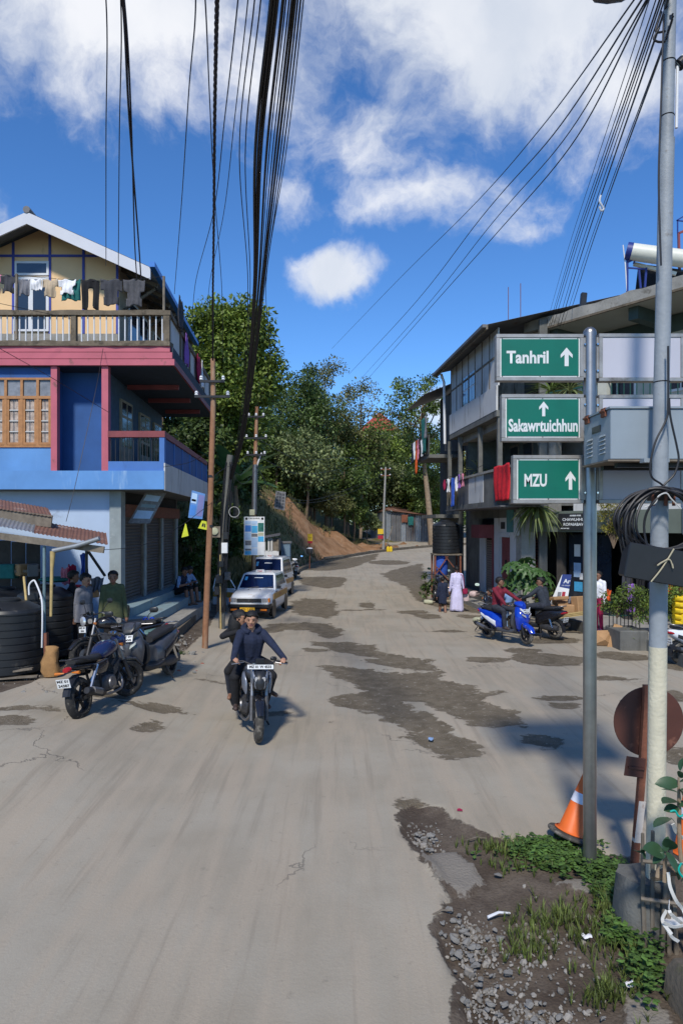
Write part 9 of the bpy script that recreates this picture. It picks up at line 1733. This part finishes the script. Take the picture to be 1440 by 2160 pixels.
def far_things():
 # small kiosk, cabinet, bus stop
 D = 33; a = P(572, 1190, D); t = thing('roadside_kiosk', 'small white and timber kiosk behind the taxis', 'kiosk', (a.x, D, gz(a.x, D))); o = Vector(t.location); q = lambda x, y, d=D: P(x, y, d) - o
 mb = MB(); mb.box((q(557, 1160).x, 0, 0), (q(588, 1160).x, 1.2, q(557, 1162).z)); mb.build('base_wall', 'white_wall', t)
 for x in (558, 567, 573, 586): mb = MB(); mb.bar((q(x, 1160).x, .02, q(x, 1162).z), (q(x, 1160).x, .02, q(x, 1136).z), .09); mb.build('post', 'weathered_white' if x < 580 else 'wood_grey', t)
 mb = MB(); mb.box((q(574, 1160).x, .05, 0), (q(588, 1160).x, 1.25, q(557, 1136).z)); mb.build('plank_side', 'wood_grey', t); corrugated('roof_sheet', P(553, 1136, D - .2), P(591, 1129, D - .2), P(591, 1124, D + 1.5), P(553, 1131, D + 1.5), 'tin_dark', t, o)
 D = 34.5; a = P(600, 1190, D); t = thing('metal_cabinet', 'faded blue metal cabinet on the verge beyond the kiosk', 'cabinet', (a.x, D, gz(a.x, D))); o = Vector(t.location); mb = MB(); mb.box((-.28, 0, 0), (.28, .5, P(600, 1146, D).z - o.z)); mb.build('body', 'tin_blue', t);
 for x in (-.27, .005): mb = MB(); mb.box((x, -.03, .1), (x + .265, -.001, P(600, 1148, D).z - o.z)); mb.build('door', 'tin_blue', t)
 mb = MB(); mb.box((-.34, -.08, P(600, 1146, D).z - o.z), (.34, .55, P(600, 1142, D).z - o.z)); mb.build('lid', 'tin_dark', t)
 D = 43.5; a = P(653, 1192, D); t = thing('stop_sign_post', 'small yellow sign and black pot on a thin post at the bank', 'sign', (a.x, D, gz(a.x, D))); o = Vector(t.location); q = lambda x, y: P(x, y, D) - o; mb = MB(); mb.tube([Vector((0, 0, 0)), q(654, 1130)], .03, 8); mb.build('post', 'rust', t); mb = MB(); mb.box((q(649, 1146).x, -.06, q(649, 1146).z), (q(659, 1146).x, -.03, q(649, 1126).z)); p_ = mb.build('plate', 'yellow_sign', t); mb = MB(); mb.box((q(649, 1146).x, -.064, q(649, 1146).z), (q(659, 1146).x, -.061, q(649, 1141).z)); mb.build('red_band', 'print_red', p_); text('BUS', .1, 'ink', parent=p_, T=face_T((q(654, 1134).x, -.063, q(654, 1134).z), (1, 0, 0), (0, 0, 1)))
 mb = MB(); c = q(653, 1168); mb.lathe([(.15, 0), (.2, .08), (.2, .3), (.23, .32)], 16, Matrix.Translation(c)); mb.build('pot', 'pot_black', t, True); mb = MB(); mb.lathe([(.21, .31), (.15, .38), (.05, .4)], 12, Matrix.Translation(c)); mb.build('pot_filling', 'plate_white', t)
 for k, (x0, y0, x1, y1) in enumerate(((680, 1180, 712, 1176), (684, 1177, 722, 1172))): mb = MB(); A_ = P(x0, y0, 47.5); B_ = P(x1, y1, 48.5); mb.bar(A_, B_, .18, .12); tag(mb.build('timber_beam', 'wood_grey'), ('dark timber beam lying along the bank foot', 'second dark timber beam lying higher on the bank foot')[k], 'timber')
 # tin shed closing the road
 D = 74; a = P(845, 1150, D); t = thing('corrugated_shed', 'long grey corrugated metal shed closing the road bend', 'shed', (a.x, D, gz(a.x, D))); o = Vector(t.location); q = lambda x, y, d=D: P(x, y, d) - o; n = 9; zb = 0
 for k in range(n):
  x0 = 814 + (908 - 814) * k / n; x1 = 814 + (908 - 814) * (k + 1) / n - .6; yt = float(np.interp((x0 + x1) / 2, [814, 908], [1076, 1090])); A_ = P(x0, 1160, D); B_ = P(x1, 1160, D); A_.z = B_.z = o.z; C_ = P(x1, yt, D); D_ = P(x0, yt, D); L_ = (B_ - A_).length; m_ = max(8, int(L_ / .1)); vs = []
  for i in range(m_ + 1): tt = i / m_; z = .03 * math.sin(i * math.pi / 2); vs += [A_.lerp(B_, tt) - o + Vector((0, z, 0)), D_.lerp(C_, tt) - o + Vector((0, z, 0))]
  mb = MB(); mb.add(vs, [(2*i, 2*i+2, 2*i+3, 2*i+1) for i in range(m_)]); mb.build('wall_sheet', 'tin_dark' if k % 3 else 'tin_grey', t)
 for k in range(4):
  x0 = 782 + (814 - 782) * k / 4; x1 = 782 + (814 - 782) * (k + 1) / 4; d0 = D + 6 - 6 * k / 4; d1 = D + 6 - 6 * (k + 1) / 4; yt = 1082 - k; mb = MB(); A_ = P(x0, 1160, d0); B_ = P(x1 - .3, 1160, d1); A_.z = B_.z = o.z; mb.add([A_ - o, B_ - o, P(x1 - .3, 1077 + 4 - k, d1) - o, P(x0, 1081 + 4 - k, d0) - o], [(0, 1, 2, 3)]); mb.build('side_sheet', 'tin_grey', t)
 vs = [q(780, 1084, D + 6), q(816, 1074, D - .4), q(893, 1084, D - .4), q(908, 1088, D - .4), q(908, 1080, D + 7), q(820, 1066, D + 7)]; mb = MB(); mb.add(vs, [(0, 1, 5), (1, 2, 3, 4, 5)]); rf = mb.build('roof', 'tin_rust', t); sd = rf.modifiers.new('t', 'SOLIDIFY'); sd.thickness = .12
 for x, y0, y1, w, m in ((853, 1086, 1102, 14, 'rust'), (866, 1090, 1108, 12, 'cloth_teal')): garment('cloth', w * D / F, (y1 - y0) * D / F, m, ('rust red sheet hung on the shed wall', 'dark green cloth hung on the shed wall')[m == 'cloth_teal'], P(x, y0, D - .2), seed=x)
 # far utility pole with sign and cans
 D = 63; a = P(808, 1155, D); t = thing('utility_pole', 'far utility pole with white foot beside the corrugated shed', 'pole', (a.x, D, gz(a.x, D))); o = Vector(t.location); q = lambda x, y: P(x, y, D) - o; mb = MB(); mb.tube([Vector((0, 0, -.2)), q(809, 1080), q(813, 985)], [.14, .11, .08], 10); mb.build('shaft', 'concrete', t, True)
 for y in (990, 1003): mb = MB(); mb.bar(q(803, y), q(823, y), .09); ca = mb.build('crossarm', 'rust', t); insulator(ca, q(804, y) + Vector((0, 0, .05)), .08); insulator(ca, q(822, y) + Vector((0, 0, .05)), .08)
 mb = MB(); c = q(802, 1121); mb.cbox(c + Vector((0, -.25, 0)), (.26, .02, .24)); mb.build('yellow_sign', 'yellow_sign', t); mb = MB(); c = q(802, 1133); mb.cbox(c + Vector((0, -.25, 0)), (.24, .02, .16)); mb.build('red_sign', 'print_red', t)
 mb = MB(); mb.bar(q(808, 1152) + Vector((.3, -.3, 0)), q(820, 1110) + Vector((.3, -.3, 0)), .1); mb.build('prop', 'wood_grey', t)
 for k, x in enumerate((818, 824)): q2 = P(x, 1152, 60.5); mb = MB(); mb.lathe([(.14, 0), (.15, .05), (.15, .36), (.06, .42), (.06, .48)], 14); o2 = mb.build('jerrycan', 'yellow_plastic', smooth=True); o2.location = (q2.x, 60.5, hz(q2.x, 60.5) + .02); tag(o2, ('yellow jerrycan nearer the far pole', 'yellow jerrycan away from the far pole')[k], 'jerrycan')
far_things()
# overhead cables -------------------------------------------------------------
def cable(label, pts, r, group='overhead cables', twist=0, name='overhead_cable', n=10, m='black_cable'):
 p = spline([P(*q) for q in pts], n); t = None; mb = MB()
 if twist:
  for s in range(3): mb.tube([v + Vector((math.cos(i * .9 + s * 2.1) * r * .62, math.sin(i * .9 + s * 2.1) * r * .62, 0)) for i, v in enumerate(p)], r * .6, 6)
 else: mb.tube(p, r, 6)
 return tag(mb.build(name, m, smooth=True), label, 'cable', group)
T0 = 5.2
for k, (x0, pts, r, lb) in enumerate((
 (224, [(224, 300, 7.3), (224, 560, 11)], .0055, 'single thin cable coming down on the house gable'),
 (255, [(252, 300, 7.3), (250, 565, 11)], .0055, 'second thin cable coming down on the house gable'),
 (259, [(273, 250, 7), (292, 500, 10), (298, 590, 12)], .011, 'paired heavy cable ending under the house eave'),
 (262, [(277, 250, 7), (284, 500, 10), (289, 590, 12)], .009, 'cable beside the heavy pair under the house eave'),
 (413, [(398, 200, 6.8), (383, 430, 10), (368, 620, 15)], .006, 'slack thin cable passing the deck corner'),
 (433, [(442, 200, 6.8), (452, 400, 9.5), (468, 610, 14), (470, 760, 15.6)], .006, 'thin cable crossing behind the twisted cable'))):
 cable(lb, [(x0 * 1.0 + (x0 - 600) * .12, -220, 4.1), (x0, 0, T0)] + pts, r)
cable('thick twisted service cable dropping to the rusty pole', [(466, -220, 4.1), (458, 0, T0), (453, 250, 7.2), (451, 480, 10), (449, 640, 13), (449, 760, 15.6)], .017, twist=1, n=40)
for k, (x0, x1, x2, x3, r, lb) in enumerate(((502, 474, 444, 422, .006, 'thin cable fanning off towards the deck rail'), (523, 495, 466, 440, .005, 'thin cable ending by the deck rail'))):
 cable(lb, [(x0 + 14, -220, 4.1), (x0, 0, T0), (x1, 250, 7.2), (x2 + 6, 450, 10.2), (x3 - 10 + 12 * k, 600, 14.5), (405 + 30 * k, 700, 18)], r)
main = ((537, .006), (550, .006), (572, .017), (579, .015), (585, .014), (597, .013), (603, .006), (610, .006), (616, .011), (622, .012), (628, .007), (634, .007), (640, .005))
nth = ('first', 'second', 'third', 'fourth', 'fifth', 'sixth', 'seventh', 'eighth', 'ninth', 'tenth', 'eleventh', 'twelfth', 'thirteenth')
for k, (x0, r) in enumerate(main):
 a = (x0 - 537) / 103
 cable(nth[k] + ' cable of the main bundle, counted from the house side', [(x0 + 14, -220, 4.1), (x0, 0, T0), (x0 - 32 - 6 * a, 330, 7.6), (523 + 38 * a, 600, 11.0), (516 + (22 if k < 12 else 50) * a, 780, 14.5), (500 + 14 * a, 930, 17.2), (484 + 6 * a, 1010, 18.5)], r)
for k, (x0, x1, y1, d1, r) in enumerate(((1336, 700, 735, 45, .006), (1352, 735, 790, 48, .007), (1362, 760, 800, 50, .006), (1366, 775, 800, 50, .007))):
 cable(('uppermost', 'second', 'third', 'lowest')[k] + ' of four cables slanting from the grey pole to the far trees', [(x0 + 60, -90, 4.85), (x0, 0, 5.3), (x0 - (196 - 10 * k), 270 + 14 * k, 9.5), (x0 - (345 - 8 * k), 440 + 18 * k, 14.5), (x1 + 130 - 4 * k, y1 - 135, 24), (x1, y1, d1)], r * 1.2)
for k, (x0, y0, x1, y1, r) in enumerate(((1362, 20, 1150, 690, .004), (1378, 12, 1155, 695, .005), (1386, 12, 1160, 690, .007), (1390, 14, 1166, 688, .006), (1396, 12, 1175, 686, .006), (1398, 30, 1180, 690, .009), (1398, 92, 1186, 690, .005), (1399, 95, 1205, 650, .008))):
 cable(('outermost', 'second', 'third', 'fourth', 'fifth', 'sixth', 'seventh', 'innermost')[k] + ' cable dropping from the grey pole to the shop roof', [(x0 + 14, y0 - 60, 5.0), (x0, y0, 5.15), ((x0 * .42 + x1 * .58) + 14, y0 * .42 + y1 * .5, 9.5), (x0 * .18 + x1 * .82 + 4, y0 * .2 + y1 * .78, 15), (x1, y1, 21.5)], r)
mb = MB(); mb.tube(spline([P(1266, 412, 9.2), P(1264, 425, 9.2), P(1272, 440, 9.2), P(1267, 444, 9.2), P(1263, 436, 9.2)], 6), .014, 8); tag(mb.build('cable_hook', 'pvc_white', smooth=True), 'pale hook shaped tag dangling on the roof cables', 'hook')
mb = MB(); mb.cbox((0, 0, 0), (.09, .07, .25)); o = mb.build('cable_anchor', 'black_plastic', bevel=.02); o.location = P(1229, 635, 21.0); o.rotation_euler = (0, .1, 0); tag(o, 'dark cable anchor standing on the roof edge', 'anchor')
for k, pts in enumerate(([(447, 950, 15.7), (400, 975, 16.5), (345, 985, 16.4)], [(447, 1060, 15.7), (380, 1110, 14.5), (300, 1150, 13.5), (190, 1162, 12.6)], [(445, 1010, 15.7), (470, 990, 17), (500, 975, 18.5), (520, 960, 22)], [(541, 962, 25.4), (640, 1000, 34), (740, 985, 50), (812, 972, 62)], [(541, 925, 25.4), (640, 970, 34), (740, 965, 50), (812, 985, 62)], [(541, 985, 25.4), (590, 1040, 27), (680, 1050, 40), (812, 1000, 62)], [(541, 1040, 25.4), (600, 1060, 30), (700, 1052, 45), (812, 1010, 62)], [(812, 985, 62), (880, 960, 50), (985, 880, 31)], [(486, 985, 18.4), (510, 1000, 21), (541, 965, 25.3)], [(486, 1000, 18.4), (515, 1020, 22), (541, 990, 25.3)], [(940, 775, 30), (980, 750, 28.5), (1000, 742, 28)], [(450, 838, 15.6), (480, 900, 17), (500, 960, 18.2)], [(0, 640, 15.0), (70, 655, 15.6), (150, 672, 16.1)], [(0, 735, 13), (115, 800, 14.5), (230, 870, 16.3)], [(218, 735, 16.3), (203, 820, 15), (160, 1020, 14), (140, 1100, 13.5)])):
 cable(('wire from the rusty pole to the balcony rail', 'pale wire sagging from the rusty pole to the tin shed', 'wire linking the rusty pole and the sheathed pole', 'upper street wire to the far utility pole', 'second street wire to the far utility pole', 'sagging street wire holding the grey grid board', 'lowest street wire along the bank', 'wire from the far utility pole to the laundry wing', 'short jumper wire at the cable pole', 'slack jumper wire at the cable pole', 'wire leaving the old house eave', 'wire from the insulators to the cable pole', 'wire running to the deck rail', 'wire crossing the blue wall', 'wire hanging down in front of the pink fascia')[k], pts, .009 if pts[-1][2] > 30 else .006, 'service wires', name='service_wire')
